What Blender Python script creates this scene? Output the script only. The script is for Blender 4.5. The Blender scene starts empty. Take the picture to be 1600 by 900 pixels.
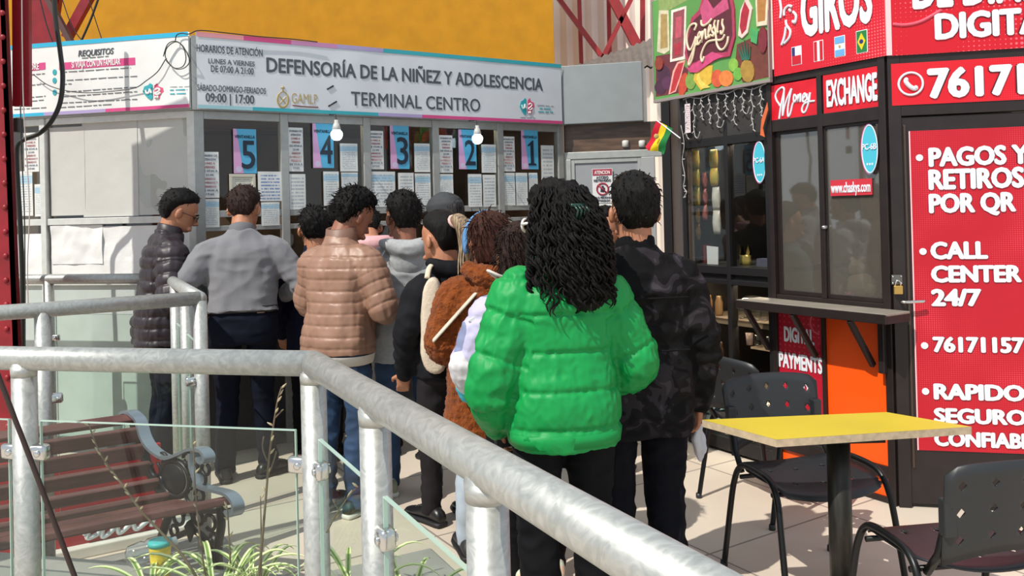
import bpy, bmesh, math, random
import numpy as np
from mathutils import Vector, Matrix, noise
random.seed(7); RNG = np.random.RandomState(7)
SC = bpy.context.scene; COL = SC.collection
PI = math.pi
# ------------------------------------------------------------------ camera
FPX, ROLL, PITCH, CY, EYE = 1301.47, math.radians(1.4), math.radians(-.414), 320.28, 1.55
f0 = Vector((0, math.cos(PITCH), -math.sin(PITCH))); u0 = Vector((0, math.sin(PITCH), math.cos(PITCH))); r0 = Vector((1, 0, 0))
rc = math.cos(ROLL)*r0 - math.sin(ROLL)*u0; uc = math.sin(ROLL)*r0 + math.cos(ROLL)*u0
O = Vector((0, 0, EYE))
cd = bpy.data.cameras.new('camera'); cam = bpy.data.objects.new('camera', cd); COL.objects.link(cam)
cd.sensor_width = 36; cd.lens = FPX/1600*36; cd.shift_y = -(450-CY)/1600; cd.clip_start = .05
cam.matrix_world = Matrix(((rc.x, uc.x, -f0.x, O.x), (rc.y, uc.y, -f0.y, O.y), (rc.z, uc.z, -f0.z, O.z), (0, 0, 0, 1)))
SC.camera = cam
# ------------------------------------------------------------------ light
SC.view_settings.view_transform = 'Standard'; SC.view_settings.look = 'None'; SC.view_settings.gamma = 1
SC.view_settings.use_curve_mapping = False; SC.view_settings.exposure = 0.0
w = bpy.data.worlds.new('sky'); SC.world = w; w.use_nodes = True
bg = w.node_tree.nodes['Background']; bg.inputs[0].default_value = (.80, .90, 1.0, 1); bg.inputs[1].default_value = .82
SUN_AZ, SUN_EL = 224, 51
sd = bpy.data.lights.new('sun', 'SUN'); sd.energy = 4.3; sd.angle = .009; sd.color = (1, .95, .86)
so = bpy.data.objects.new('sun', sd); COL.objects.link(so)
_a, _e = math.radians(SUN_AZ), math.radians(SUN_EL)
SUND = Vector((math.sin(_a)*math.cos(_e), math.cos(_a)*math.cos(_e), math.sin(_e)))
so.rotation_euler = SUND.to_track_quat('Z', 'Y').to_euler(); so.location = (-6, -4, 9)

# ------------------------------------------------------------------ helpers: rays and wall frames
def ray(x, y): return f0 + rc*((x-800)/FPX) - uc*((y-CY)/FPX)
def atz(x, y, z=0.): d = ray(x, y); return O + d*((z-EYE)/d.z)
def atY(x, y, Y): d = ray(x, y); return O + d*(Y/d.y)
def azv(a): a = math.radians(a); return Vector((math.sin(a), math.cos(a), 0))
class Frame:
    def __init__(s, o, U): s.o = Vector((o[0], o[1], 0)); s.U = U.normalized(); s.N = Vector((s.U.y, -s.U.x, 0))
    def P(s, u, v, z): return s.o + s.U*u + s.N*v + Vector((0, 0, z))
    def uv(s, x, y, v=0.):
        d = ray(x, y); p = s.o + s.N*v; t = s.N.dot(p-O)/s.N.dot(d); q = O + d*t
        return (q-s.o).dot(s.U), q.z
AZ = 57.75
dA, dK, dL = azv(AZ), azv(AZ-90), azv(AZ-135)
FA = Frame((-2.046, 5.423), dA)          # ticket booth, window front
FL = Frame((-2.046, 5.423), -dL)         # ticket booth, left side (u runs right, so the wall is u<0)
e = FA.P(2.945, 0, 0); FE = Frame((e.x, e.y), -dL)   # door bay right of the windows
FK = Frame((1.9291, 4.2500), -dK)        # kiosk row facing left (u<0)
FD = Frame((1.9291, 4.2500), -dL)        # kiosk door side
FW = Frame((0, 0), Vector((1, 0, 0)))    # world-aligned

# ------------------------------------------------------------------ materials
def lin(c):
    if isinstance(c, str): c = [int(c[i:i+2], 16)/255 for i in (0, 2, 4)]
    return tuple((x/12.92 if x <= .04045 else ((x+.055)/1.055)**2.4) for x in c[:3]) + (1,)
MATS = {}
def mat(name, col, rough=.6, metal=0., var=0., scale=8., bump=0., bscale=40., stretch=None, emit=None, sheen=0., spec=None, col2=None, coat=0.):
    if name in MATS: return MATS[name]
    m = bpy.data.materials.new(name); m.use_nodes = True; MATS[name] = m
    nt = m.node_tree; N = nt.nodes; L = nt.links; b = N['Principled BSDF']
    c = lin(col); b.inputs['Base Color'].default_value = c; b.inputs['Roughness'].default_value = rough; b.inputs['Metallic'].default_value = metal
    if spec is not None: b.inputs['Specular IOR Level'].default_value = spec
    if sheen: b.inputs['Sheen Weight'].default_value = sheen
    if coat: b.inputs['Coat Weight'].default_value = coat; b.inputs['Coat Roughness'].default_value = .12
    if emit: b.inputs['Emission Color'].default_value = c; b.inputs['Emission Strength'].default_value = emit
    if var or bump:
        tc = N.new('ShaderNodeTexCoord'); vec = tc.outputs['Object']
        if stretch:
            mp = N.new('ShaderNodeMapping'); mp.inputs['Scale'].default_value = stretch; L.new(vec, mp.inputs[0]); vec = mp.outputs[0]
    if var:
        n = N.new('ShaderNodeTexNoise'); n.inputs['Scale'].default_value = scale; n.inputs['Detail'].default_value = 5; L.new(vec, n.inputs['Vector'])
        r = N.new('ShaderNodeValToRGB'); L.new(n.outputs[0], r.inputs[0])
        c2 = lin(col2) if col2 else tuple(min(1, x*(1+var)) for x in c[:3])+(1,)
        c1 = c if col2 else tuple(x*(1-var) for x in c[:3])+(1,)
        r.color_ramp.elements[0].color = c1; r.color_ramp.elements[1].color = c2
        r.color_ramp.elements[0].position = .35; r.color_ramp.elements[1].position = .65
        L.new(r.outputs[0], b.inputs['Base Color'])
    if bump:
        n2 = N.new('ShaderNodeTexNoise'); n2.inputs['Scale'].default_value = bscale; n2.inputs['Detail'].default_value = 4; L.new(vec, n2.inputs['Vector'])
        bp = N.new('ShaderNodeBump'); bp.inputs['Strength'].default_value = bump; bp.inputs['Distance'].default_value = .01
        L.new(n2.outputs[0], bp.inputs['Height']); L.new(bp.outputs[0], b.inputs['Normal'])
    return m
def glass(name, tint=(1, 1, 1), refl=.1, rough=.02, refl2=.6, haze=0., haze_col='8a857c'):  # optional flat grey mixed in to stand for reflected brightness
    if name in MATS: return MATS[name]
    m = bpy.data.materials.new(name); m.use_nodes = True; MATS[name] = m
    nt = m.node_tree; N = nt.nodes; L = nt.links; N.remove(N['Principled BSDF'])
    t = N.new('ShaderNodeBsdfTransparent'); t.inputs[0].default_value = tint+(1,)
    g = N.new('ShaderNodeBsdfGlossy'); g.inputs['Roughness'].default_value = rough
    lw = N.new('ShaderNodeLayerWeight'); lw.inputs[0].default_value = .35
    mr = N.new('ShaderNodeMapRange'); mr.inputs[3].default_value = refl; mr.inputs[4].default_value = refl2; L.new(lw.outputs['Facing'], mr.inputs[0])
    mx = N.new('ShaderNodeMixShader'); L.new(mr.outputs[0], mx.inputs[0]); L.new(t.outputs[0], mx.inputs[1]); L.new(g.outputs[0], mx.inputs[2])
    out = mx.outputs[0]
    if haze:
        df = N.new('ShaderNodeBsdfDiffuse'); df.inputs[0].default_value = lin(haze_col); m2 = N.new('ShaderNodeMixShader'); m2.inputs[0].default_value = haze; L.new(out, m2.inputs[1]); L.new(df.outputs[0], m2.inputs[2]); out = m2.outputs[0]
    L.new(out, N['Material Output'].inputs[0]); return m
def dotted(name, c1, c2, scale, rough=.45, size=.32):
    """print of small round dots fading in patches"""
    m = mat(name, c1, rough); nt = m.node_tree; N = nt.nodes; L = nt.links; b = N['Principled BSDF']
    tc = N.new('ShaderNodeTexCoord'); v = N.new('ShaderNodeTexVoronoi'); v.inputs['Scale'].default_value = scale; v.inputs['Randomness'].default_value = 0
    L.new(tc.outputs['UV'], v.inputs['Vector'])
    n = N.new('ShaderNodeTexNoise'); n.inputs['Scale'].default_value = 2.2; L.new(tc.outputs['UV'], n.inputs['Vector'])
    mr = N.new('ShaderNodeMapRange'); mr.inputs[1].default_value = .4; mr.inputs[2].default_value = .62; mr.inputs[4].default_value = size; L.new(n.outputs[0], mr.inputs[0])
    lt = N.new('ShaderNodeMath'); lt.operation = 'LESS_THAN'; L.new(v.outputs['Distance'], lt.inputs[0]); L.new(mr.outputs[0], lt.inputs[1])
    mx = N.new('ShaderNodeMix'); mx.data_type = 'RGBA'; mx.inputs[6].default_value = lin(c1); mx.inputs[7].default_value = lin(c2); L.new(lt.outputs[0], mx.inputs[0])
    L.new(mx.outputs[2], b.inputs['Base Color']); return m
def printed(name, rows, paper=(.9, .9, .88), ink=(.45, .47, .52), band=None, seed=0., lo=.12, hi=.9, red=0):
    """a sheet of paper printed with rows too small to read"""
    m = mat(name, paper, .7); nt = m.node_tree; N = nt.nodes; L = nt.links; b = N['Principled BSDF']
    tc = N.new('ShaderNodeTexCoord'); sp = N.new('ShaderNodeSeparateXYZ'); L.new(tc.outputs['UV'], sp.inputs[0])
    def M(op, a, bb, c=None):
        x = N.new('ShaderNodeMath'); x.operation = op
        for i, q in enumerate((a, bb)):
            if q is None: continue
            if isinstance(q, (int, float)): x.inputs[i].default_value = q
            else: L.new(q, x.inputs[i])
        return x.outputs[0]
    u, v = sp.outputs[0], sp.outputs[1]
    vr = M('MULTIPLY', v, rows); fr = M('FRACT', vr, None); fl = M('FLOOR', vr, None)
    row = M('GREATER_THAN', fr, .5)
    cb = N.new('ShaderNodeCombineXYZ'); L.new(M('MULTIPLY', u, 14), cb.inputs[0]); L.new(M('MULTIPLY', fl, 3.7), cb.inputs[1]); cb.inputs[2].default_value = seed
    n = N.new('ShaderNodeTexNoise'); n.inputs['Scale'].default_value = 1.6; L.new(cb.outputs[0], n.inputs['Vector'])
    wrd = M('GREATER_THAN', n.outputs[0], .43)
    ins = M('MULTIPLY', M('GREATER_THAN', u, lo), M('LESS_THAN', u, hi)); ins = M('MULTIPLY', ins, M('MULTIPLY', M('GREATER_THAN', v, .06), M('LESS_THAN', v, .93)))
    k = M('MULTIPLY', M('MULTIPLY', row, wrd), ins)
    mx = N.new('ShaderNodeMix'); mx.data_type = 'RGBA'; mx.inputs[6].default_value = lin(paper); mx.inputs[7].default_value = lin(ink); L.new(M('MULTIPLY', k, .75), mx.inputs[0])
    out = mx.outputs[2]
    if band:
        bl = M('MULTIPLY', M('GREATER_THAN', v, band[0]), M('LESS_THAN', v, band[1]))
        m2 = N.new('ShaderNodeMix'); m2.data_type = 'RGBA'; m2.inputs[7].default_value = lin(band[2]); L.new(M('MULTIPLY', bl, .55), m2.inputs[0]); L.new(out, m2.inputs[6]); out = m2.outputs[2]
    L.new(out, b.inputs['Base Color']); return m

# ------------------------------------------------------------------ objects
def tag(o, label=None, cat=None, group=None, kind=None):
    if label: o['label'] = label
    if cat: o['category'] = cat
    if group: o['group'] = group
    if kind: o['kind'] = kind
    return o
def thing(name, loc, label, cat, group=None, rz=0.):
    o = bpy.data.objects.new(name, None); COL.objects.link(o); o.location = loc; o.rotation_euler = (0, 0, rz); o.empty_display_size = .1
    return tag(o, label, cat, group)
def link(name, me, m=None, parent=None, smooth=True):
    o = bpy.data.objects.new(name, me); COL.objects.link(o)
    if m is not None:
        if len(me.materials): me.materials.clear()
        for x in (m if isinstance(m, (list, tuple)) else [m]): me.materials.append(x)
    if smooth: me.polygons.foreach_set('use_smooth', [True]*len(me.polygons))
    if parent is not None:
        o.parent = parent
        if parent.type == 'EMPTY' or True:
            mw = parent_world(parent); o.matrix_parent_inverse = Matrix() ; o.matrix_basis = mw.inverted()
    return o
def parent_world(p):
    mtx = p.matrix_basis.copy() if p.parent is None else parent_world(p.parent) @ p.matrix_parent_inverse @ p.matrix_basis
    return mtx
class MB:
    """collects shapes given in world coordinates and links them as one mesh"""
    def __init__(s): s.bm = bmesh.new(); s.uvl = s.bm.loops.layers.uv.new('UVMap'); s.mi = 0
    def face(s, vs, uvs=None):
        try: f = s.bm.faces.new(vs)
        except ValueError: return None
        f.material_index = s.mi
        if uvs:
            for l, q in zip(f.loops, uvs): l[s.uvl].uv = q
        return f
    def poly(s, pts, uvs=None): return s.face([s.bm.verts.new(p) for p in pts], uvs)
    def hexa(s, p, bev=0.):
        v = [s.bm.verts.new(q) for q in p]; fs = []
        for ix in ((0, 1, 2, 3), (7, 6, 5, 4), (0, 4, 5, 1), (1, 5, 6, 2), (2, 6, 7, 3), (3, 7, 4, 0)):
            fs.append(s.face([v[i] for i in ix]))
        if bev:
            es = list({e for f in fs if f for e in f.edges})
            r = bmesh.ops.bevel(s.bm, geom=es, offset=bev, segments=2, affect='EDGES', profile=.5)
            for f in r['faces']: f.material_index = s.mi
        return s
    def box(s, F, u0, u1, v0, v1, z0, z1, bev=0.):
        return s.hexa([F.P(u0, v1, z0), F.P(u1, v1, z0), F.P(u1, v1, z1), F.P(u0, v1, z1), F.P(u0, v0, z0), F.P(u1, v0, z0), F.P(u1, v0, z1), F.P(u0, v0, z1)], bev)
    def quad(s, F, u0, u1, z0, z1, v, th=.002):
        """thin sheet with UVs 0..1 on its face"""
        s.poly([F.P(u0, v, z0), F.P(u1, v, z0), F.P(u1, v, z1), F.P(u0, v, z1)], [(0, 0), (1, 0), (1, 1), (0, 1)])
        s.poly([F.P(u1, v-th, z0), F.P(u0, v-th, z0), F.P(u0, v-th, z1), F.P(u1, v-th, z1)], [(0, 0)]*4)
        for a, b in (((u0, z0), (u1, z0)), ((u1, z0), (u1, z1)), ((u1, z1), (u0, z1)), ((u0, z1), (u0, z0))):
            s.poly([F.P(a[0], v-th, a[1]), F.P(b[0], v-th, b[1]), F.P(b[0], v, b[1]), F.P(a[0], v, a[1])], [(0, 0)]*4)
        return s
    def sheet(s, F, u0, u1, z0, z1, v, nu=8, nz=8, amp=.004, freq=6., th=.002, seed=0.):
        """a creased sheet with UVs"""
        def off(a, b): return v + amp*noise.noise(Vector((a*freq+seed, b*freq, seed*1.7)))*1.4 + amp*.5*noise.noise(Vector((a*freq*3, b*freq*2+seed, 3.)))
        g = [[s.bm.verts.new(F.P(u0+(u1-u0)*i/nu, off(u0+(u1-u0)*i/nu, z0+(z1-z0)*j/nz), z0+(z1-z0)*j/nz)) for i in range(nu+1)] for j in range(nz+1)]
        for j in range(nz):
            for i in range(nu):
                s.face([g[j][i], g[j][i+1], g[j+1][i+1], g[j+1][i]], [(i/nu, j/nz), ((i+1)/nu, j/nz), ((i+1)/nu, (j+1)/nz), (i/nu, (j+1)/nz)])
        s.quad(F, u0, u1, z0, z1, v-amp*2, th) if th else None
        return s
    def rings(s, rings, cap=True):
        R_ = [[s.bm.verts.new(p) for p in r] for r in rings]; n = len(R_[0])
        for a, b in zip(R_, R_[1:]):
            for i in range(n): s.face([a[i], a[(i+1) % n], b[(i+1) % n], b[i]])
        if cap: s.face(R_[0][::-1]); s.face(R_[-1])
        return s
    def tube(s, pts, r, seg=10, flat=1., cap=True, round_end=False):
        pts = [Vector(p) for p in pts]; n = len(pts)
        rr = list(r) if isinstance(r, (list, tuple)) else [r]*n
        if round_end:
            d0 = (pts[0]-pts[1]).normalized(); d1 = (pts[-1]-pts[-2]).normalized()
            pts = [pts[0]+d0*rr[0]*.9, pts[0]+d0*rr[0]*.6] + pts + [pts[-1]+d1*rr[-1]*.6, pts[-1]+d1*rr[-1]*.9]; rr = [rr[0]*.35, rr[0]*.8]+rr+[rr[-1]*.8, rr[-1]*.35]; n += 4
        tan = []
        for i in range(n): tan.append((pts[min(i+1, n-1)]-pts[max(i-1, 0)]).normalized())
        up = Vector((0, 0, 1)) if abs(tan[0].z) < .95 else Vector((0, 1, 0))
        x = tan[0].cross(up).normalized(); out = []
        for i in range(n):
            x = (x - tan[i]*x.dot(tan[i])); x = x.normalized() if x.length > 1e-6 else tan[i].orthogonal().normalized(); y = tan[i].cross(x)
            sc = 1.
            if 0 < i < n-1:
                c = (pts[i]-pts[i-1]).normalized().dot(tan[i]); sc = 1/max(.5, c)
            out.append([pts[i]+(x*math.cos(2*PI*k/seg)*sc+y*math.sin(2*PI*k/seg)*flat)*rr[i] for k in range(seg)])
        return s.rings(out, cap)
    def lathe(s, base, prof, seg=20, axis=Vector((0, 0, 1))):
        base = Vector(base); x = axis.orthogonal().normalized(); y = axis.cross(x)
        return s.rings([[base+axis*z+(x*math.cos(2*PI*k/seg)+y*math.sin(2*PI*k/seg))*max(r, 1e-4) for k in range(seg)] for r, z in prof])
    def ball(s, c, rx, ry=None, rz=None, n=12, M=None):
        ry = rx if ry is None else ry; rz = rx if rz is None else rz; c = Vector(c); out = []
        for j in range(n+1):
            t = PI*min(max(j/n, .02), .98)
            out.append([c + (M @ Vector((rx*math.sin(t)*math.cos(2*PI*k/(2*n)), ry*math.sin(t)*math.sin(2*PI*k/(2*n)), -rz*math.cos(t))) if M else Vector((rx*math.sin(t)*math.cos(2*PI*k/(2*n)), ry*math.sin(t)*math.sin(2*PI*k/(2*n)), -rz*math.cos(t)))) for k in range(2*n)])
        return s.rings(out)
    def prism(s, F, poly, v0, v1):
        """polygon of (u,z) extruded from v0 to v1"""
        a = [s.bm.verts.new(F.P(u, v1, z)) for u, z in poly]; b = [s.bm.verts.new(F.P(u, v0, z)) for u, z in poly]; n = len(a)
        s.face(a); s.face(b[::-1])
        for i in range(n): s.face([a[(i+1) % n], a[i], b[i], b[(i+1) % n]])
        return s
    def mesh(s, name):
        bmesh.ops.recalc_face_normals(s.bm, faces=s.bm.faces[:]); me = bpy.data.meshes.new(name); s.bm.to_mesh(me); s.bm.free(); return me
    def build(s, name, m, parent=None, smooth=False, label=None, cat=None, group=None, kind=None):
        o = link(name, s.mesh(name), m, parent, smooth)
        tag(o, label, cat, group, kind)
        return o
def auto(o, ang=40):
    """smooth shading with sharp creases kept"""
    me = o.data; me.polygons.foreach_set('use_smooth', [True]*len(me.polygons)); me.set_sharp_from_angle(angle=math.radians(ang)); return o
def struct(o): o['kind'] = 'structure'; return o

# lettering -----------------------------------------------------------
def raw_text(s, bold=.0, res=3, spacing=1.):
    cu = bpy.data.curves.new('t', 'FONT'); cu.body = s; cu.size = 1; cu.offset = min(bold, 0); cu.resolution_u = res; cu.extrude = .01; cu.space_character = spacing
    o = bpy.data.objects.new('t', cu); COL.objects.link(o); dg = bpy.context.evaluated_depsgraph_get(); dg.update()
    me = bpy.data.meshes.new_from_object(o.evaluated_get(dg)); bpy.data.objects.remove(o); bpy.data.curves.remove(cu)
    if bold > 0:
        bm = bmesh.new(); bm.from_mesh(me); src = bm.copy(); q = bold
        for k, (dx, dy) in enumerate(((q, 0), (-q, 0), (0, q*.7), (0, -q*.7), (q*.6, q*.5), (-q*.6, q*.5), (q*.6, -q*.5), (-q*.6, -q*.5))):
            m2 = bpy.data.meshes.new('x'); src.to_mesh(m2); n0 = len(bm.verts); bm.from_mesh(m2); bm.verts.ensure_lookup_table()
            for v in bm.verts[n0:]: v.co.x += dx; v.co.y += dy; v.co.z += .0006*(k+1)*(1 if v.co.z > 0 else 0)
            bpy.data.meshes.remove(m2)
        bm.to_mesh(me); bm.free(); src.free()
    return me
_ext = {}
def ext(s, bold, spacing=1.):
    k = (s, bold, spacing)
    if k not in _ext:
        me = raw_text(s, bold, 2, spacing); c = np.zeros(len(me.vertices)*3); me.vertices.foreach_get('co', c); c = c.reshape(-1, 3); _ext[k] = (c[:, 0].min(), c[:, 0].max(), c[:, 1].min(), c[:, 1].max()); bpy.data.meshes.remove(me)
    return _ext[k]
def put_text(F, s, u0, u1, z0, z1, v, m, parent, bold=.02, ref=None, cap='H', slant=0., th=.002, name='lettering', spacing=1., res=3, mapf=None):
    """capitals stand from z0 to z1; the string (or its ref beginning) runs u0..u1"""
    ex = ext(ref or s, bold, spacing); cp = ext(cap, bold)
    sx = (u1-u0)/(ex[1]-ex[0]); sz = (z1-z0)/(cp[3]-cp[2]); me = raw_text(s, bold, res, spacing)
    for vt in me.vertices:
        x, y, d = vt.co; zz = z0+(y-cp[2])*sz; uu = u0+(x-ex[0])*sx+slant*(zz-z0)
        vt.co = F.P(uu, (v(uu, zz) if callable(v) else v)+(th*d/.01 if d > 0 else 0), zz)
    return link(name, me, m, parent, False)
def px_text(F, s, tl, br, v, m, parent, **k):
    vv = .068 if callable(v) else v; u0_, z1_ = F.uv(*tl, vv); u1_, z0_ = F.uv(*br, vv); return put_text(F, s, u0_, u1_, z0_, z1_, v, m, parent, **k)
def strokes(F, lines, r, v, m, parent, name='lettering', seg=6, flat=.35):
    """hand-drawn letter strokes: lists of (u,z), rounded"""
    b = MB()
    for ln in lines:
        q = smooth_line([Vector((a, 0, c)) for a, c in ln], 6)
        b.tube([F.P(p.x, v(p.x, p.z) if callable(v) else v, p.z) for p in q], r, seg)
    o = b.build(name, m, parent, True); return o
def smooth_line(p, k=6):
    p = [Vector(q) for q in p]
    if len(p) < 3: return p
    out = []
    for i in range(len(p)-1):
        a, b_, c, d = p[max(i-1, 0)], p[i], p[i+1], p[min(i+2, len(p)-1)]
        for j in range(k):
            t = j/k; out.append(.5*((2*b_)+(c-a)*t+(2*a-5*b_+4*c-d)*t*t+(3*b_-a-3*c+d)*t**3))
    out.append(p[-1]); return out
# ================================================================== SETTING
M_al = mat('aluminium frame', (.84, .85, .83), .42, .25, var=.06, scale=20)
M_alg = mat('grey aluminium frame', (.66, .67, .66), .42, .25, var=.06, scale=20)
M_glass = glass('window glass', (.93, .95, .94), .03, .01, .22)
M_bronze = mat('bronze aluminium', '292120', .45, .2, var=.12, scale=12)
M_black = mat('black frame', '211f20', .45, .2)
M_wallin = mat('interior brown', '6d5a48', .8, var=.25, scale=3)
M_dark = mat('dark panel', '33302f', .6, var=.2, scale=6)

# floor of large pale slabs with joints
def floor_mat():
    m = mat('pale paving', 'b9ada0', .75); nt = m.node_tree; N = nt.nodes; L = nt.links; b = N['Principled BSDF']
    tc = N.new('ShaderNodeTexCoord'); mp = N.new('ShaderNodeMapping'); mp.inputs['Rotation'].default_value = (0, 0, math.radians(AZ-90)); L.new(tc.outputs['Object'], mp.inputs[0])
    br = N.new('ShaderNodeTexBrick'); br.offset = 0; br.inputs['Scale'].default_value = 1; br.inputs['Brick Width'].default_value = .9; br.inputs['Row Height'].default_value = .9
    br.inputs['Mortar Size'].default_value = .006; br.inputs['Color1'].default_value = lin('d3c8b8'); br.inputs['Color2'].default_value = lin('cebfb0'); br.inputs['Mortar'].default_value = lin('8d857c'); L.new(mp.outputs[0], br.inputs[0])
    n = N.new('ShaderNodeTexNoise'); n.inputs['Scale'].default_value = 1.3; n.inputs['Detail'].default_value = 7; L.new(tc.outputs['Object'], n.inputs[0])
    r = N.new('ShaderNodeValToRGB'); L.new(n.outputs[0], r.inputs[0]); r.color_ramp.elements[0].position = .3; r.color_ramp.elements[0].color = (.82, .80, .80, 1); r.color_ramp.elements[1].position = .7; r.color_ramp.elements[1].color = (1, .99, .97, 1)
    mx = N.new('ShaderNodeMix'); mx.data_type = 'RGBA'; mx.blend_type = 'MULTIPLY'; mx.inputs[0].default_value = 1; L.new(br.outputs[0], mx.inputs[6]); L.new(r.outputs[0], mx.inputs[7]); L.new(mx.outputs[2], b.inputs['Base Color']); return m
b = MB(); b.box(FW, -14, 14, 4, -16, -.12, 0); struct(b.build('floor', floor_mat()))
# yellow wall and translucent sheeting behind
xr = atY(865, 50, 9.6).x
b = MB(); b.box(FW, -9, xr, -9.9, -9.6, 0, 7); struct(b.build('wall_back', mat('yellow paint', 'ba8000', .85, var=.08, scale=5, bump=.15, bscale=90)))
M_sheet = mat('pale sheeting', 'f2e3d6', .5, var=.05, scale=2)
def corr(b, F, u0, u1, z0, z1, v, pitch=.09, amp=.012):
    n = int((u1-u0)/pitch*4)
    for i in range(n):
        a, c = u0+(u1-u0)*i/n, u0+(u1-u0)*(i+1)/n; va, vc = v+amp*math.sin(2*PI*(a-u0)/pitch), v+amp*math.sin(2*PI*(c-u0)/pitch)
        b.poly([F.P(a, va, z0), F.P(c, vc, z0), F.P(c, vc, z1), F.P(a, va, z1)])
b = MB(); corr(b, FW, xr+.02, 4.6, 0, 7, -10.6, .16, .02); struct(b.build('wall_rear', M_sheet))
M_red = mat('red steel paint', '8c1420', .45, var=.15, scale=9)
M_redl = mat('faded red steel paint', '9c2a2c', .5, var=.12, scale=9)
def bar_px(b, p, q, Y, wpx, th=.06):
    a, c = atY(*p, Y), atY(*q, Y); d = (c-a).normalized(); s_ = Vector((0, 1, 0)).cross(d).normalized()*(wpx/2*Y/FPX); t = Vector((0, th/2, 0))
    b.hexa([a-s_-t, a+s_-t, c+s_-t, c-s_-t, a-s_+t, a+s_+t, c+s_+t, c-s_+t])
tr = thing('roof_truss', atY(950, 100, 10.2)*1., 'red steel truss bars in front of the pale sheeting, above the grey fascia box', 'truss')
for p, q, wd, nm in (((903, -60), (909, 120), 6, 'upright'), ((950, -60), (953, 110), 6, 'upright'), ((1004, -60), (1004, 80), 7, 'upright'), ((858, -22), (946, 96), 7, 'brace'), ((938, -40), (1006, 92), 15, 'brace'), ((1000, -30), (938, 98), 7, 'brace'), ((990, 88), (1040, 86), 15, 'tie_bar')):
    b = MB(); bar_px(b, p, q, 10.2 if nm != 'upright' else 10.42, wd); b.build(nm, M_redl, tr)
# low corrugated roof edge behind the fascia box
b = MB(); pa, pb, pc, pd = atY(900, 104, 9.0), atY(1030, 58, 9.0), atY(1040, 104, 8.4), atY(890, 112, 8.4)
n = 26
for i in range(n):
    for j, (e0, e1) in enumerate(((pa, pb),)):
        t0, t1 = i/n, (i+1)/n
        dz = .025 if i % 2 else 0.; dz1 = 0. if i % 2 else .025
        a, c, d_, e_ = pa.lerp(pb, t0), pa.lerp(pb, t1), pd.lerp(pc, t1), pd.lerp(pc, t0)
        b.poly([a+Vector((0, 0, dz)), c+Vector((0, 0, dz1)), d_+Vector((0, 0, dz1)), e_+Vector((0, 0, dz))])
        b.poly([e_+Vector((0, 0, dz-.02)), d_+Vector((0, 0, dz1-.02)), c+Vector((0, 0, dz1-.02)), a+Vector((0, 0, dz-.02))])
b.build('corrugated_roof', mat('grey roofing sheet', '6f6660', .6, .2, var=.15), label='small grey corrugated roof sheet behind the grey fascia box', cat='roof')
# ------------------------------------------------------------------ red steel column, far left
b = MB(); Yc = 4.6
cx0, cx1 = atY(-160, 300, Yc).x, atY(22, 300, Yc).x
colm = thing('steel_column', (cx0*.5+cx1*.5, Yc, 0), 'dark red riveted steel column at the left edge beside the railing', 'column')
b = MB(); b.hexa([Vector(p) for p in ((cx0, Yc, 0), (cx1+.022, Yc, 0), (cx1-.045, Yc, 3.6), (cx0, Yc, 3.6), (cx0, Yc+.03, 0), (cx1+.022, Yc+.03, 0), (cx1-.045, Yc+.03, 3.6), (cx0, Yc+.03, 3.6))]); b.build('flange', M_red, colm)
b = MB(); b.hexa([Vector(p) for p in ((cx1-.01, Yc, 0), (cx1+.022, Yc, 0), (cx1-.045, Yc, 3.6), (cx1-.07, Yc, 3.6), (cx1-.01, Yc+.034, 0), (cx1+.022, Yc+.034, 0), (cx1-.045, Yc+.034, 3.6), (cx1-.07, Yc+.034, 3.6))]); b.build('web', M_red, colm)
for i in range(19):
    y = 20+i*38; p = atY(3+y*.0135, y, Yc-.004); b = MB(); b.ball((p.x, Yc-.002, p.z), .016, .012, .016, 6); b.build('rivet', M_red, colm, True)
for i, (x0_, x1_) in enumerate(((20, 33), (36, 46))):
    a, c, d_, e_ = atY(x0_-2, -60, Yc+.12), atY(x1_-1, -60, Yc+.12), atY(x1_, 166, Yc+.12), atY(x0_-1, 166, Yc+.12); t = Vector((0, .03, 0))
    b = MB(); b.hexa([e_, d_, c, a, e_+t, d_+t, c+t, a+t], .003); b.build('gusset_plate', M_red, colm)
a, c = atY(20, 184, Yc+.1), atY(28, 206, Yc+.1); b = MB(); b.box(FW, a.x, c.x, -Yc-.16, -Yc-.1, c.z, a.z, .004); b.build('clamp_block', M_dark, colm)
# truss members above the side banner
tt = thing('truss_girder', atY(90, 20, 7.2), 'red lattice girder with loose wires above the left banner', 'truss')
def poly_px(b, pts, Y, th=.05):
    a = [atY(x, y, Y) for x, y in pts]; t = Vector((0, th, 0)); va = [b.bm.verts.new(p) for p in a]; vb = [b.bm.verts.new(p+t) for p in a]; b.face(va); b.face(vb[::-1]); n = len(a)
    for i in range(n): b.face([va[(i+1) % n], va[i], vb[i], vb[(i+1) % n]])
b = MB(); poly_px(b, [(44, -60), (74, -60), (86, 6), (88, 78), (44, 84)], 7.2); b.build('gusset', M_red, tt)
b = MB(); bar_px(b, (153, -30), (104, 60), 7.25, 14); b.build('brace', M_red, tt)
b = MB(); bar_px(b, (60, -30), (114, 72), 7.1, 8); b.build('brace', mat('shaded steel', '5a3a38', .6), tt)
b = MB(); bar_px(b, (96, -40), (80, 76), 7.3, 9); b.build('upright', M_red, tt)
M_cable = mat('black cable', '20201f', .5)
M_cableg = mat('thick dark conduit', '2c302c', .45)
def cable_px(name, pts, r, m, label, cat='cable', k=8, group=None, seg=8):
    b = MB(); b.tube(smooth_line([atY(*p) for p in pts], k), r, seg); return b.build(name, m, None, True, label, cat, group)
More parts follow.
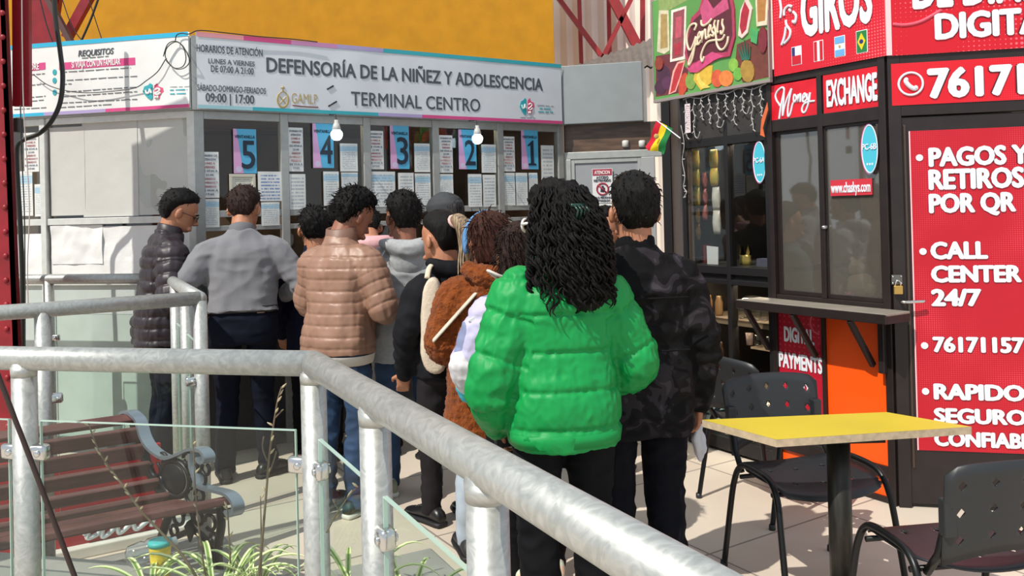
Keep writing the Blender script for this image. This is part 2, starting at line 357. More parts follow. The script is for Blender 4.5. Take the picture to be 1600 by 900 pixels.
cable_px('conduit', [(84, -60, 5.15), (86, 20, 5.15), (94, 80, 5.15), (98, 120, 5.15), (94, 160, 5.15), (80, 190, 5.15), (62, 208, 5.15), (40, 217, 5.15), (28, 226, 5.15), (26, 245, 5.16), (28, 290, 5.17), (32, 360, 5.17), (35, 440, 5.17), (36, 560, 5.17), (37, 700, 5.17)], .0148, M_cableg, 'thick dark bent conduit hanging in front of the left banner', k=10)
cable_px('thin_wire', [(32, 165, 4.42), (34, 240, 4.42), (38, 330, 4.42), (39, 420, 4.42), (39, 560, 4.42)], .0032, M_cable, 'thin black wire hanging straight beside the conduit')
cable_px('thin_wire', [(34, -40, 4.4), (35, 80, 4.4), (37, 170, 4.4), (42, 250, 4.4), (46, 330, 4.4), (43, 410, 4.4), (44, 480, 4.4)], .0028, mat('pale wire', 'b8a8a4', .5), 'thin pale wire hanging down over the red column plates')
cable_px('loose_wire', [(160, -20, 6.9), (142, 30, 6.9), (126, 66, 6.9)], .009, M_cable, 'black wire slanting down on the yellow wall left of the heading')
cable_px('loose_wire', [(138, -5, 6.9), (150, 34, 6.9), (160, 64, 6.9)], .004, M_cable, 'thin wire crossing the slanting black wire above the heading')
cable_px('loose_wire', [(96, -5, 6.9), (112, 40, 6.9), (130, 66, 6.9)], .004, M_cable, 'thin wire dropping from the top left over the red brace')
cable_px('loose_wire', [(58, -20, 6.8), (72, 36, 6.8), (84, 70, 6.8)], .005, M_cable, 'thin wire hanging in front of the red girder plate')

# ================================================================== TICKET BOOTH
booth = thing('service_booth', (-.9, 6.9, 0), 'grey aluminium service booth with five glazed counter windows', 'booth')
UE = 2.945; posts = [.015, .575, 1.18, 1.737, 2.315, 2.905]
zt = 2.255
for i, u in enumerate(posts):
    b = MB(); wd = .028 if i else .03; b.box(FA, u-wd, u+wd, -.04, .02, .0, zt, .004); b.build('post', M_alg, booth)
for i in range(5):
    a, c = posts[i]+.028, posts[i+1]-.028
    b = MB(); b.box(FA, a, c, -.03, .012, 1.555, 1.60, .003); b.build('window_rail', M_alg, booth)
    b = MB(); b.box(FA, a, c, -.03, .012, 1.465, 1.50, .003); b.build('window_rail', M_alg, booth)
    b = MB(); b.box(FA, a, c, -.03, .012, 2.20, 2.255, .003); b.build('window_rail', M_alg, booth)
    b = MB(); b.box(FA, a, c, -.012, -.006, 1.60, 2.20); b.build('window_pane', M_glass, booth)
    b = MB(); b.box(FA, a, c, -.012, -.006, 1.08, 1.465); b.build('window_pane', M_glass, booth)
b = MB(); b.box(FA, -.02, UE, -.06, .16, 1.02, 1.06, .006); b.build('counter_ledge', M_alg, booth)
b = MB(); b.box(FA, 0, UE, -.05, -.005, .0, 1.02); b.build('base_panel', mat('dark grey cladding', '3e3e42', .6, var=.1), booth)
b = MB(); b.box(FA, .02, UE-.02, -1.7, -1.62, 0, 2.7); b.build('back_wall', M_wallin, booth)
b = MB(); b.box(FA, UE-.04, UE, -1.7, -.04, 0, 2.7); b.build('side_wall', M_wallin, booth)
b = MB(); b.box(FA, -.02, UE, -1.7, .03, 2.68, 2.74); b.build('roof', M_alg, booth)
b = MB(); b.box(FA, 0, UE, -1.7, -.06, 2.26, 2.3); b.build('ceiling_panel', mat('ceiling brown', '6a5140', .7, var=.3, scale=3, stretch=(1, 6, 1)), booth)
b = MB(); b.box(FA, -.03, UE, -.06, .045, 2.255, 2.72); b.build('fascia', M_alg, booth)
b = MB(); b.box(FL, -2.6, .0, -.06, .045, 2.255, 2.72); b.build('fascia', M_alg, booth)
for u in (.9, 2.1):
    b = MB(); b.box(FA, u-.3, u+.3, -.15, -.09, 2.225, 2.255, .004); b.build('hidden_fill_lamp', mat('booth fill lamp', (1, .9, .75), .5, emit=7), booth)  # unseen lamps added behind the header rail to brighten the interior
# left side
um, zz = FL.uv(72, 300); _, ztr = FL.uv(160, 345)
b = MB(); b.box(FL, um-.022, um+.022, -.03, .03, 0, 2.255, .004); b.build('post', M_al, booth)
b = MB(); b.box(FL, -.055, .0, -.03, .022, 0, 2.255, .004); b.build('post', M_al, booth)
b = MB(); b.box(FL, -2.6, -.055, -.03, .02, ztr-.022, ztr+.022, .003); b.build('window_rail', M_al, booth)
b = MB(); b.box(FL, -2.6, -.055, -.03, .02, 2.21, 2.255, .003); b.build('window_rail', M_al, booth)
zb = FL.uv(160, 436)[1]
b = MB(); b.box(FL, -2.6, -.055, -.03, .02, zb-.04, zb, .003); b.build('window_rail', M_al, booth)
b = MB(); b.box(FL, -2.6, -.02, -.03, -.004, .1, zb-.04); b.build('base_panel', mat('pale grey-green cladding', 'bcc6c2', .5, var=.04), booth)
b = MB(); b.box(FL, -2.6, -.02, -.03, .03, 0, .1); b.build('plinth', mat('dark plinth', '55565a', .7), booth)
for a, c in ((-2.6, um-.022), (um+.022, -.055)):
    for z0_, z1_ in ((zb, ztr-.022), (ztr+.022, 2.21)):
        b = MB(); b.box(FL, a, c, -.012, -.007, z0_, z1_); b.build('window_pane', M_glass, booth)
b = MB(); b.box(FL, -2.6, -.06, -.14, -.10, 0, 2.26); b.build('back_wall', M_wallin, booth)
# door bay
u1, _ = FE.uv(1022, 150)
zf0, zf1 = FE.uv(930, 192, .06)[1], FE.uv(930, 100, .06)[1]
uf = FE.uv(1004, 150, .06)[0]
b = MB(); b.box(FE, -.0, uf, -.5, .06, zf0, zf1, .004); b.build('fascia_box', mat('grey fascia sheet', '8d9395', .5, .1, var=.04), booth)
u_a = FE.uv(893, 300)[0]; u_b = FE.uv(1003, 300)[0]; u_c = FE.uv(1036, 300)[0]; zd = FE.uv(950, 247)[1]
b = MB(); b.box(FE, .0, u_c, -.06, -.03, zd+.06, zf0); b.build('transom_panel', mat('brown transom', '5b4638', .35, var=.35, scale=5, stretch=(1, 1, 7)), booth)
b = MB(); b.box(FE, 0, u_c, -.06, .0, zd+.0, zd+.06, .004); b.build('door_frame', M_alg, booth)
b = MB(); b.box(FE, .0, u_a, -.06, .0, 0, zd, .004); b.build('door_frame', M_alg, booth)
b = MB(); b.box(FE, u_b, u_b+.11, -.06, .0, 0, zd, .004); b.build('door_frame', mat('light grey frame', 'a9abad', .45, .2), booth)
dr = None
b = MB(); b.box(FE, u_a, u_b, -.06, -.02, .02, zd, .003); dr = b.build('door', mat('grey door sheet', '94979b', .5, .1, var=.03), booth)
b = MB()
for q in ((u_a+.0, u_a+.03, .02, zd), (u_b-.03, u_b, .02, zd), (u_a+.03, u_b-.03, zd-.035, zd), (u_a+.03, u_b-.03, .02, .09)):
    b.box(FE, q[0], q[1], -.03, -.008, q[2], q[3], .002)
b.build('door_border', M_alg, dr)
b = MB(); b.tube([FE.P(u_a+.06, .0, 1.0), FE.P(u_a+.06, .04, 1.0), FE.P(u_a+.16, .04, 1.0)], .009); b.build('door_handle', mat('chrome', 'd0d0d0', .2, 1), dr, True)
# dark infill between booth and kiosk row
b = MB(); b.box(FE, u_c, u_c+.07, -.1, .03, 0, 2.9, .004); struct(b.build('trim_1', M_black))
pk = FK.P(FK.uv(1068, 300)[0], 0, 0); pe = FE.P(u_c+.07, -.02, 0)
FX = Frame((pe.x, pe.y), pk-pe); b = MB(); b.box(FX, 0, (pk-pe).length+.02, -.06, 0, 0, 3.2); struct(b.build('wall_right', mat('brown infill panel', '4c3d35', .5, var=.15, scale=4, stretch=(6, 6, .5))))

# ------------------------------------------------------------------ banners
M_vin = mat('white vinyl', 'd6dae0', .45, var=.03, scale=3, bump=.12, bscale=12)
M_vin2 = mat('white vinyl side', 'e6e8e6', .4, var=.03, scale=3, bump=.35, bscale=9)
M_ink = mat('dark grey print', '4d545b', .6); M_pink = mat('pink print', 'd24b86', .5); M_teal = mat('teal print', '36a7b3', .5); M_lav = mat('lavender print', 'a99cc8', .5); M_gold = mat('gold print', 'b59d5a', .5); M_cyan = mat('cyan print', '2fb0d6', .5); M_rose = mat('rose print', 'e39aa2', .5); M_white = mat('white print', 'f2f2f0', .5)
def banner(name, F, u0, u1, z0, z1, v, m, label, amp, wave=5., nu=44, nz=10):
    b = MB()
    def off(u, z):
        ed = min(1, (z-z0)/.06, (z1-z)/.06) if z0 < z < z1 else 0
        return v+.012+amp*noise.noise(Vector((u*wave, z*wave*.6, 1.3)))*(.3+.7*max(0, ed))
    g = [[b.bm.verts.new(F.P(u0+(u1-u0)*i/nu, off(u0+(u1-u0)*i/nu, z0+(z1-z0)*j/nz), z0+(z1-z0)*j/nz)) for i in range(nu+1)] for j in range(nz+1)]
    for j in range(nz):
        for i in range(nu): b.face([g[j][i], g[j][i+1], g[j+1][i+1], g[j+1][i]])
    b.quad(F, u0, u1, z0, z1, v-.004, .002)
    o = b.build(name, m, None, True, label, 'banner'); return o, off
def stripe(F, o, off, segs, z0, z1, name):
    for (a, c, m) in segs:
        b = MB(); n = max(2, int(abs(c-a)/.06)); va = []
        for i in range(n+1):
            u = a+(c-a)*i/n; va.append((b.bm.verts.new(F.P(u, off(u, z0)+.003, z0)), b.bm.verts.new(F.P(u, off(u, z1)+.003, z1))))
        for p, q in zip(va, va[1:]): b.face([p[0], q[0], q[1], p[1]])
        b.build(name, m, o, True)
bu1 = FA.uv(877, 150, .06)[0]
fb, foff = banner('banner', FA, .0, bu1, 2.262, 2.757, .055, M_vin, 'long white banner headed DEFENSORÍA DE LA NIÑEZ above the counter windows', .004)
stripe(FA, fb, foff, [(0, .3, M_rose), (.3, .62, M_pink), (.62, .95, mat('pink lilac print', 'c98ab8', .5)), (.95, 1.3, M_lav), (1.3, bu1, M_teal)], 2.727, 2.757, 'border_stripe')
stripe(FA, fb, foff, [(0, .35, mat('pale teal print', '9cc6cf', .5)), (.35, 1.25, M_teal), (1.25, 1.6, M_lav), (1.6, bu1, M_pink)], 2.262, 2.286, 'border_stripe')
V = .068
vA = lambda u, z: foff(u, z)+.0018
vL = lambda u, z: soff(u, z)+.0022
def T(s, tl, br, m=M_ink, **k): return px_text(FA, s, tl, br, vA, m, fb, th=.0008, **k)
T('DEFENSORÍA DE LA NIÑEZ Y ADOLESCENCIA', (416, 89.5), (848, 142), bold=.028)
T('TERMINAL CENTRO', (548, 143), (750.6, 174.5), bold=.012)
T('HORARIOS DE ATENCIÓN', (307, 69), (410.5, 88.5), bold=.012); T('LUNES A VIERNES', (325.5, 91), (398, 104), bold=.014); T('DE 07:00 A 21:00', (329.4, 102), (396.5, 116.5), bold=.014)
T('SÁBADO-DOMINGO-FERIADOS', (308, 131.5), (415.5, 147), bold=.012); T('09:00 | 17:00', (321, 145), (397.5, 162.5), bold=.022)
T('GAMLP', (455.5, 145.5), (496, 163), M_gold, bold=-.004)
def uvl(F, pts, v=0.): return [F.uv(x, y, v) for x, y in pts]
strokes(FA, [uvl(FA, [(457, 164.5), (475, 166.5), (497, 167.5)], V)], .004, vA, mat('red brown print', '7a4a40', .5), fb, 'underline')
cr = [uvl(FA, [(442+8*math.sin(t), 155-12*math.cos(t)) for t in [i*2*PI/14 for i in range(15)]], V), uvl(FA, [(442, 143), (442, 134)], V), uvl(FA, [(439, 137), (445, 137.4)], V), uvl(FA, [(437, 150), (442, 156), (447, 151)], V), uvl(FA, [(438, 162), (442, 157), (446, 162)], V), uvl(FA, [(435, 147), (433, 157), (437, 166), (442, 168), (447, 166), (451, 158), (449, 148)], V)]
strokes(FA, cr, .0035, vA, M_gold, fb, 'crest')
for p, q in (((511, 139.5), (521, 134)), ((513, 166), (526, 158.5))):
    strokes(FA, [uvl(FA, [p, q], V)], .006, vA, M_cable, fb, 'tear')
def logo(F, cx, cy, w_, h_, v, par):
    def P(x, y): return F.uv(cx+x*w_, cy+y*h_, v)
    b = MB(); b.prism(F, [P(*q) for q in ((-.05, -.42), (-.15, -.5), (-.25, -.38), (-.42, -.3), (-.5, 0), (-.34, .3), (-.14, .5), (-.04, .42))], v-.004, v+.001); b.build('logo_half', M_teal, par)
    b = MB(); b.prism(F, [P(*q) for q in ((.05, -.36), (.18, -.5), (.26, -.3), (.46, -.22), (.5, .0), (.34, .2), (.3, .45), (.05, .4))], v-.004, v+.001); b.build('logo_half', mat('logo pink', 'd8577a', .5), par)
    strokes(F, [[P(-.36, -.1), P(-.3, .1), P(-.2, .08), P(-.16, -.12), P(-.08, .1)], [P(.1, -.1), P(.22, -.18), P(.32, -.08), P(.2, .05), P(.1, .1), P(.2, .2), P(.36, .08)], [P(.12, .28), P(.12, .42)], [P(.22, .28), P(.22, .42)]], w_*.0006*.35, v+.002, M_white, par, 'logo_mark')
q = FA.uv(823.5, 166.5, V); logo(FA, 823.5, 166.5, 23, 27, foff(*q)+.002, fb)
def tinyrow(F, p, q, hpx, v, m, par, name='small_print'):
    (a, z), (c, z2) = F.uv(*p, .068), F.uv(*q, .068); b = MB(); hh = hpx*.0022; r = random.Random(int(p[0]*7+p[1]))
    u = a
    while u < c:
        wd = min(c-u, r.uniform(.02, .07)); t = (u-a)/(c-a+1e-6); zz = z+(z2-z)*t
        vv = v(u+wd/2, zz) if callable(v) else v; b.box(F, u, u+wd, vv-.001, vv+.0008, zz-hh, zz+hh); u += wd+.012
    return b.build(name, m, par)
M_soft = mat('soft grey print', '9aa0a4', .6)
tinyrow(FA, (839, 164), (866, 166), 1, vA, M_soft, fb); tinyrow(FA, (843, 169.5), (862, 170.5), 1.8, vA, M_teal, fb); tinyrow(FA, (841, 174.5), (865, 175.5), 1.8, vA, M_teal, fb); tinyrow(FA, (813, 183), (836, 184), .8, vA, M_soft, fb)
su0 = FL.uv(20, 187, .06)[0]
sb, soff = banner('banner', FL, su0, .0, 2.268, 2.757, .055, M_vin2, 'creased white banner headed REQUISITOS on the left side of the booth', .008, 5., 60, 16)
stripe(FL, sb, soff, [(su0, 0, M_cyan)], 2.728, 2.757, 'border_stripe')
stripe(FL, sb, soff, [(su0, -1.1, M_cyan), (-1.1, -.62, M_lav), (-.62, 0, M_pink)], 2.268, 2.29, 'border_stripe')
V2 = .068
def T2(s, tl, br, m=M_ink, **k): return px_text(FL, s, tl, br, vL, m, sb, th=.0008, **k)
T2('REQUISITOS', (122.5, 79), (177.5, 84.5), bold=.03, slant=.15)
def strip2(p, q, hp, m):
    (a, z), (c, z2) = FL.uv(*p, V2), FL.uv(*q, V2); b = MB(); n = 10; va = []
    for i in range(n+1):
        u, zz = a+(c-a)*i/n, z+(z2-z)*i/n; va.append([b.bm.verts.new(FL.P(u, soff(u, zz+d)+.002, zz+d)) for d in (-hp, 0, hp)])
    for r_, t_ in zip(va, va[1:]):
        for k in (0, 1): b.face([r_[k], t_[k], t_[k+1], r_[k+1]])
    b.build('heading_strip', m, sb)
strip2((93, 104), (211, 95.5), .024, M_pink); px_text(FL, 'SI VIAJA CON UN FAMILIAR', (113, 97), (189, 101), lambda u, z: soff(u, z)+.004, M_white, sb, bold=.02, th=.0008)
strip2((30, 107), (71, 103), .024, M_pink); px_text(FL, 'MADRE', (36, 100.5), (61.5, 108.5), lambda u, z: soff(u, z)+.004, M_white, sb, bold=.02, th=.0008)
M_prt = mat('grey print', '6b7073', .6)
for p, q in (((128, 91), (170, 88)),  ((96, 113), (204, 106)), ((98, 126), (214, 119)), ((96, 132), (112, 131)), ((96, 144), (214, 136)), ((98, 151), (214, 143)), ((96, 161), (214, 155)), ((94, 168), (175, 163)), ((46, 117), (70, 115)), ((48, 133), (70, 131)), ((48, 152), (71, 150)), ((48, 158), (68, 156)), ((22, 171), (72, 168))):
    tinyrow(FL, p, q, 1.3, vL, M_prt, sb)
for x, y in ((86, 113), (86, 126), (86, 144.5)):
    a, z = FL.uv(x, y, V2); b = MB(); b.prism(FL, [(a+.016*math.cos(t), z+.02*math.sin(t)) for t in [i*PI/6 for i in range(12)]], soff(a, z)-.004, soff(a, z)+.003); b.build('bullet', M_teal, sb)
q = FL.uv(239.5, 143, V2); logo(FL, 239.5, 143, 33, 26, soff(*q)+.004, sb)
for y, m, hp in ((136, M_soft, .8), (141, M_teal, 1.6), (147, M_teal, 1.6)): tinyrow(FL, (266, y), (296 if y < 140 else 292, y-1), hp, vL, m, sb)
for q in (((255, 88, 0), (262, 70, 0), (272, 64, 0), (284, 70, 0), (293, 84, 0), (295, 96, 0), (288, 106, 0), (276, 108, 0), (264, 100, 0), (258, 88, 0), (262, 74, 0), (274, 65, 0), (286, 74, 0), (291, 92, 0), (284, 104, 0), (272, 106, 0), (261, 96, 0), (258, 92, 0), (246, 112, 0), (228, 127, 0), (210, 137, 0), (180, 142, 0), (140, 145, 0), (105, 142, 0), (75, 133, 0), (52, 116, 0)),):
    b = MB(); pts = []
    for i, (x, y, _) in enumerate(q): a, z = FL.uv(x, y, .1); pts.append(FL.P(a, .098+.006*math.sin(i*2.1), z))
    b.tube(smooth_line(pts, 6), .0032, 6); b.build('cable_coil', M_cable, None, True, 'dark cable coiled in a loop hanging over the REQUISITOS banner', 'cable')
b = MB(); pts = [FL.P(*(lambda a, z: (a, .09, z))(*FL.uv(x, y, .09))) for x, y in ((274, 64), (276, 55), (284, 52), (296, 53))] + [FA.P(u, .085, z) for u, z in ((.02, 2.763), (.2, 2.762), (.4, 2.758), (.62, 2.761), (.8, 2.757))]
b.tube(smooth_line(pts, 5), .0035, 6); b.build('top_cable', M_cable, None, True, 'dark cable lying along the top edge of the long banner', 'cable')
# ================================================================== NOTICES ON THE BOOTH GLASS
M_blue = mat('poster blue', '58b4dc', .5); M_ppk = mat('poster pink', 'd9a3cf', .5); M_inkb = mat('poster ink', '1d2b3d', .5)
GP = .006
def rect(F, tl, br, v): a, z1 = F.uv(*tl, v); c, z0 = F.uv(*br, v); return a, c, z0, z1
for n_, tl, br in ((5, (364, 201), (401.5, 271)), (4, (488, 192.5), (522, 262.5)), (3, (609, 196), (640, 264)), (2, (716, 202), (745, 264.5)), (1, (814, 203), (841.5, 264.5))):
    v = .016; u0, u1, z0, z1 = rect(FA, tl, br, v)
    b = MB(); b.quad(FA, u0, u1, z0, z1, v); po = b.build('window_poster', M_blue, None, label='blue and pink VENTANILLA poster with a big number %d' % n_, cat='poster', group='numbered window posters')
    w_ = u1-u0; h_ = z1-z0
    b = MB(); b.prism(FA, [(u0, z0), (u0+w_*.42, z0), (u0+w_*.14, z1), (u0, z1)], v-.001, v+.0012); b.build('pink_wedge', M_ppk, po)
    b = MB(); b.prism(FA, [(u0+.02*w_+.14*w_*math.cos(t)+w_*.2, z0+h_*.09+.07*h_*math.sin(t)) for t in [i*PI/8 for i in range(16)]], v, v+.0016); b.build('seal', mat('pale seal', 'cfc3de', .5), po)
    put_text(FA, 'VENTANILLA', u0+w_*.06, u1-w_*.06, z1-h_*.21, z1-h_*.14, v+.002, M_inkb, po, bold=.02, th=.001)
    if n_ == 1: b = MB(); X = lambda a, c: (u0+w_*a, z0+h_*c); b.prism(FA, [X(.40, .10), X(.86, .10), X(.86, .14), X(.72, .16), X(.72, .74), X(.66, .74), X(.38, .62), X(.39, .58), X(.54, .62), X(.54, .16), X(.40, .14)], v, v+.003); b.build('lettering', M_inkb, po)
    else: put_text(FA, str(n_), u0+w_*(.34 if n_ > 1 else .42), u1-w_*(.06 if n_ > 1 else .22), z0+h_*.1, z0+h_*.74, v+.002, M_inkb, po, bold=.012, cap=str(n_), th=.001)
PAP = (.88, .89, .88)
M_h = [mat('paper', PAP, .7)]
HR = ['HORARIO DE', 'ATENCIÓN', 'LUNES A', 'VIERNES', 'DE 07:00 A', '21:00', 'SÁBADOS', 'DOMINGOS Y', 'FERIADOS', 'DE 09:00 A', '17:00']
M_redp = mat('dull red print', 'a8616a', .6); M_navy = mat('navy print', '55637c', .6)
for nm, tl, br in (('left edge of window 5', (312, 237), (343, 309)), ('left edge of window 4', (450, 199), (474.5, 268)), ('left edge of window 3', (574, 204), (600, 264.5)), ('left edge of window 2', (686, 211), (708, 270)), ('left edge of window 1', (785, 213), (805, 268))):
    v = .014; u0, u1, z0, z1 = rect(FA, tl, br, v); b = MB(); b.quad(FA, u0, u1, z0, z1, v)
    o = b.build('opening_hours_notice', M_h[0], None, label='tall white opening hours notice taped at the '+nm, cat='notice', group='opening hours notices'); h_ = z1-z0; w_ = u1-u0
    for i, s_ in enumerate(HR):
        zz = z1-h_*(.075+.084*i); ww = w_*min(.88, .085*len(s_)); c_ = (u0+u1)/2
        put_text(FA, s_, c_-ww/2, c_+ww/2, zz-h_*.03, zz+h_*.018, v+.002, M_redp if i in (2, 3, 6, 7, 8) else M_navy, o, bold=.02, th=.0006, res=1)
v = .014; a, z1 = FL.uv(37, 208, v); c, z0 = FL.uv(61, 268, v); b = MB(); b.quad(FL, a, c, z0, z1, v); o = b.build('opening_hours_notice', M_h[0], None, label='tall white opening hours notice on the left side window beside the conduit', cat='notice', group='opening hours notices')
for i, s_ in enumerate(HR):
    h_ = z1-z0; zz = z1-h_*(.075+.084*i); w_ = c-a; ww = w_*min(.88, .085*len(s_)); put_text(FL, s_, (a+c)/2-ww/2, (a+c)/2+ww/2, zz-h_*.03, zz+h_*.018, v+.002, M_redp if i in (2, 3, 6, 7, 8) else M_navy, o, bold=.02, th=.0006, res=1)
sheets = [((313, 311), (343, 355), 16, 1, 'below the hours notice on window 5'), ((402.5, 268), (441, 314), 9, 2, 'with blue lines, right of the number 5 poster'), ((408, 316), (437, 352), 14, 1, 'beneath the sheet with blue lines on window 5'),
 ((451, 272), (478, 327), 18, 1, 'below the hours notice on window 4'), ((505, 268), (530, 321), 18, 1, 'below the number 4 poster, low on window 4'), ((531, 224), (559, 268), 14, 1, 'at upper right of window 4 beside the bulb'), ((533, 269.5), (559, 294), 10, 0, 'at the right edge of window 4, under the upper sheet'),
 ((574, 268), (618, 323), 18, 1, 'with a curled side, lower left of window 3'), ((622, 270), (647, 321), 18, 1, 'under the number 3 poster'), ((648, 271), (673, 321), 18, 1, 'at the lower right corner of window 3'), ((647, 224), (672, 269), 14, 1, 'right of the number 3 poster'),
 ((686, 272), (708, 303), 12, 1, 'below the hours notice on window 2'), ((731, 272), (753, 323), 16, 1, 'under the number 2 poster'), ((754, 273), (775, 323), 16, 1, 'at the lower right corner of window 2'), ((752, 225.6), (775, 270), 14, 1, 'right of the number 2 poster'),
 ((786, 270), (805, 321), 16, 1, 'below the hours notice on window 1'), ((805.5, 270), (824.5, 321), 16, 1, 'second from the left, low on window 1'), ((826, 270), (840, 302), 12, 1, 'under the number 1 poster'), ((845, 227), (866, 287), 16, 1, 'right of the number 1 poster'),
 ((797, 346), (822, 392), 14, 1, 'on the lower pane behind the green jacket')]
for i, (tl, br, rows, kind, nm) in enumerate(sheets):
    v = .010+.0015*(i % 3); u0, u1, z0, z1 = rect(FA, tl, br, v)
    m = printed('printed sheet %d' % (i % 5), rows, PAP, (.62, .66, .70), band=(.72, .9, (.45, .72, .85)) if kind == 1 else None, seed=i*1.3) if kind != 2 else printed('blue lines sheet', 9, PAP, (.2, .42, .7), seed=3.)
    b = MB(); b.sheet(FA, u0, u1, z0, z1, v+.004, 5, 6, .003, 14, .001, i*2.3); b.build('notice_sheet', m, None, True, 'white printed sheet '+nm, 'notice', 'printed sheets on the glass')
v = .012; u0, u1, z0, z1 = rect(FA, (358, 272), (400, 318), v)
fr = thing('framed_notice', FA.P((u0+u1)/2, v, z0), 'small framed certificate behind the head of the man in the grey jumper', 'frame')
b = MB(); b.quad(FA, u0+.02, u1-.02, z0+.02, z1-.02, v, .001); b.build('paper', printed('certificate', 12, (.86, .85, .78), (.6, .6, .6), seed=2.), fr)
for q in ((u0, u1, z0, z0+.02), (u0, u1, z1-.02, z1), (u0, u0+.02, z0+.02, z1-.02), (u1-.02, u1, z0+.02, z1-.02)): b = MB(); b.box(FA, q[0], q[1], v-.003, v+.006, q[2], q[3], .002); b.build('frame_bar', mat('cream frame', 'cfcab8', .5), fr)
# paper covers on the left side
M_cov_shade = mat('shade grey cover paper', 'c6c7c2', .75, var=.03, scale=4, bump=.25, bscale=14); M_cov2 = mat('crumpled cover paper', 'e8eae9', .7, bump=.6, bscale=11)  # upper covers greyed so their colour carries the shade under the banner
def cover(pts, v, m, amp, name, label, fr_=4., seed=0.):
    u0, z1 = FL.uv(*pts[0], v); u1, z0 = FL.uv(*pts[1], v); b = MB(); b.sheet(FL, u0, u1, z0, z1, v, 22, 22, amp, fr_, .001, seed); return b.build(name, m, None, True, label, 'paper cover', 'paper covers on the left side windows')
cover(((128, 186), (217, 337)), -.004, M_cov_shade, .002, 'paper_cover', 'tall white paper covering the middle of the upper left side window')
cover(((77, 200), (134, 336)), -.003, M_cov_shade, .002, 'paper_cover', 'white paper over the left third of the upper side window', seed=2.)
cover(((210, 186), (297, 334)), -.0065, M_cov_shade, .002, 'paper_cover', 'white paper over the right third of the upper side window, next to the corner post', seed=4.)
cover(((80, 353), (161, 412)), .006, M_cov2, .009, 'paper_cover', 'crumpled white paper at the left of the lower side window', 7., 5.)
cover(((157, 354), (300, 432)), .003, M_cov2, .007, 'paper_cover', 'crumpled white paper behind the man in the quilted dark jacket', 8., 7.)
cover(((80, 408), (161, 434)), .001, M_cov2, .003, 'paper_cover', 'narrow white paper strip at the foot of the lower side window', 8., 8.)
cover(((26, 366), (67, 432)), .004, M_cov2, .004, 'paper_cover', 'crumpled white paper on the lower window left of the mullion', 8., 9.)
for tl, br, s_, nm in (((26, 268), (52, 337), 1., 'nearest the conduit'), ((54, 288), (67, 338), 2., 'next to the mullion')):
    u0, z1 = FL.uv(*tl, .01); u1, z0 = FL.uv(*br, .01); b = MB(); b.sheet(FL, u0, u1, z0, z1, .012, 4, 6, .002, 9, .001, s_); b.build('notice_sheet', printed('printed sheet 1', 18, PAP, (.62, .66, .70), band=(.72, .9, (.45, .72, .85)), seed=s_), None, True, 'white printed sheet on the left side window, '+nm, 'notice', 'printed sheets on the glass')
# bulbs
for x, y, nm in ((526, 210, 'number 4'), (746, 216.5, 'number 2')):
    v = .17; u, z = FA.uv(x, y, v); bl = thing('light_bulb', FA.P(u, v, z), 'lit white bulb hanging in front of the %s poster' % nm, 'light bulb', 'bulbs under the banner')
    b = MB(); b.lathe(FA.P(u, v, z), [(.004, -.043), (.02, -.04), (.034, -.028), (.042, -.006), (.042, .006), (.036, .02), (.024, .03)], 16); b.build('globe', mat('lit bulb', (.86, .96, 1), .4, emit=5), bl, True)
    b = MB(); b.lathe(FA.P(u, v, z), [(.024, .03), (.03, .034), (.028, .05), (.02, .075), (.014, .078), (.014, .1)], 14); b.build('bulb_base', mat('bulb base', 'b9b9b6', .5), bl, True)
    b = MB(); b.tube([FA.P(u, v, z+.1), FA.P(u, v-.02, 2.25), FA.P(u, .0, 2.262)], .004, 6); b.build('cord', M_cable, bl)
# warning sign on the grey door
u0, z1 = FE.uv(925, 264, 0.); u1, z0 = FE.uv(958, 317, 0.)
b = MB(); b.quad(FE, u0, u1, z0, z1, .0); ws = b.build('warning_sign', mat('sign white', 'd9d9da', .5), None, label='red and white no-entry hand sign on the grey door', cat='sign')
w_, h_ = u1-u0, z1-z0
b = MB(); b.box(FE, u0+.004, u1-.004, -.001, .0015, z1-h_*.2, z1-.004); b.build('heading_strip', mat('sign red', 'a03048', .5), ws)
put_text(FE, 'ATENCION', u0+w_*.12, u1-w_*.12, z1-h_*.16, z1-h_*.06, .002, M_white, ws, bold=.02)
put_text(FE, 'ACCESO', u0+w_*.2, u1-w_*.2, z1-h_*.29, z1-h_*.22, .002, M_inkb, ws, bold=.02); put_text(FE, 'RESTRINGIDO', u0+w_*.08, u1-w_*.08, z1-h_*.38, z1-h_*.31, .002, M_inkb, ws, bold=.02)
put_text(FE, 'SOLO PERSONAL', u0+w_*.05, u1-w_*.05, z0+h_*.13, z0+h_*.19, .002, M_inkb, ws, bold=.02); put_text(FE, 'AUTORIZADO', u0+w_*.14, u1-w_*.14, z0+h_*.04, z0+h_*.1, .002, M_inkb, ws, bold=.02)
cx_, cz_ = (u0+u1)/2, z0+h_*.41; rr = w_*.28
strokes(FE, [[(cx_+rr*math.cos(t), cz_+rr*math.sin(t)) for t in [i*PI/8 for i in range(17)]], [(cx_-rr*.7, cz_+rr*.7), (cx_+rr*.7, cz_-rr*.7)]], .007, .003, mat('sign red', 'a03048', .5), ws, 'ring')
b = MB(); b.prism(FE, [(cx_+rr*q[0], cz_+rr*q[1]) for q in ((-.4, -.5), (.2, -.6), (.45, -.1), (.4, .3), (.28, .1), (.22, .5), (.1, .55), (.05, .6), (-.06, .55), (-.12, .5), (-.2, .45), (-.28, .3))], 0, .0025); b.build('hand_symbol', M_inkb, ws)
u0, z1 = FE.uv(925, 319, 0.); u1, z0 = FE.uv(957, 345, 0.)
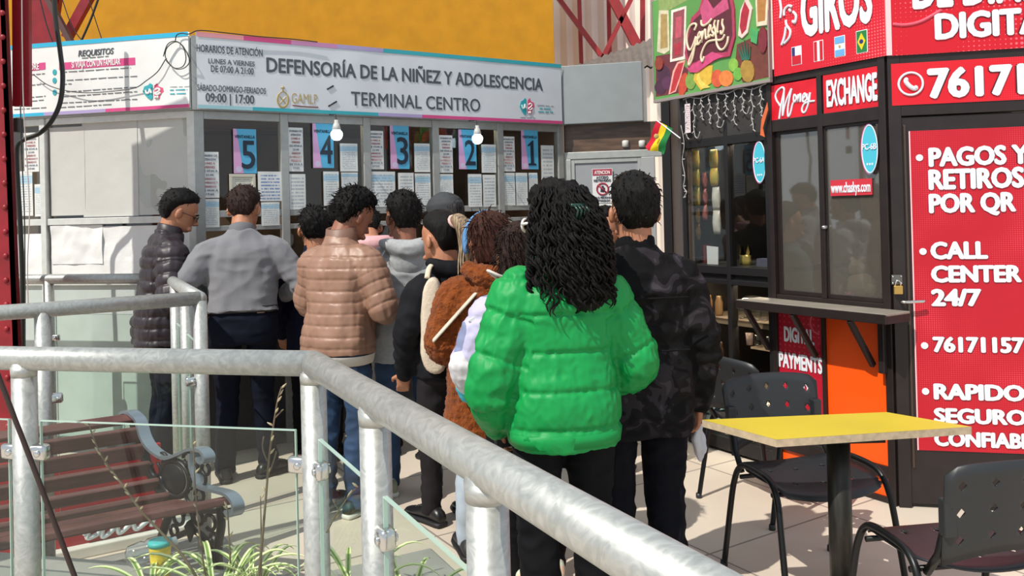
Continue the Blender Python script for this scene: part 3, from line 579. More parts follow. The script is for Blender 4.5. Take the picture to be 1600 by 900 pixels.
b = MB(); b.sheet(FE, u0, u1, z0, z1, .004, 3, 3, .002, 9, .001); b.build('notice_sheet', printed('printed sheet 3', 10, PAP, (.62, .66, .7), seed=4.), None, True, 'white printed sheet under the no-entry sign on the grey door', 'notice', 'printed sheets on the glass')
# spot lights over the door
for x, nm in ((977, 'left'), (1003, 'right')):
    u, z = FE.uv(x, 224, .0); b = MB(); b.lathe(FE.P(u, -.02, z-.03), [(.02, 0), (.028, .008), (.028, .05), (.02, .056)], 12); b.build('jar', mat('pale spot light', 'cfcfca', .5), None, True, 'small pale spot light over the grey door, %s one' % nm, 'pot', 'spot lights over the grey door')
# ================================================================== KIOSK ROW (right)
kk = thing('money_kiosk', FK.P(-.3, -.5, 0), 'dark brown corner kiosk with sliding windows and red signs', 'kiosk')
def U(x, y=300, F=FK): return F.uv(x, y)[0]
def Zk(x, y, F=FK): return F.uv(x, y)[1]
uL, uM, uR = U(1207, 300), U(1287, 330), U(1380, 330)
def fbox(par, m, F, u0, u1, v0, v1, z0, z1, name='frame', bev=.003):
    b = MB(); b.box(F, min(u0, u1), max(u0, u1), v0, v1, z0, z1, bev); return b.build(name, m, par)
zs = Zk(1290, 466); zw = Zk(1290, 199)
fbox(kk, M_bronze, FK, uL-.012, uL+.02, -.05, .02, 0, 2.27, 'post'); fbox(kk, M_bronze, FK, uM-.016, uM+.016, -.05, .016, zs, 2.27, 'post'); fbox(kk, M_bronze, FK, uR+.0, .0, -.05, .02, 0, 2.31, 'corner_post')
fbox(kk, M_bronze, FD, .0, .06, -.05, .02, 0, 2.31, 'corner_post')
for z0, z1, n in ((2.25, 2.292, 'rail'), (1.972, 2.042, 'rail'), (zs-.05, zs, 'rail')): fbox(kk, M_bronze, FK, uL+.02, uR, -.05, .014, z0, z1, n)
fbox(kk, M_bronze, FK, uL, uR, -.05, -.004, zs-.1, zs-.05, 'rail')
# window sashes
for a, c, v, nm in ((uL+.02, uM, -.012, 'l'), (uM-.005, uR, .0, 'r')):
    s_ = fbox(kk, M_bronze, FK, a, a+.028, v-.02, v, zs, 1.975, 'window_sash')
    for q in ((c-.02, c, zs, 1.975), (a+.028, c-.02, zs, zs+.025), (a+.028, c-.02, 1.955, 1.975)): fbox(s_, M_bronze, FK, q[0], q[1], v-.02, v, q[2], q[3], 'sash_bar', .002)
    fbox(s_, glass('kiosk glass', (.86, .86, .84), .12, .03, .5, haze=.22), FK, a+.028, c-.02, v-.013, v-.008, zs+.025, 1.955, 'window_pane', 0)  # grey haze put into the pane in place of bright reflections
b = MB(); b.ball(FK.P(uM+.012, .012, Zk(1287, 355)), .018, .012, .012, 6); b.build('window_catch', mat('chrome', 'd0d0d0', .2, 1), kk, True)
# body
M_kin = mat('kiosk interior', '7d776c', .8, var=.15, scale=2)
fbox(kk, M_kin, FK, uL-.012, 1.3, -1.35, -1.3, 0, 2.35, 'back_wall', 0); fbox(kk, M_kin, FK, uL-.03, uL-.012, -1.3, -.05, 0, 2.3, 'side_wall', 0)
fbox(kk, M_bronze, FK, uL, -.0, -1.3, .0, 2.3, 2.34, 'ceiling_panel', 0)
fbox(kk, M_kin, FK, uL, -.02, -1.2, -.06, .93, .96, 'inner_counter', 0)
# lower front: two panels
u_o0, u_o1 = U(1291, 560), U(1379, 560); zl1 = zs-.1
fbox(kk, M_bronze, FK, u_o0-.02, u_o0, -.05, .014, 0, zl1, 'post'); 
zb1, zb0 = Zk(1328, 713), Zk(1328, 725)
fbox(kk, M_bronze, FK, uL, uR, -.05, .01, zb0-.02, zb1, 'rail'); fbox(kk, M_bronze, FK, uL, uR, -.05, .01, 0, .03, 'rail')
M_orange = mat('orange panel', 'ff5a10', .35, var=.04, scale=3)
fbox(kk, M_orange, FK, u_o0, uR, -.03, -.008, zb1, zl1, 'front_panel', 0); fbox(kk, M_orange, FK, uL+.02, uR, -.03, -.008, .03, zb0-.02, 'front_panel', 0)
fbox(kk, M_dark, FK, uL+.02, u_o0-.02, -.03, -.01, .14, zl1, 'front_panel', 0)
# fold-down counter shelf with brackets
sh = thing('counter_shelf', FK.P(-.5, .1, Zk(1385, 490)), 'narrow brown counter shelf on slanted brackets under the kiosk windows', 'shelf')
V_S = .22; us0, zsh = FK.uv(1150, 472, V_S); us1, _ = FK.uv(1384, 491, V_S)
zsh = .5*(FK.uv(1150, 471, V_S)[1]+FK.uv(1384, 488, V_S)[1])
b = MB(); b.box(FK, us0, us1, .02, V_S, zsh-.012, zsh, .003); b.build('shelf_board', mat('shelf top', '9c9488', .35, .2, var=.1), sh)
b = MB(); b.box(FK, us0, us1, V_S-.02, V_S+.003, zsh-.05, zsh-.002, .003); b.build('edge_rail', M_bronze, sh)
b = MB(); b.box(FK, us1-.03, us1, .02, V_S, zsh-.05, zsh-.012, .003); b.build('end_rail', M_bronze, sh)
for x, y in ((1163, 482), (1236, 487), (1325, 497)):
    u, _z = FK.uv(x, y, V_S); p, q = FK.P(u, V_S-.012, zsh-.05), FK.P(u, .024, zsh-.30); d = (q-p).normalized(); s_ = FK.U*.012; t = d.cross(FK.U).normalized()*.014
    b = MB(); b.hexa([p-s_-t, p+s_-t, q+s_-t, q-s_-t, p-s_+t, p+s_+t, q+s_+t, q-s_+t], .002); b.build('bracket', M_bronze, sh)
u, _z = FK.uv(1378, 500, .03); b = MB(); b.box(FK, u-.015, u+.018, .02, .05, zsh-.33, zsh-.05, .003); b.build('wall_bar', M_bronze, sh)
# signs ------------------------------------------------------------
M_r1 = dotted('red dotted print', 'd0142c', 'ff6d72', 60, size=.30); M_r2 = dotted('bright red dotted print', 'c8001c', 'f86a78', 42, size=.36); M_r3 = dotted('door red print', 'b80a22', 'ee3d50', 95, size=.30); M_r4 = dotted('number red print', 'd20820', 'ef4453', 95, size=.28)
M_r5 = mat('money red print', 'd31226', .4, var=.12, scale=6); M_lt = mat('sign letter white', 'e4e6ee', .45); M_shadow = mat('letter edge', '3a0d14', .6); M_wline = mat('pale pink edge', 'f3c3c6', .5)
def sign_quad(name, F, u0, u1, z0, z1, v, m, label, cat='sign', th=.012, asp=True):
    b = MB(); b.quad(F, u0, u1, z0, z1, v, th); o = b.build(name, m, None, False, label, cat)
    if asp:
        uvd = o.data.uv_layers[0].data
        for l in uvd: l.uv = (l.uv[0]*(u1-u0), l.uv[1]*(z1-z0))
    return o
def S(F, s, tl, br, v, par, m=None, bold=.045, edge=True, **k):
    if edge: 
        e = px_text(F, s, tl, br, v-.0005, M_shadow, par, bold=bold+.018, name='letter_edge', th=.0012, **k)
    return px_text(F, s, tl, br, v+.0015, m or M_lt, par, bold=bold, th=.002, **k)
VS = .03
g0 = FK.uv(1208, 60, VS)[0]
gs = sign_quad('shop_sign', FK, g0, .018, 2.292, 3.05, VS, M_r1, 'large red GIROS sign with four flags above the kiosk windows')
S(FK, 'GIROS', (1250, -22), (1364, 34), VS+.002, gs, bold=.05)
def Pk(x, y, v=VS): return FK.uv(x, y, v)
cA = 3.81
def c4(x, y): return (1180+x/cA, y/cA)
rn = [[(150, 0), (158, 60), (152, 110)], [(175, 95), (178, 60), (200, 35), (222, 40)], [(186, 120), (190, 150), (212, 185), (205, 225), (175, 260)], [(160, 270), (178, 215), (186, 160)], [(228, 70), (246, 95), (240, 135), (225, 125)], [(205, 55), (215, 70)]]
strokes(FK, [[Pk(*c4(*p)) for p in ln] for ln in rn], .008, VS+.004, M_lt, gs, 'runner_mark')
def flagrect(tl, br): a, z1 = Pk(*tl); c, z0 = Pk(*br); return a, c, z0, z1
fl_m = {'w': mat('flag white', 'eeeef0', .5), 'r': mat('flag red', 'c4142c', .5), 'b': mat('flag navy', '24306e', .5), 'lb': mat('flag light blue', '6aa8dc', .5), 'g': mat('flag green', '1d7a3c', .5), 'y': mat('flag yellow', 'e6c81e', .5)}
def fq(o, a, c, z0, z1, m, v=VS+.003, nm='field'): b = MB(); b.box(FK, a, c, v-.002, v, z0, z1); return b.build(nm, fl_m[m], o)
for kind, tl, br, cy in (('chile', (1237.5, 75), (1252, 99), 0), ('peru', (1272, 66), (1286, 93), 0), ('argentina', (1304.5, 59), (1320, 86), 0), ('brazil', (1338.5, 50), (1355, 80), 0)):
    a, c, z0, z1 = flagrect(tl, br); w_, h_ = c-a, z1-z0
    b = MB(); b.box(FK, a-.004, c+.004, VS, VS+.0005, z0-.004, z1+.004); fo = b.build('flag_print', fl_m['w'], gs)
    if kind == 'chile': fq(fo, a, c, z0, z0+h_*.5, 'r'); fq(fo, a, a+w_*.36, z0+h_*.5, z1, 'b'); fq(fo, a+w_*.36, c, z0+h_*.5, z1, 'w')
    if kind == 'peru': fq(fo, a, a+w_/3, z0, z1, 'r'); fq(fo, c-w_/3, c, z0, z1, 'r')
    if kind == 'argentina':
        fq(fo, a, c, z0, z0+h_/3, 'lb'); fq(fo, a, c, z1-h_/3, z1, 'lb'); b = MB(); b.prism(FK, [((a+c)/2+.006*math.cos(t), (z0+z1)/2+.007*math.sin(t)) for t in [i*PI/5 for i in range(10)]], VS, VS+.004); b.build('emblem', M_gold, fo)
    if kind == 'brazil':
        fq(fo, a, c, z0, z1, 'g'); b = MB(); b.prism(FK, [(a+w_*.1, (z0+z1)/2), ((a+c)/2, z0+h_*.1), (c-w_*.1, (z0+z1)/2), ((a+c)/2, z1-h_*.1)], VS, VS+.005); b.build('emblem', fl_m['y'], fo)
        b = MB(); b.prism(FK, [((a+c)/2+w_*.2*math.cos(t), (z0+z1)/2+w_*.2*math.sin(t)) for t in [i*PI/8 for i in range(16)]], VS, VS+.006); b.build('emblem', fl_m['b'], fo)
ds = sign_quad('shop_sign', FD, .02, 1.5, 2.29, 3.05, VS, M_r2, 'large bright red sign reading DIGITAL above the phone number')
fbox(ds, M_wline, FD, -.004, .022, VS-.012, VS+.003, 2.292, 3.05, 'edge_strip', 0)
S(FD, 'DE DINERO', (1424, -42), (1596, 3), VS+.002, ds, bold=.055, ref='DE DIN'); S(FD, 'DIGITAL', (1459.5, 21.5), (1597, 54), VS+.002, ds, bold=.055, ref='DIGIT')
q = [FD.uv(x, y, VS) for x, y in ((1395, 38), (1415, 39), (1440, 33), (1470, 16))]; strokes(FD, [q], .009, VS+.0005, mat('pale red print', 'e0566a', .5), ds, 'swoosh')
ns = sign_quad('phone_sign', FD, FD.uv(1393, 130, .022)[0], 1.5, Zk(1393, 166, FD), Zk(1393, 101, FD), .022, M_r4, 'red sign with telephone symbol and number over the door')
S(FD, '76171157', (1448, 107.5), (1583, 148), .024, ns, bold=.055, ref='7617')
cc = FD.uv(1423, 131, .024); r_ = abs(FD.uv(1442, 131, .024)[0]-cc[0]); rz_ = r_
strokes(FD, [[(cc[0]+r_*math.cos(t), cc[1]+rz_*math.sin(t)) for t in [i*PI/10 for i in range(21)]]], .006, .025, M_lt, ns, 'ring')
strokes(FD, [[(cc[0]+r_*x, cc[1]+r_*y) for x, y in ((-.36, .42), (-.40, .2), (-.1, -.22), (.3, -.46), (.44, -.34))]], .012, .025, M_lt, ns, 'handset')
for q in ((-.36, .4), (.42, -.36)):
    b = MB(); b.ball(FD.P(cc[0]+r_*q[0], .025, cc[1]+r_*q[1]), r_*.2, r_*.05, r_*.2, 6); b.build('handset', M_lt, ns, True)
def skew_sign(name, F, tl, bl, tr_, br, v, m, label):
    a, z1 = F.uv(*tl, v); a2, z0 = F.uv(*bl, v); c, z3 = F.uv(*tr_, v); c2, z2 = F.uv(*br, v)
    return sign_quad(name, F, (a+a2)/2, (c+c2)/2, (z0+z2)/2, (z1+z3)/2, v, m, label)
ms = skew_sign('name_sign', FK, (1204, 135), (1205, 191), (1279, 121), (1280, 181), .012, M_r5, 'red sign with handwritten word Money over the left kiosk window')
def c8(x, y): return (1180+x/5, 90+y/5)
mon = [[(200, 755), (225, 560), (255, 400), (285, 270), (285, 215), (260, 190), (220, 205), (165, 260), (135, 340), (155, 420), (195, 480), (215, 520)], [(285, 270), (280, 420), (265, 560), (262, 700)], [(262, 700), (290, 560), (345, 380), (420, 210)], [(420, 210), (385, 380), (355, 560), (355, 680), (370, 705), (400, 650), (430, 520), (450, 460)],
       [(500, 350), (470, 320), (455, 400), (470, 450), (505, 400), (500, 340)], [(540, 310), (530, 450)], [(535, 400), (570, 310), (580, 340), (575, 450)], [(620, 400), (665, 340), (655, 295), (625, 340), (620, 430), (650, 445), (680, 410)], [(690, 300), (695, 400), (720, 400), (750, 280)], [(750, 280), (725, 450), (670, 610), (625, 635), (605, 580), (640, 490), (720, 445), (830, 430)]]
c8 = lambda x, y: (1200+x/11.38, 120+y/11.38)
strokes(FK, [[FK.uv(*c8(*p), .014) for p in ln] for ln in mon], .0062, .014, M_lt, ms)
es = skew_sign('name_sign', FK, (1286, 119), (1287, 178), (1374, 100), (1375, 166), .012, M_r5, 'red EXCHANGE sign over the right kiosk window')
S(FK, 'EXCHANGE', (1291, 126), (1371.5, 157), .014, es, bold=.05)
# door with its red poster
dz1 = Zk(1400, 184, FD); ud0, ud1 = FD.uv(1397, 300)[0], 1.05
door = fbox(kk, M_bronze, FD, ud0+.004, ud1, -.03, .008, .02, dz1, 'door')
fbox(kk, M_bronze, FD, .06, 1.5, -.05, .018, dz1+.006, 2.31, 'lintel'); fbox(kk, M_bronze, FD, ud1+.004, 1.5, -.05, .018, 0, dz1+.006, 'jamb')
fbox(door, mat('bronze edge', '4a3d34', .4, .3), FD, FD.uv(1417, 300)[0]-.012, FD.uv(1417, 300)[0], .006, .016, .2, dz1-.04, 'glazing_bar')
u0, z1 = FD.uv(1421, 205, .012); u0b, z0 = FD.uv(1432, 703, .012)
ps = sign_quad('door_poster', FD, (u0+u0b)/2, ud1-.06, z0, z1, .013, M_r3, 'tall red poster on the kiosk door listing PAGOS Y RETIROS and CALL CENTER', 'poster', .003)
fbox(ps, M_wline, FD, (u0+u0b)/2, (u0+u0b)/2+.006, .011, .0145, z0, z1, 'edge_strip', 0)
for s_, tl, br, rf in (('PAGOS Y', (1450, 231), (1573, 257), 'PAGOS'), ('RETIROS', (1450, 265), (1601, 293), None), ('POR QR', (1450.5, 303), (1588, 330.5), None), ('CALL', (1453, 378), (1544, 404.5), None), ('CENTER', (1454, 415), (1597, 441), None), ('24/7', (1454, 451.5), (1534, 478.5), None), ('76171157', (1456.5, 526), (1601, 552), None), ('RAPIDO', (1458, 599), (1602, 627.5), None), ('SEGURO', (1458.5, 637), (1605, 665), None), ('CONFIABLE', (1459, 673), (1597, 701.5), 'CONFIAB')):
    S(FD, s_, tl, br, .0145, ps, bold=.06, ref=rf)
for x, y in ((1436.5, 246.5), (1442, 393), (1444.5, 540), (1446, 611.5)):
    a, z = FD.uv(x, y, .014); r_ = .017; b = MB(); b.prism(FD, [(a+r_*math.cos(t), z+r_*math.sin(t)) for t in [i*PI/8 for i in range(16)]], .013, .017); b.build('bullet', M_lt, ps)
pd = thing('padlock', FD.P(*(lambda a, z: (a, .03, z))(*FD.uv(1401, 452))), 'brass padlock on a chrome hasp beside the kiosk door', 'padlock')
a, z = FD.uv(1401, 452); M_brass = mat('brass', 'c9a45a', .35, .8); M_chr = mat('chrome', 'd0d0d0', .2, 1)
b = MB(); b.box(FD, a-.021, a+.021, .024, .044, z-.022, z+.022, .004); b.build('lock_body', M_brass, pd)
b = MB(); b.tube([FD.P(a+.013*math.cos(t), .034, z+.022+.026*max(0, math.sin(t))+(.0)) for t in [i*PI/8 for i in range(9)]], .004, 8); b.build('shackle', M_chr, pd, True)
b = MB(); b.box(FD, a-.028, a+.024, .018, .024, z+.025, z+.075, .003); b.build('hasp_plate', mat('dull steel', '77746e', .35, .8), pd)
for q in ((-.022, .033), (.018, .033), (-.022, .067), (.018, .067)): b = MB(); b.ball(FD.P(a+q[0], .025, z+q[1]), .005, n=5); b.build('screw', M_chr, pd, True)
a, z = FD.uv(1406, 470); hd = MB(); hd.tube(smooth_line([FD.P(a, .01, z), FD.P(a, .05, z), FD.P(a+.02, .06, z), FD.P(a+.09, .055, z+.003), FD.P(a+.1, .05, z+.003)], 4), .008, 10); hd.build('door_handle', M_chr, door, True)
b = MB(); b.box(FD, a-.015, a+.017, .008, .013, z-.13, z+.025, .003); b.build('handle_plate', mat('handle plate', '3c4a48', .35, .6), door)
# lower red sign
u0, z1 = FK.uv(1211, 486, .004); u1, _ = FK.uv(1287, 500, .004); zd0 = Zk(1287, 660)
pay = sign_quad('payments_sign', FK, u0, u1, zd0, zl1-.005, .004, dotted('payments red print', 'b4122c', 'd63a50', 30, size=.3), 'red DIGITAL PAYMENTS sign on the kiosk front below the shelf', 'sign', .003)
S(FK, 'DIGITAL', (1225, 509.5), (1272.5, 540), .005, pay, bold=.05); S(FK, 'PAYMENTS', (1217, 548.5), (1285.5, 585), .005, pay, bold=.05); S(FK, 'AND', (1238, 593.5), (1263.5, 617), .005, pay, bold=.05)
M_faint = mat('faint red print', 'd9566a', .5)
cc = FK.uv(1222, 600, .005); strokes(FK, [[(cc[0]+.024*math.cos(t), cc[1]+.035*math.sin(t)) for t in [i*PI/8 for i in range(17)]], [(cc[0]+x, cc[1]+y) for x, y in ((.012, .014), (0, .02), (-.01, .01), (.01, -.008), (0, -.02), (-.012, -.013))], [(cc[0], cc[1]+.026), (cc[0], cc[1]-.026)]], .002, .005, M_faint, pay, 'coin_mark')
cc = FK.uv(1280, 505, .005); strokes(FK, [[(cc[0]+.06*math.cos(t), cc[1]+.06*math.sin(t)) for t in [PI*.7+i*PI*.8/8 for i in range(9)]]], .006, .003, M_faint, pay, 'coin_mark')
# stickers
def oval(F, cx, cy, wx, wy, v, txt, label):
    c = F.uv(cx, cy, v); rx = abs(F.uv(cx+wx/2, cy, v)[0]-c[0]); rz = abs(F.uv(cx, cy+wy/2, v)[1]-c[1]); el = lambda k, dx=0: [(c[0]+dx+rx*k*math.cos(t), c[1]+rz*k*math.sin(t)) for t in [i*PI/16 for i in range(32)]]
    b = MB(); b.prism(F, el(1), v-.002, v); o = b.build('oval_sticker', mat('sticker teal', '48b9cf', .5), None, False, label, 'sticker')
    b = MB(); b.prism(F, el(1.02, -rx*.07), v-.003, v-.001); b.build('pink_rim', M_pink, o)
    strokes(F, [el(.95, rx*.02)+el(.95, rx*.02)[:1]], .003, v, M_lt, o, 'white_rim')
    put_text(F, txt, c[0]-rx*.86, c[0]+rx*.86, c[1]-rz*.02, c[1]+rz*.22, v+.0015, M_lt, o, bold=.02)
    for dx in (-.3, 0, .3): b = MB(); b.prism(F, [(c[0]+rx*dx+rx*.1*math.cos(t), c[1]-rz*.6+rx*.13*math.sin(t)) for t in [i*PI/4 for i in range(8)]], v, v+.0015); b.build('dot_mark', M_lt, o)
oval(FK, 1358.5, 233, 26, 78, .016, 'PC-6B', 'round teal PC-6B sticker at the top of the right kiosk window')
a, z1 = FK.uv(1297, 283, .004); c, z0 = FK.uv(1363, 303, .004)
ws = sign_quad('web_sticker', FK, a, c, z0-.004, z1+.004, .004, mat('sticker red', 'c8303f', .5), 'red web address sticker across the right kiosk window', 'sticker', .002)
px_text(FK, 'www.chaskys.com', (1298.5, 285.5), (1360.5, 299.5), .005, M_lt, ws, bold=.03, cap='k')
# objects seen through the windows
b = MB(); u, z = FK.uv(1243, 436, -.35); b.ball(FK.P(u, -.35, z-.06), .14, .12, .19, 14); dm = b.build('grey_dome', mat('grey dome', '8f8a86', .5), None, True, 'pale grey rounded shape behind the left kiosk window', 'dome')  # plain dome for an unidentified rounded shape, not a light source
b = MB(); b.tube([FK.P(u, -.35, z-.3), FK.P(u, -.35, z-.2)], [.09, .05], 14); b.build('base', M_dark, dm, True)
tb = thing('plush_toy', FK.P(*(lambda a, z: (a, -.3, .96))(*FK.uv(1345, 445, -.3))), 'pale brown plush toy behind the right kiosk window', 'toy')
u, z = FK.uv(1345, 440, -.3); M_pl = mat('plush', '9c8a70', .9, bump=.5, bscale=90)
for nm, du, dz, r_ in (('body', .0, -.03, .085), ('head', -.015, .075, .055), ('ear', -.05, .12, .02), ('ear', .025, .125, .02), ('paw', .08, -.04, .035), ('paw', -.085, -.05, .035)):
    b = MB(); b.ball(FK.P(u+du, -.3+(.03 if nm == 'paw' else 0), z+dz), r_, n=8); b.build(nm, M_pl, tb, True)
u, z = FK.uv(1328, 460, -.2); b = MB(); b.lathe(FK.P(u, -.2, .962), [(.02, 0), (.028, .0), (.03, .03), (.024, .05), (.024, .07), (.027, .085)], 14); b.build('pink_cup', mat('pink cup', 'b04f78', .4), None, True, 'small pink pot on the counter inside the right kiosk window', 'pot')

# ------------------------------------------------------------------ snack kiosk
sk = thing('snack_kiosk', FK.P(-1.1, -.4, 0), 'black framed snack kiosk with glass shelves under the fruit picture', 'kiosk')
s0, s1 = U(1069, 320), uL-.012; sm = U(1135, 320)
for a in (s0, sm, s1-.03): fbox(sk, M_black, FK, a, a+.03, -.05, .014, 0, 2.3, 'post')
zA1, zA0 = Zk(1135, 226), Zk(1135, 416)
zB1, zB0 = Zk(1135, 444), Zk(1135, 668)
for z0, z1 in ((zA1, zA1+.05), (zA0-.05, zA0), (zB1-.0, zB1+.03), (.02, .1)): fbox(sk, M_black, FK, s0+.03, s1-.03, -.05, .012, z0, z1, 'rail')
fbox(sk, M_black, FK, s0+.03, s1-.03, -.04, -.01, zB1+.03, zA0-.05, 'rail'); fbox(sk, M_dark, FK, s0, s1, -.05, .01, zA1+.05, 2.31, 'header_panel')
M_gl2 = glass('snack kiosk glass', (.9, .9, .88), .02, .01, .14)
for a, c in ((s0+.03, sm), (sm+.03, s1-.03)):
    fbox(sk, M_gl2, FK, a, c, -.015, -.01, zA0, zA1, 'window_pane', 0); fbox(sk, M_gl2, FK, a, c, -.015, -.01, .1, zB1, 'window_pane', 0)
fbox(sk, mat('snack interior', '5a4a40', .8, var=.3, scale=3), FK, s0, s1, -.85, -.8, 0, 2.3, 'back_wall', 0); fbox(sk, M_dark, FK, s0-.02, s0, -.8, 0, 0, 2.3, 'side_wall', 0)
fbox(sk, M_dark, FK, s0, s1, -.8, -.05, zA0-.03, zA0, 'inner_counter', 0)
fbox(sk, mat('kiosk fill lamp', (1, .93, .82), .5, emit=16), FK, s0+.1, s1-.1, -.15, -.1, zA1+.018, zA1+.045, 'hidden_fill_lamp', 0)  # added fill lamp, tucked out of view behind the top rail
fbox(sk, mat('shelf fill strip', (1, .93, .82), .5, emit=30), FK, s0+.1, s1-.1, -.09, -.06, zB1+.01, zB1+.028, 'hidden_fill_lamp', 0)  # added strip behind the rail to brighten the lower goods
zC = Zk(1135, 500); zD = Zk(1160, 548)
zE = Zk(1120, 604)
for z in (zC, zE):
    fbox(sk, mat('under shelf fill strip', (1, .94, .84), .5, emit=22), FK, s0+.05, s1-.05, -.075, -.055, z-.026, z-.016, 'shelf_fill_lamp', 0)  # strips added under the shelves to brighten the jars and packs
    fbox(sk, mat('shelf board', '8d7a66', .5), FK, s0+.03, s1-.03, -.046, -.04, z-.034, z, 'shelf_lip', 0)  # lip added to hide the strip behind it
    fbox(sk, mat('shelf board', '8d7a66', .5), FK, s0+.03, s1-.03, -.4, -.04, z-.015, z, 'shelf', 0)
fbox(sk, mat('shelf board', '8d7a66', .5), FK, sm+.03, s1-.03, -.3, -.15, zD-.012, zD, 'shelf', 0)
# picture sign
VB = .05
def c3(x, y): return (860+x/4.324, y/4.324)
b0, bz0 = FK.uv(*c3(706, 672), VB); b1, _ = FK.uv(*c3(1478, 530), VB); bz1 = 2.95; bz0 = (FK.uv(*c3(706, 675), VB)[1]+FK.uv(*c3(1478, 535), VB)[1])/2
M_gr = mat('picture green', '5f9a50', .45, var=.12, scale=3)
pic = sign_quad('picture_sign', FK, b0, b1, bz0, bz1, VB, M_gr, 'large fruit picture sign with script lettering above the snack kiosk', 'sign', .02, False)
for q in ((b0-.01, b1+.01, bz0-.02, bz0), (b0-.01, b0, bz0, bz1), (b1, b1+.01, bz0, bz1)): fbox(pic, mat('grey frame', '9a8f8c', .5, .2), FK, q[0], q[1], VB-.02, VB+.006, q[2], q[3], 'frame_bar', .002)
lay = [VB]
def blob(pts, col, name='fruit_print', rough=.5, var=.0):
    lay[0] += .0003; b = MB(); q = [FK.uv(*c3(*p), VB) for p in pts]; b.prism(FK, q, VB-.001, lay[0]); return b.build(name, mat('print '+col, col, rough, var=.12, scale=30), pic)
def ell(cx, cy, rx, ry, n=14, a0=0.): return [(cx+rx*math.cos(t)*math.cos(a0)-ry*math.sin(t)*math.sin(a0), cy+rx*math.cos(t)*math.sin(a0)+ry*math.sin(t)*math.cos(a0)) for t in [i*2*PI/n for i in range(n)]]
blob([(712, 380), (820, 360), (930, 470), (930, 620), (712, 655)], '6a3038'); blob([(1260, 300), (1350, 260), (1470, 200), (1480, 520), (1300, 560), (1250, 420)], '6f3a30'); blob([(730, 0), (930, 0), (820, 60), (735, 90)], '8aa060')
blob(ell(765, 500, 45, 60), '4a2a40'); blob(ell(745, 590, 40, 50), '4a2a40'); blob(ell(790, 560, 36, 46), '5b3150')
blob([(735, 70), (800, 70), (806, 340), (770, 365), (722, 350)], 'cfc6a8'); blob([(748, 95), (790, 95), (794, 320), (745, 330)], 'a98e58'); blob([(818, 70), (920, 40), (912, 400), (810, 420)], 'e2d8cc'); blob([(832, 85), (908, 60), (900, 380), (824, 400)], '8e4a50'); blob([(850, 120), (890, 110), (885, 250), (845, 260)], 'c05566'); blob([(840, 300), (890, 280), (880, 370), (840, 375)], 'a83040')
blob([(800, 640), (830, 480), (860, 420), (915, 405), (885, 520), (850, 620)], 'e6a49a'); blob([(812, 630), (840, 490), (868, 430), (905, 420), (878, 515), (845, 610)], 'b8343c')
blob(ell(900, 570, 30, 80, a0=.2), 'c04a34'); blob(ell(950, 550, 35, 55), '7a9a48'); blob([(980, 480), (1010, 450), (1100, 440), (1090, 560), (1020, 610), (970, 540)], 'd8b040'); blob([(1000, 470), (1020, 540), (1080, 590), (1030, 600), (990, 540)], 'e6cc60'); blob(ell(1130, 530, 40, 60), 'd05a38'); blob(ell(1190, 530, 48, 55), 'e08040'); blob(ell(1240, 440, 32, 46), '86b84c'); blob(ell(1270, 500, 30, 44), '6fae48'); blob(ell(1335, 480, 46, 78, a0=-.1), 'a8843c')
for i in range(5): blob([(1300+i*10, 410), (1270+i*22, 270+abs(i-2)*22), (1312+i*10, 400)], '2f6a58')
blob([(1360, 190), (1410, 210), (1400, 300), (1360, 280)], '49a060'); blob(ell(1440, 270, 30, 90), '7a2a34'); blob([(1290, 70), (1330, -20), (1370, 60), (1340, 220), (1300, 260), (1275, 240)], 'e6c8c0'); blob([(1296, 90), (1320, 10), (1352, 70), (1330, 200), (1300, 235), (1286, 180)], 'a82838'); blob([(1392, -20), (1480, -30), (1470, 170), (1400, 180)], 'd8ccb0'); blob([(1404, -10), (1466, -20), (1458, 140), (1408, 150)], 'b07a40'); blob(ell(740, 430, 28, 44), '8a3a30')
blob([(930, 250), (960, 120), (1010, 70), (1030, 0), (1060, -40), (1230, -40), (1250, 60), (1255, 250), (1220, 380), (1120, 400), (1000, 470), (940, 470), (915, 360)], 'a83858'); blob([(940, 260), (975, 140), (1030, 90), (1050, 10), (1080, -40), (1210, -40), (1232, 70), (1238, 240), (1205, 350), (1100, 360), (990, 420), (950, 430), (930, 350)], '5b2430'); blob([(1020, 60), (1060, -20), (1110, 60), (1200, -30), (1215, 60), (1130, 110), (1040, 170)], 'c05078'); blob([(930, 460), (1000, 420), (1100, 350), (1180, 380), (1110, 410), (1000, 490), (950, 490)], 'c84878')
gen = [[(285, 180), (315, 110), (290, 75), (220, 110), (170, 230), (165, 380), (200, 490), (245, 460), (310, 280)], [(320, 280), (280, 500), (250, 640), (200, 740), (195, 690), (240, 570), (300, 430), (340, 400)], [(335, 330), (380, 270), (375, 210), (345, 260), (335, 400), (365, 390), (390, 340)], [(415, 190), (400, 380)], [(405, 330), (440, 200), (460, 180), (468, 310), (495, 290)], [(505, 230), (545, 150), (535, 100), (512, 170), (510, 290), (550, 250)],
       [(600, 130), (570, 170), (575, 210), (600, 240), (585, 270), (562, 262)], [(620, 20), (602, 90), (620, 180), (635, 330), (650, 420), (700, 490), (760, 470), (810, 380), (825, 280)], [(670, 20), (650, 200), (668, 210)], [(740, 0), (730, 80), (752, 150), (738, 220), (710, 235), (705, 185)], [(770, 250), (720, 330), (600, 340), (500, 370), (430, 470), (390, 600), (410, 680), (440, 600)], [(395, 20), (400, 90), (440, 105), (510, 60), (560, 0)]]
c3 = lambda x, y: (1060+x/10.24, 30+y/10.24)
strokes(FK, [[FK.uv(*c3(*p), VB) for p in ln] for ln in gen], .0078, lay[0]+.003, mat('cream lettering', 'e9d5b8', .5), pic)
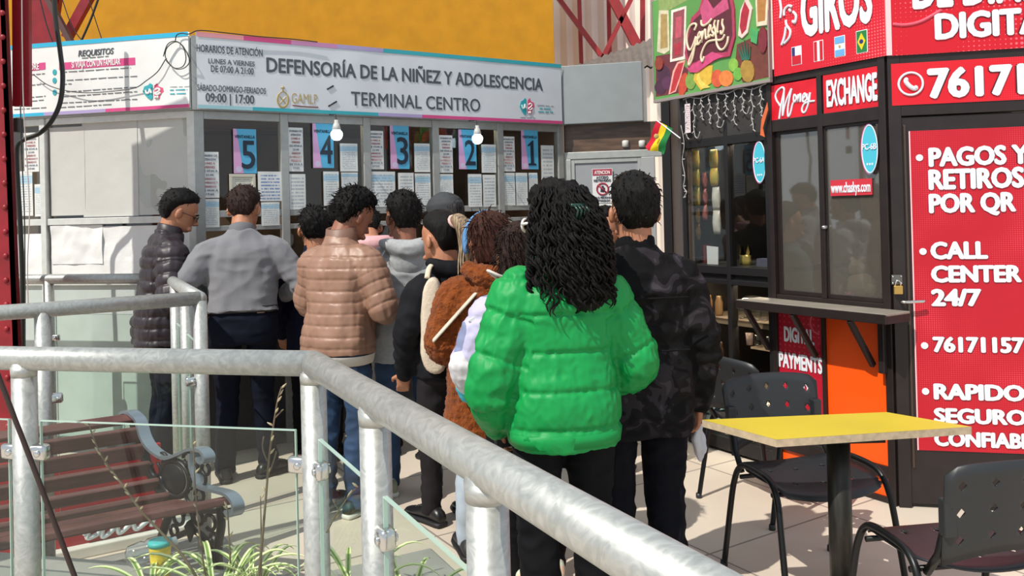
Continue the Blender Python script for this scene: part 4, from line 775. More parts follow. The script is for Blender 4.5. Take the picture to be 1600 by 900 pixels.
# icicle light string
ic = thing('light_string', FK.P(-1.1, .03, 2.25), 'string of small pale icicle lights hanging under the fruit picture', 'light string')
M_ic = mat('pale wire lights', 'aaa6a4', .5); zi = bz0-.03; r_ = random.Random(5)
b = MB(); ui0, ui1 = FK.uv(1068, 165, .03)[0], FK.uv(1198, 140, .03)[0]
b.tube(smooth_line([FK.P(ui0+(ui1-ui0)*i/12, .032, zi+.01*math.sin(i*1.7)) for i in range(13)], 4), .0035, 5); b.build('cord', M_ic, ic, True)
for i in range(10):
    u = ui0+(ui1-ui0)*(i+.4)/10; ln = r_.choice((.14, .2, .25, .17)); pts = [FK.P(u+.008*math.sin(j*1.9+i), .034, zi-ln*j/7) for j in range(8)]
    if i % 3 == 1: pts += [FK.P(u+.03, .034, zi-ln-.01), FK.P(u+.05, .034, zi-ln+.03)]
    b = MB(); b.tube(smooth_line(pts, 3), .003, 5)
    for j in range(1, 8): d = .018*(1 if j % 2 else -1); p = FK.P(u+.008*math.sin(j*1.9+i), .034, zi-ln*j/7); b.tube([p, FK.P(u+.008*math.sin(j*1.9+i)+d, .036, zi-ln*j/7-.012)], .0042, 5)
    b.build('light_strand', M_ic, ic, True)
pts = [FK.P(*(lambda a, z: (a, .03, z))(*FK.uv(x, y, .03))) for x, y in ((1064, 196), (1069, 225), (1066, 250), (1070, 275), (1068, 292), (1073, 300), (1068, 309))]
b = MB(); b.tube(smooth_line(pts, 4), .003, 5)
for i, p in enumerate(pts[1:]): b.tube([p, p+FK.U*(.02 if i % 2 else -.02)+Vector((0, 0, .006))], .004, 5)
b.build('light_strand', M_ic, ic, True)
# paper tag and orange streamer
a, z1 = FK.uv(1070, 163, .035); c, z0 = FK.uv(1079, 207, .035); b = MB(); b.sheet(FK, a, c, z0, z1, .036, 3, 8, .002, 20, .001); b.build('paper_strip', printed('pale strip', 14, (.88, .82, .83), (.6, .5, .52), seed=6.), None, True, 'pale printed paper strip hanging at the left end of the icicle lights', 'paper')
pts = [(1199, 160), (1200, 172), (1192, 200), (1195, 214), (1188, 211), (1190, 187)]; b = MB(); b.prism(FK, uvl(FK, pts, .05), .048, .052); st = b.build('streamer', mat('orange streamer', 'd9683a', .5, var=.1), None, False, 'orange paper streamer hanging beside the Money sign', 'streamer')
oval(FK, 1186.5, 253.5, 20, 66, .006, 'PC-6A', 'round teal PC-6A sticker on the snack kiosk window')
# national flag
fg = thing('small_flag', FK.P(*(lambda a, z: (a, .14, z))(*FK.uv(1045, 200, .14))), 'small red, yellow and green flag on a white stick beside the snack kiosk', 'flag')
v = .14; p0 = Vector(FK.P(*(lambda a, z: (a, v, z))(*FK.uv(1026, 188, v)))); p1 = Vector(FK.P(*(lambda a, z: (a, v, z))(*FK.uv(1063, 216, v))))
b = MB(); b.tube([p0, p1], .004, 6); b.build('flag_stick', M_lt, fg)
q0 = Vector(FK.P(*(lambda a, z: (a, v, z))(*FK.uv(1010, 229, v)))); dn = q0-p0; e1 = Vector(FK.P(*(lambda a, z: (a, v, z))(*FK.uv(1051, 201, v))))-p0
for k, nm in enumerate(('r', 'y', 'g')):
    b = MB(); nn, mm = 6, 14; g = []
    for j in range(mm+1):
        row = []
        for i in range(nn+1):
            t = (k+i/nn)/3; s_ = j/mm; row.append(b.bm.verts.new(p0+e1*t+dn*s_*(1+.06*math.sin(t*6))+FK.N*(.014*math.sin(s_*7+t*5))*s_))
        g.append(row)
    for j in range(mm):
        for i in range(nn): b.face([g[j][i], g[j][i+1], g[j+1][i+1], g[j+1][i]])
    b.build('flag_band', fl_m[nm], fg, True)
b = MB(); c = p0+e1*.5+dn*.45+FK.N*.03; b.ball(c, .017, n=6, M=Matrix(((1, 0, 0), (0, .3, 0), (0, 0, 1)))); b.build('emblem', M_gold, fg, True)
# goods behind the upper glass
def goods(name, pts, v, th, m, label, cat, grp=None, smooth=False):
    b = MB(); b.prism(FK, uvl(FK, pts, v), v-th, v); return b.build(name, m, None, smooth, label, cat, grp)
M_gpk = mat('green yellow packet', '9aa04a', .35, var=.3, scale=18, col2='c9a040'); M_clr = mat('clear packet', 'c9c8c2', .3, var=.1, scale=20)
def strip_bag(x0, x1, y0, y1, n, v, m, label, name='snack_strip'):
    u0, z1 = FK.uv(x0, y0, v); u1, z0 = FK.uv(x1, y1, v); o = None
    for i in range(n):
        za, zb_ = z1-(z1-z0)*i/n, z1-(z1-z0)*(i+1)/n; b = MB(); hh = (za-zb_)/2
        rr = []
        for j in range(7):
            t = j/6; th = .022*math.sin(PI*t)+.002; z = za-(za-zb_)*t
            rr.append([FK.P((u0+u1)/2+(u1-u0)/2*math.cos(a), v+th*math.sin(a), z) for a in [q*PI/6 for q in range(12)]])
        b.rings(rr)
        if o is None: o = b.build(name, m, None, True, label, 'snack packet', 'snack strips in the window')
        else: b.build('packet', m, o, True)
strip_bag(1079, 1094, 236, 322, 3, -.1, M_gpk, 'green and yellow packet strip at the left of the snack kiosk window')
strip_bag(1109, 1122, 234, 290, 2, -.1, M_gpk, 'green and yellow packet strip in the middle of the left snack window')
strip_bag(1082, 1094, 326, 375, 2, -.12, mat('amber packet', 'b08a48', .4, var=.3, scale=20), 'amber packet strip hanging low at the left of the snack kiosk window')
strip_bag(1113, 1126, 292, 366, 2, -.11, M_clr, 'clear white packets hanging in the middle of the left snack window')
strip_bag(1097, 1105, 270, 345, 3, -.16, mat('pinkish packet', '9a5a58', .4, var=.3, scale=20), 'dull pink packets hanging between the green strips')
goods('white_card', [(1104, 384), (1122, 386), (1122, 414), (1105, 413)], -.08, .004, mat('white card', 'd8dce0', .6), 'blank white card standing in the left snack window', 'card')
goods('red_carton', [(1094, 383), (1103, 383), (1103, 413), (1093, 412)], -.14, .05, mat('dark red carton', '6a2a2c', .6), 'dark red carton behind the white card', 'carton')
u, z = FK.uv(1144, 415, -.15)
b = MB(); b.lathe(FK.P(u, -.15, zA0), [(.028, 0), (.03, .02), (.026, .06), (.03, .1), (.028, .15), (.014, .19), (.012, .22)], 14); b.build('blue_bottle', mat('blue plastic', '1f6fb0', .3), None, True, 'blue bottle standing in the right snack window', 'bottle')
u, z = FK.uv(1165, 418, -.14); b = MB(); rr = []
for z_, r_ in ((0, .04), (.03, .045), (.05, .04)): rr.append([FK.P(u+r_*math.cos(t), -.14+r_*.6*math.sin(t), zA0+z_) for t in [i*PI/8 for i in range(16)]])
rr.append([FK.P(u+.045*math.cos(t), -.14+.027*math.sin(t), zA0+(.13 if i % 4 == 0 else .065)) for i, t in enumerate([i*PI/8 for i in range(16)])])
b.rings(rr, True); b.build('gold_crown', mat('gold wrap', 'c9b468', .35, .4), None, True, 'pale gold crown shaped packet in the right snack window', 'packet')
goods('grey_box', [(1182, 404), (1199, 405), (1199, 419), (1182, 418)], -.12, .06, mat('grey blue box', '5b5c70', .6), 'grey blue box at the lower right of the snack window', 'box')
# glass jars and bottles on the lower shelves
M_jar = glass('jar glass', (.92, .94, .93), .22, .03, .7)
def jar(x, zb_, v, r, h, label, m=None, grp='glass jars on the snack shelf', nm='glass_jar', lid=None):
    u, _ = FK.uv(x, 480, v); b = MB(); b.lathe(FK.P(u, v, zb_), [(r*.8, 0), (r, .012), (r, h*.7), (r*.75, h*.85), (r*.78, h)], 14); o = b.build(nm, m or M_jar, None, True, label, 'jar', grp)
    if lid: b = MB(); b.lathe(FK.P(u, v, zb_+h), [(r*.82, 0), (r*.84, .006), (r*.84, .02), (r*.7, .025)], 14); b.build('lid', lid, o, True)
M_lid = mat('tin lid', 'a9a49c', .35, .6)
for i, x in enumerate((1158, 1171, 1183, 1194)): jar(x, zC, -.13-.02*(i % 2), .024, .085, 'clear glass jar, number %s from the left in the row above the shelf board' % ('one', 'two', 'three', 'four')[i], None)
u, z = FK.uv(1175, 452, -.15); b = MB(); b.ball(FK.P(u, -.15, zC+.12), .075, .06, .03, 8); b.build('plastic_wrap', glass('clear film', (.9, .92, .92), .35, .1, .8), None, True, 'clear plastic wrap lying over the row of jars', 'wrap')
M_brn = mat('brown bottle', '4b3226', .2, coat=.5); 
for i, x in enumerate((1107, 1117, 1127)):
    u, _ = FK.uv(x, 560, -.12); b = MB(); b.lathe(FK.P(u, -.12-.03*(i % 2), zE), [(.025, 0), (.028, .02), (.03, .1), (.02, .14), (.024, .18), (.018, .22), (.011, .25), (.012, .265)], 12); b.build('brown_bottle', M_brn, None, True, 'brown syrup bottle, %s in the row left of the snack kiosk middle post' % ('first', 'second', 'third')[i], 'bottle', 'brown bottles on the snack shelf')
for i, x in enumerate((1108, 1120)):
    u, _ = FK.uv(x, 480, -.1); b = MB(); b.lathe(FK.P(u, -.1-.02*i, zC), [(.022, 0), (.026, .02), (.026, .09), (.016, .115), (.017, .13)], 12); b.build('sauce_bottle', mat('amber bottle', '8a6a48', .25, coat=.4), None, True, 'amber jar on the upper shelf, %s of the pair left of the middle post' % ('left', 'right')[i], 'jar', 'amber jars')
u, _ = FK.uv(1148, 570, -.13); b = MB(); b.lathe(FK.P(u, -.13, zE), [(.05, 0), (.055, .03), (.05, .1), (.03, .16), (.036, .21), (.028, .24)], 14); b.build('brown_jar', M_brn, None, True, 'wide brown jug right of the snack kiosk middle post', 'jug')
for i, x in enumerate((1181, 1191, 1199)): jar(x, zD, -.2-.02*(i % 2), .016, .075, 'clear tumbler, %s of the three on the small lower shelf' % ('left', 'middle', 'right')[i], grp='tumblers on the small shelf', nm='tumbler')
u, _ = FK.uv(1172, 560, -.2); b = MB(); b.lathe(FK.P(u, -.2, zD-.0), [(.02, 0), (.024, .07), (.027, .075)], 12); b.build('paper_cup', mat('white red cup', 'c9b4ac', .6, var=.2, scale=30), None, True, 'pale paper cup left of the tumblers', 'cup')
M_bale = [mat('cyan wrap', '9fd0d0', .4, var=.2, scale=25, bump=.4, bscale=60), mat('white lattice wrap', 'b5b2aa', .5, var=.5, scale=60, col2='4a4642')]
for i in range(3):
    for k, (x0_, x1_, m) in enumerate(((1101, 1132, 0), (1142, 1172, 1), (1174, 1203, 1))):
        u0, _ = FK.uv(x0_, 620, -.06); u1, _ = FK.uv(x1_, 620, -.06); h_ = (zE-.02-.12)/3.2; z0 = .11+i*h_
        b = MB(); b.box(FK, u0, u1, -.28, -.06, z0, z0+h_*.96, .02); b.build('packet_bale', M_bale[m], None, True, '%s wrapped pack, %s in the %s' % (('cyan', 'pale lattice', 'pale lattice')[k], ('lowest', 'middle', 'topmost')[i], ('stack left of the snack kiosk post', 'stack right of the snack kiosk post', 'stack behind the tilted chair')[k]), 'pack', 'wrapped packs on the lowest shelf')
# ================================================================== RAILINGS
def galv():
    m = mat('galvanised steel', 'a9aaa6', .42, .55, bump=.04, bscale=60); nt = m.node_tree; N = nt.nodes; L = nt.links; b = N['Principled BSDF']
    tc = N.new('ShaderNodeTexCoord'); n = N.new('ShaderNodeTexNoise'); n.inputs['Scale'].default_value = 26; n.inputs['Detail'].default_value = 9; n.inputs['Distortion'].default_value = 2.5; L.new(tc.outputs['Object'], n.inputs[0])
    r = N.new('ShaderNodeValToRGB'); r.color_ramp.elements[0].position = .35; r.color_ramp.elements[0].color = lin('a6a8a5'); r.color_ramp.elements[1].position = .7; r.color_ramp.elements[1].color = lin('bfc0bc'); L.new(n.outputs[0], r.inputs[0]); L.new(r.outputs[0], b.inputs['Base Color'])
    mr = N.new('ShaderNodeMapRange'); mr.inputs[3].default_value = .32; mr.inputs[4].default_value = .58; L.new(n.outputs[0], mr.inputs[0]); L.new(mr.outputs[0], b.inputs['Roughness']); return m
M_galv = galv(); M_chr = mat('chrome', 'd0d0d0', .2, 1)
M_rgl = glass('railing glass', (.93, .97, .95), .012, .01, .12); M_redge = mat('glass edge', 'a9c4b8', .2, spec=.8)
HR_ = 1.19; RR = .0317
def V3(p, z): return Vector((p[0], p[1], z))
P1 = atz(489, 568, HR_); Pn = P1 + azv(152.2)*1.75; Pl = P1 + dL*2.3
def clamp(F, u, z, par, du=.0):
    b = MB(); b.box(F, u-.024, u+.024, -.016, .016, z-.021, z+.021, .009); c = b.build('glass_clamp', M_chr, par, True)
    for s_ in (-1, 1): b = MB(); b.lathe(F.P(u+.006, s_*.016, z), [(.009, 0), (.009, .004*s_), (.006, .006*s_)], 10, F.N); b.build('screw', M_chr, c, True)
def pane(F, u0, u1, z0, z1, par):
    b = MB(); b.box(F, u0, u1, -.004, .004, z0, z1); g = b.build('glass_panel', M_rgl, par)
    b = MB(); b.box(F, u0, u1, -.0042, .0042, z1-.0015, z1+.001); b.box(F, u0-.001, u0+.001, -.0042, .0042, z0, z1); b.box(F, u1-.001, u1+.001, -.0042, .0042, z0, z1); b.build('edge', M_redge, g)
rl = thing('railing', V3(P1, 0), 'thick galvanised pipe railing with glass panels in the foreground', 'railing')
b = MB(); b.tube([V3(P1, HR_), V3(Pl, HR_)], RR, 20); b.build('top_rail', M_galv, rl, True)
b = MB(); b.tube([V3(P1, HR_), V3(Pn, HR_)], RR, 20); b.build('top_rail', M_galv, rl, True)
b = MB(); b.ball(V3(P1, HR_), RR*1.0, n=10); b.build('corner_elbow', M_galv, rl, True)
FRL = Frame((P1.x, P1.y), -dL); FRK = Frame((P1.x, P1.y), azv(152.2))
uPl = FRL.uv(37, 553)[0]; uk2, uk3 = FRK.uv(585, 618)[0], FRK.uv(760, 735)[0]
for F, u in ((FRL, 0), (FRL, uPl), (FRL, uPl*2), (FRK, uk2), (FRK, uk3)):
    b = MB(); b.tube([F.P(u, 0, 0), F.P(u, 0, HR_-.01)], RR*.98, 20); b.build('post', M_galv, rl, True)
    b = MB(); b.tube([F.P(u, 0, HR_-RR-.016), F.P(u, 0, HR_-RR+.012)], [RR*.99, RR*1.045], 20); b.build('weld_ring', M_galv, rl, True)
zg = .5*(FRL.uv(62, 656)[1]+FRL.uv(467, 673)[1]); zg2 = FRK.uv(493, 680)[1]
pane(FRL, uPl+.05, -.05, .2, zg, rl); pane(FRL, uPl*2+.05, uPl-.05, .2, zg, rl); pane(FRK, .05, uk2-.05, .2, zg2, rl); pane(FRK, uk2+.05, uk3-.05, .2, zg2, rl)
zc = FRL.uv(463, 725)[1]
for u in (-.045, uPl+.045, uPl-.045): clamp(FRL, u, zc, rl)
for u in (.05, uk2+.045): clamp(FRK, u, FRK.uv(600, 838)[1] if u > .2 else zc, rl)
# further railing with a corner
C1 = atz(312, 466, HR_); C2 = atz(262, 435, HR_)
r2 = thing('railing', V3(C1, 0), 'galvanised pipe railing with glass panels behind the bench, beside the booth', 'railing')
C0 = C1 - dA*1.5; C3 = C2 + dL*2.2
for p, q in ((C1, C0), (C1, C2), (C2, C3)): b = MB(); b.tube([V3(p, HR_), V3(q, HR_)], RR, 16); b.build('top_rail', M_galv, r2, True)
for p in (C1, C2): b = MB(); b.ball(V3(p, HR_), RR, n=8); b.build('corner_elbow', M_galv, r2, True)
FA2 = Frame((C1.x, C1.y), dA); FK2 = Frame((C1.x, C1.y), C2-C1); FL2 = Frame((C2.x, C2.y), -dL)
ulen = (C2-C1).length
for F, u in ((FA2, 0), (FA2, FA2.uv(66, 480)[0]), (FK2, ulen*.36), (FK2, ulen*.70), (FL2, 0), (FL2, FL2.uv(76, 440)[0])):
    b = MB(); b.tube([F.P(u, 0, 0), F.P(u, 0, HR_-.01)], RR*.98, 16); b.build('post', M_galv, r2, True)
ua = FA2.uv(66, 480)[0]; ul = FL2.uv(76, 440)[0]
pane(FA2, ua+.05, -.05, .2, .97, r2); pane(FK2, .05, ulen*.36-.05, .2, .97, r2); pane(FK2, ulen*.36+.05, ulen*.7-.05, .2, .97, r2); pane(FL2, ul+.05, -.05, .2, .97, r2)
for F, u in ((FA2, -.045), (FA2, ua+.045), (FK2, .05), (FK2, ulen*.36+.05), (FK2, ulen*.7+.05), (FL2, ul+.045), (FL2, -.045)): clamp(F, u, .82, r2)
# ================================================================== BENCH
F_ = (-1.14, 3.29); BE = azv(-60); BL = -azv(58)
FB = Frame(F_, BE)
bench = thing('park_bench', (F_[0], F_[1], 0), 'brown slatted bench with black cast iron scroll ends behind the railing glass', 'bench')
M_slat = mat('brown painted wood', '5d3a36', .5, var=.25, scale=7, stretch=(1, 1, 6), bump=.1, bscale=30); M_iron = mat('black cast iron', '23252a', .38, .6)
M_strap = mat('highlit iron strap', '8c96a0', .35, .7)  # light grey puts the highlight along the iron straps into the colour
def slat(w, z, ang, wd, th, over=0.):
    """board running along the bench; (w,z) its centre in the end plane, ang its slope"""
    t = BE*math.cos(ang)*wd/2+Vector((0, 0, math.sin(ang)*wd/2)); n = (-BE*math.sin(ang)+Vector((0, 0, math.cos(ang))))*th/2
    c = FB.P(w, 0, z)-BL*over; e_ = c+BL*1.35; b = MB(); b.hexa([c-t-n, c+t-n, c+t+n, c-t+n, e_-t-n, e_+t-n, e_+t+n, e_-t+n], .006); return b.build('slat', M_slat, bench)
for w_, z_, a_, wd in ((.585, .700, .5, .05), (.548, .637, 1.9, .066), (.525, .568, 1.75, .066), (.492, .500, 2.0, .066), (.440, .440, 2.25, .062), (.375, .398, 2.6, .062), (.290, .386, 3.05, .066), (.205, .392, -.1+PI, .066), (.12, .405, -.15+PI, .062)): slat(w_, z_, a_, wd, .024)
slat(.03, .430, -.18+PI, .075, .03, .03)
prof = [(.60, .690), (.628, .700), (.640, .716), (.615, .726), (.579, .722), (.535, .695), (.505, .63), (.455, .585), (.365, .560), (.28, .585), (.216, .612), (.155, .622), (.118, .606), (.115, .58), (.14, .572), (.158, .588)]
def ribbon(pts, wd, th, m, off=0., par=None, nm='end_strap'):
    q = smooth_line([Vector((a, 0, c)) for a, c in pts], 5); b = MB(); n = len(q); rr = []
    for i in range(n):
        t = (q[min(i+1, n-1)]-q[max(i-1, 0)]).normalized(); nv = Vector((-t.z, 0, t.x)); o1 = q[i]+nv*th/2; o2 = q[i]-nv*th/2
        rr.append([FB.P(o1.x, 0, o1.z)-BL*(off), FB.P(o1.x, 0, o1.z)-BL*(off-wd), FB.P(o2.x, 0, o2.z)-BL*(off-wd), FB.P(o2.x, 0, o2.z)-BL*(off)])
    b.rings(rr); return b.build(nm, m, par or bench, False)
def bench_end(off):
    es = ribbon(prof, .045, .012, M_strap, off); auto(es, 50)
    auto(ribbon([(.20, .60), (.196, .55), (.185, .52), (.16, .478), (.11, .468), (.05, .468), (-.01, .462), (-.045, .435), (-.045, .40), (-.02, .385), (.0, .40)], .045, .012, M_strap, off), 50)
    auto(ribbon([(.60, .69), (.56, .62), (.53, .56), (.49, .48), (.43, .415), (.36, .375), (.28, .36), (.1, .378), (.0, .40)], .03, .016, M_iron, off, nm='end_rib'), 50)
    def ring(cx, cz, r, th, nm='ring', a0=0, a1=2*PI, rz=None):
        rz = rz or r; b = MB(); pts = [FB.P(cx+r*math.cos(a0+(a1-a0)*i/20), 0, cz+rz*math.sin(a0+(a1-a0)*i/20))-BL*(off-.018) for i in range(21)]; b.tube(pts, th, 6); b.build(nm, M_iron, bench, True)
    ring(.325, .478, .088, .012, 'medallion_ring', rz=.075)
    b = MB(); c = FB.P(.325, 0, .478)-BL*(off-.018); b.rings([[c+BE*.078*k*math.cos(t)+Vector((0, 0, .066*k*math.sin(t)))+BL*d for t in [i*PI/12 for i in range(24)]] for k, d in ((.98, .006), (.9, .011), (.45, .014), (.3, .02), (.1, .022))]); b.build('medallion', M_iron, bench, True)
    for cx, cz, r, a0, a1 in ((.22, .53, .035, 0, 5.2), (.17, .50, .03, 1, 6), (.40, .545, .028, 0, 5), (.45, .50, .03, 2, 7), (.23, .42, .03, 3, 8), (.18, .43, .025, 0, 5), (.42, .42, .026, 1, 6), (.25, .57, .022, 0, 6), (.14, .54, .022, 2, 7)): ring(cx, cz, r, .008, 'scroll', a0, a1)
    for pts, r in (([(.06, .40), (.055, .33), (.075, .24), (.07, .12), (.045, .03), (.01, .0)], .018), ([(.34, .37), (.38, .30), (.43, .2), (.47, .1), (.50, .03), (.53, 0)], .018)):
        b = MB(); b.tube([FB.P(p.x, 0, p.z)-BL*(off-.018) for p in smooth_line([Vector((a, 0, c)) for a, c in pts], 5)], r, 8); b.build('leg', M_iron, bench, True)
    b = MB(); b.tube([FB.P(p.x, 0, p.z)-BL*(off-.018) for p in smooth_line([Vector((a, 0, c)) for a, c in ((.08, .16), (.14, .25), (.22, .28), (.3, .25), (.42, .19))], 5)], .013, 8); b.build('arch', M_iron, bench, True)
    for cx, cz, r, a0, a1 in ((.12, .33, .03, 0, 5.5), (.19, .335, .026, 2, 7), (.25, .33, .026, 0, 5), (.31, .32, .03, 1, 6.5), (.1, .27, .02, 0, 6), (.34, .26, .022, 1, 7)): ring(cx, cz, r, .008, 'scroll', a0, a1)
    b = MB(); b.prism(FB, [(.19, .30), (.22, .24), (.25, .30), (.22, .33)], -.02, -.008); b.build('leaf_boss', M_iron, bench)
bench_end(.02); bench_end(-1.3)
# red board and kerb behind the bench
pB = atz(81, 880, .0); FBd = Frame((pB.x, pB.y), dA)
b = MB(); b.box(FBd, -.9, .62, -.12, .03, 0, .05, .006); struct(b.build('trim_2', mat('white kerb', 'd6d4cc', .7, var=.05)))
b = MB(); b.box(FBd, -.9, FBd.uv(256, 846)[0], -.05, -.02, .05, .46, .004); rb = b.build('sign_board', mat('red board', 'b01024', .4, var=.05), None, label='low red board with white script standing on the kerb under the bench', cat='board')
fbz = [FBd.uv(x, y, -.02) for x, y in ((130, 836), (140, 826), (136, 840), (152, 834), (160, 822), (160, 838), (174, 830), (182, 818), (186, 832), (200, 822), (206, 812), (212, 826), (228, 816), (240, 806), (236, 822))]
strokes(FBd, [fbz], .012, -.019, M_lt, rb)
b = MB(); b.box(FBd, .62, .66, -.12, .02, 0, .05); 
b.box(FBd, -.1, .7, .2, .62, 0, .055, .01); struct(b.build('trim_3', mat('grey step slab', '8d8a86', .75, var=.1)))
# ================================================================== PLANTER, PLANTS AND LITTER
b = MB(); b.box(FRL, -1.9, -.1, -.52, -.06, 0, .43, .01); struct(b.build('trim_4', mat('planter wall', '8f8c86', .8, var=.1)))
b = MB(); b.box(FRK, -.66, -.02, -.56, -.12, 0, .40, .01); struct(b.build('trim_5', mat('planter wall', '8f8c86', .8)))
M_lg = mat('leaf green', '6f8f3c', .5); M_lc = mat('leaf cream', 'dfe3a8', .5)
def leaf(base, d, ln, rise, wd, m1, m2, par, curl=1.):
    n = 10; b = MB(); side = d.cross(Vector((0, 0, 1))).normalized(); rows = []
    for i in range(n+1):
        t = i/n; p = base + d*ln*(t**.9)*.8 + Vector((0, 0, rise*(2.2*t-1.75*curl*t*t))); w_ = wd*math.sin(PI*min(.97, .12+t*.85))**.7
        rows.append([b.bm.verts.new(p-side*w_), b.bm.verts.new(p-side*w_*.45+Vector((0, 0, -w_*.4))), b.bm.verts.new(p+side*w_*.45+Vector((0, 0, -w_*.4))), b.bm.verts.new(p+side*w_)])
    for a, c in zip(rows, rows[1:]):
        for k in range(3): b.mi = 0 if k == 1 else 1; b.face([a[k], a[k+1], c[k+1], c[k]])
    return b.build('leaf', [m1, m2], par, True)
def spider(px, py, Y, z, n, label, seed, ln=.26, rise=.13, dirs=(0, 2*PI)):
    r = random.Random(seed); p = atY(px, py, Y); p.z = z; t = thing('spider_plant', p, label, 'plant', 'striped leafy plants in the planters')
    for i in range(n):
        a = dirs[0]+(dirs[1]-dirs[0])*(i+r.random()*.7)/n; leaf(p+Vector((r.uniform(-.02, .02), r.uniform(-.02, .02), 0)), Vector((math.cos(a), math.sin(a), 0)), ln*r.uniform(.7, 1.25), rise*r.uniform(.8, 1.3), .0085, M_lg, M_lc, t, r.uniform(.8, 1.1))
spider(345, 880, 2.42, .44, 20, 'cream striped spider plant below the right end of the bench', 3, .30, .14)
spider(400, 880, 2.5, .44, 12, 'small spider plant beside the foreground corner post', 4, .2, .11)
spider(228, 890, 2.48, .44, 11, 'low spider plant with long leaves in front of the bench front leg', 8, .24, .10)
spider(552, 880, 2.42, .40, 16, 'cream striped spider plant behind the glass between the first two slanting-side posts', 5, .26, .16)
spider(640, 880, 2.36, .40, 11, 'spider plant with long arching leaves behind the second slanting glass panel', 6, .30, .15)
M_twig = mat('dry twig', '6a5a48', .8); M_bud = mat('pale bud', 'b9a888', .7)
def twig(pts, Y, label, buds, r0=.0042, nm='dry_stem', m=None, side=()):
    q = smooth_line([atY(x, y, Y) for x, y in pts], 8); n = len(q); b = MB(); b.tube(q, [r0*(1-.6*i/(n-1)) for i in range(n)], 6); o = b.build(nm, m or M_twig, None, True, label, 'stem', 'dry stems in the planter'); rr = random.Random(len(pts)*7+int(pts[0][0]))
    for s_ in side: b = MB(); b.tube(smooth_line([atY(x, y, Y) for x, y in s_], 5), r0*.5, 5); b.build('side_twig', m or M_twig, o, True)
    for i in range(buds):
        t = .35+.62*i/max(1, buds-1); p = q[int(t*(n-1))]; d = Vector((rr.choice((-1, 1))*rr.uniform(.006, .012), rr.uniform(-.006, .006), rr.uniform(.006, .014))); b = MB(); b.tube([p, p+d*.6, p+d*1.3], [.0016, .0034, .001], 5); b.build('bud', M_bud, o, True)
twig([(312, 910), (285, 868), (250, 830), (222, 800), (200, 770), (178, 740), (160, 715), (148, 690), (138, 660)], 2.35, 'dry budded stem leaning left across the bench slats', 14)
twig([(322, 905), (315, 860), (308, 800), (304, 740), (302, 690)], 2.45, 'thin dry stem standing before the bench end', 4, .0035)
twig([(404, 905), (410, 840), (416, 770), (421, 710), (428, 660), (434, 625), (440, 604)], 2.3, 'tall dry stem left of the foreground corner post', 9, .0042, side=(((418, 745), (426, 725), (432, 705)), ((417, 720), (410, 700), (412, 682)), ((428, 655), (440, 642), (443, 640))))
twig([(408, 905), (408, 830), (407, 775)], 2.32, 'short dry stem beside the tall stem left of the corner post', 2, .003)
twig([(360, 880), (358, 840), (356, 800), (354, 790)], 2.5, 'short pale stem between the bench end and the corner post', 4, .003)
twig([(510, 832), (522, 810), (545, 775), (560, 760)], 1.96, 'dry twig behind the glass right of the corner post', 3, .003, side=(((530, 800), (522, 785), (520, 780)),))
cable_px('dark_stick', [(-40, 490, 2.02), (10, 620, 2.02), (60, 750, 2.02), (122, 915, 2.02)], .0062, mat('dark rust stick', '33221d', .6), 'dark thin rod slanting across the left foreground post', 'rod')
p = atY(213, 900, 2.62); p.z = .44
bt = thing('plastic_bottle', p, 'clear crumpled plastic bottle lying below the bench seat', 'bottle'); d = Vector((.5, .2, .12)).normalized()
b = MB(); b.lathe(p+Vector((-.03, 0, .05)), [(.02, 0), (.034, .01), (.036, .05), (.03, .06), (.036, .07), (.034, .1), (.02, .125), (.012, .135)], 12, d); b.build('bottle_body', glass('bottle plastic', (.9, .93, .93), .2, .05, .7), bt, True)
b = MB(); b.lathe(p+Vector((-.03, 0, .05))+d*.135, [(.013, 0), (.013, .015), (.011, .017)], 10, d); b.build('cap', mat('pale cap', 'cfd4d6', .4), bt, True)
p = atY(251, 900, 2.6); p.z = .44
ct = thing('yogurt_tub', p, 'yellow tub with a teal lid standing beside the clear bottle', 'tub')
b = MB(); b.lathe(p, [(.026, 0), (.028, .003), (.029, .05), (.032, .09), (.033, .1)], 18); b.build('tub', mat('yellow tub', 'e2c43a', .5, var=.25, scale=30), ct, True)
b = MB(); b.lathe(p+Vector((0, 0, .098)), [(.035, 0), (.036, .01), (.034, .014), (.02, .016)], 18); b.build('lid', mat('teal lid', '3fa9a8', .45), ct, True)
# ================================================================== TABLE AND CHAIRS
tc_ = [atz(1097, 656, .75), atz(1213, 687, .75), atz(1518, 667, .75), atz(1385, 644, .75)]
ctr = sum(tc_, Vector())/4; lg = Vector((atz(1311, 690, .72).x*1.0, 0, 0))
pl = Vector((ctr.x+.015, ctr.y-.0, 0))
tb = thing('cafe_table', (pl.x, pl.y, 0), 'square-edged yellow table top on one dark steel post', 'table')
M_ytop = mat('yellow laminate', 'cdb536', .4, var=.06, scale=3); M_edge = mat('chipboard edge', 'b9a58a', .7, var=.15, scale=40)
b = MB(); v = [q.copy() for q in tc_]
dn = Vector((0, 0, -.026)); b.mi = 0; top = b.poly([q+Vector((0, 0, .0005)) for q in v]); b.mi = 1
b.hexa([v[0]+dn, v[1]+dn, v[2]+dn, v[3]+dn, v[0], v[1], v[2], v[3]]); b.build('table_top', [M_ytop, M_edge], tb)
M_post = mat('dark steel post', '35332f', .4, .6, var=.3, scale=8, stretch=(6, 6, 1))
b = MB(); b.tube([(pl.x, pl.y, .02), (pl.x, pl.y, .70)], .041, 24); b.build('leg', M_post, tb, True)
b = MB(); b.box(FW, pl.x-.12, pl.x+.12, -pl.y-.12, -pl.y+.12, .712, .724, .002); b.build('top_plate', M_post, tb)
b = MB(); b.lathe((pl.x, pl.y, 0), [(.24, 0), (.24, .012), (.2, .022), (.05, .03)], 32); b.build('base', M_post, tb, True)
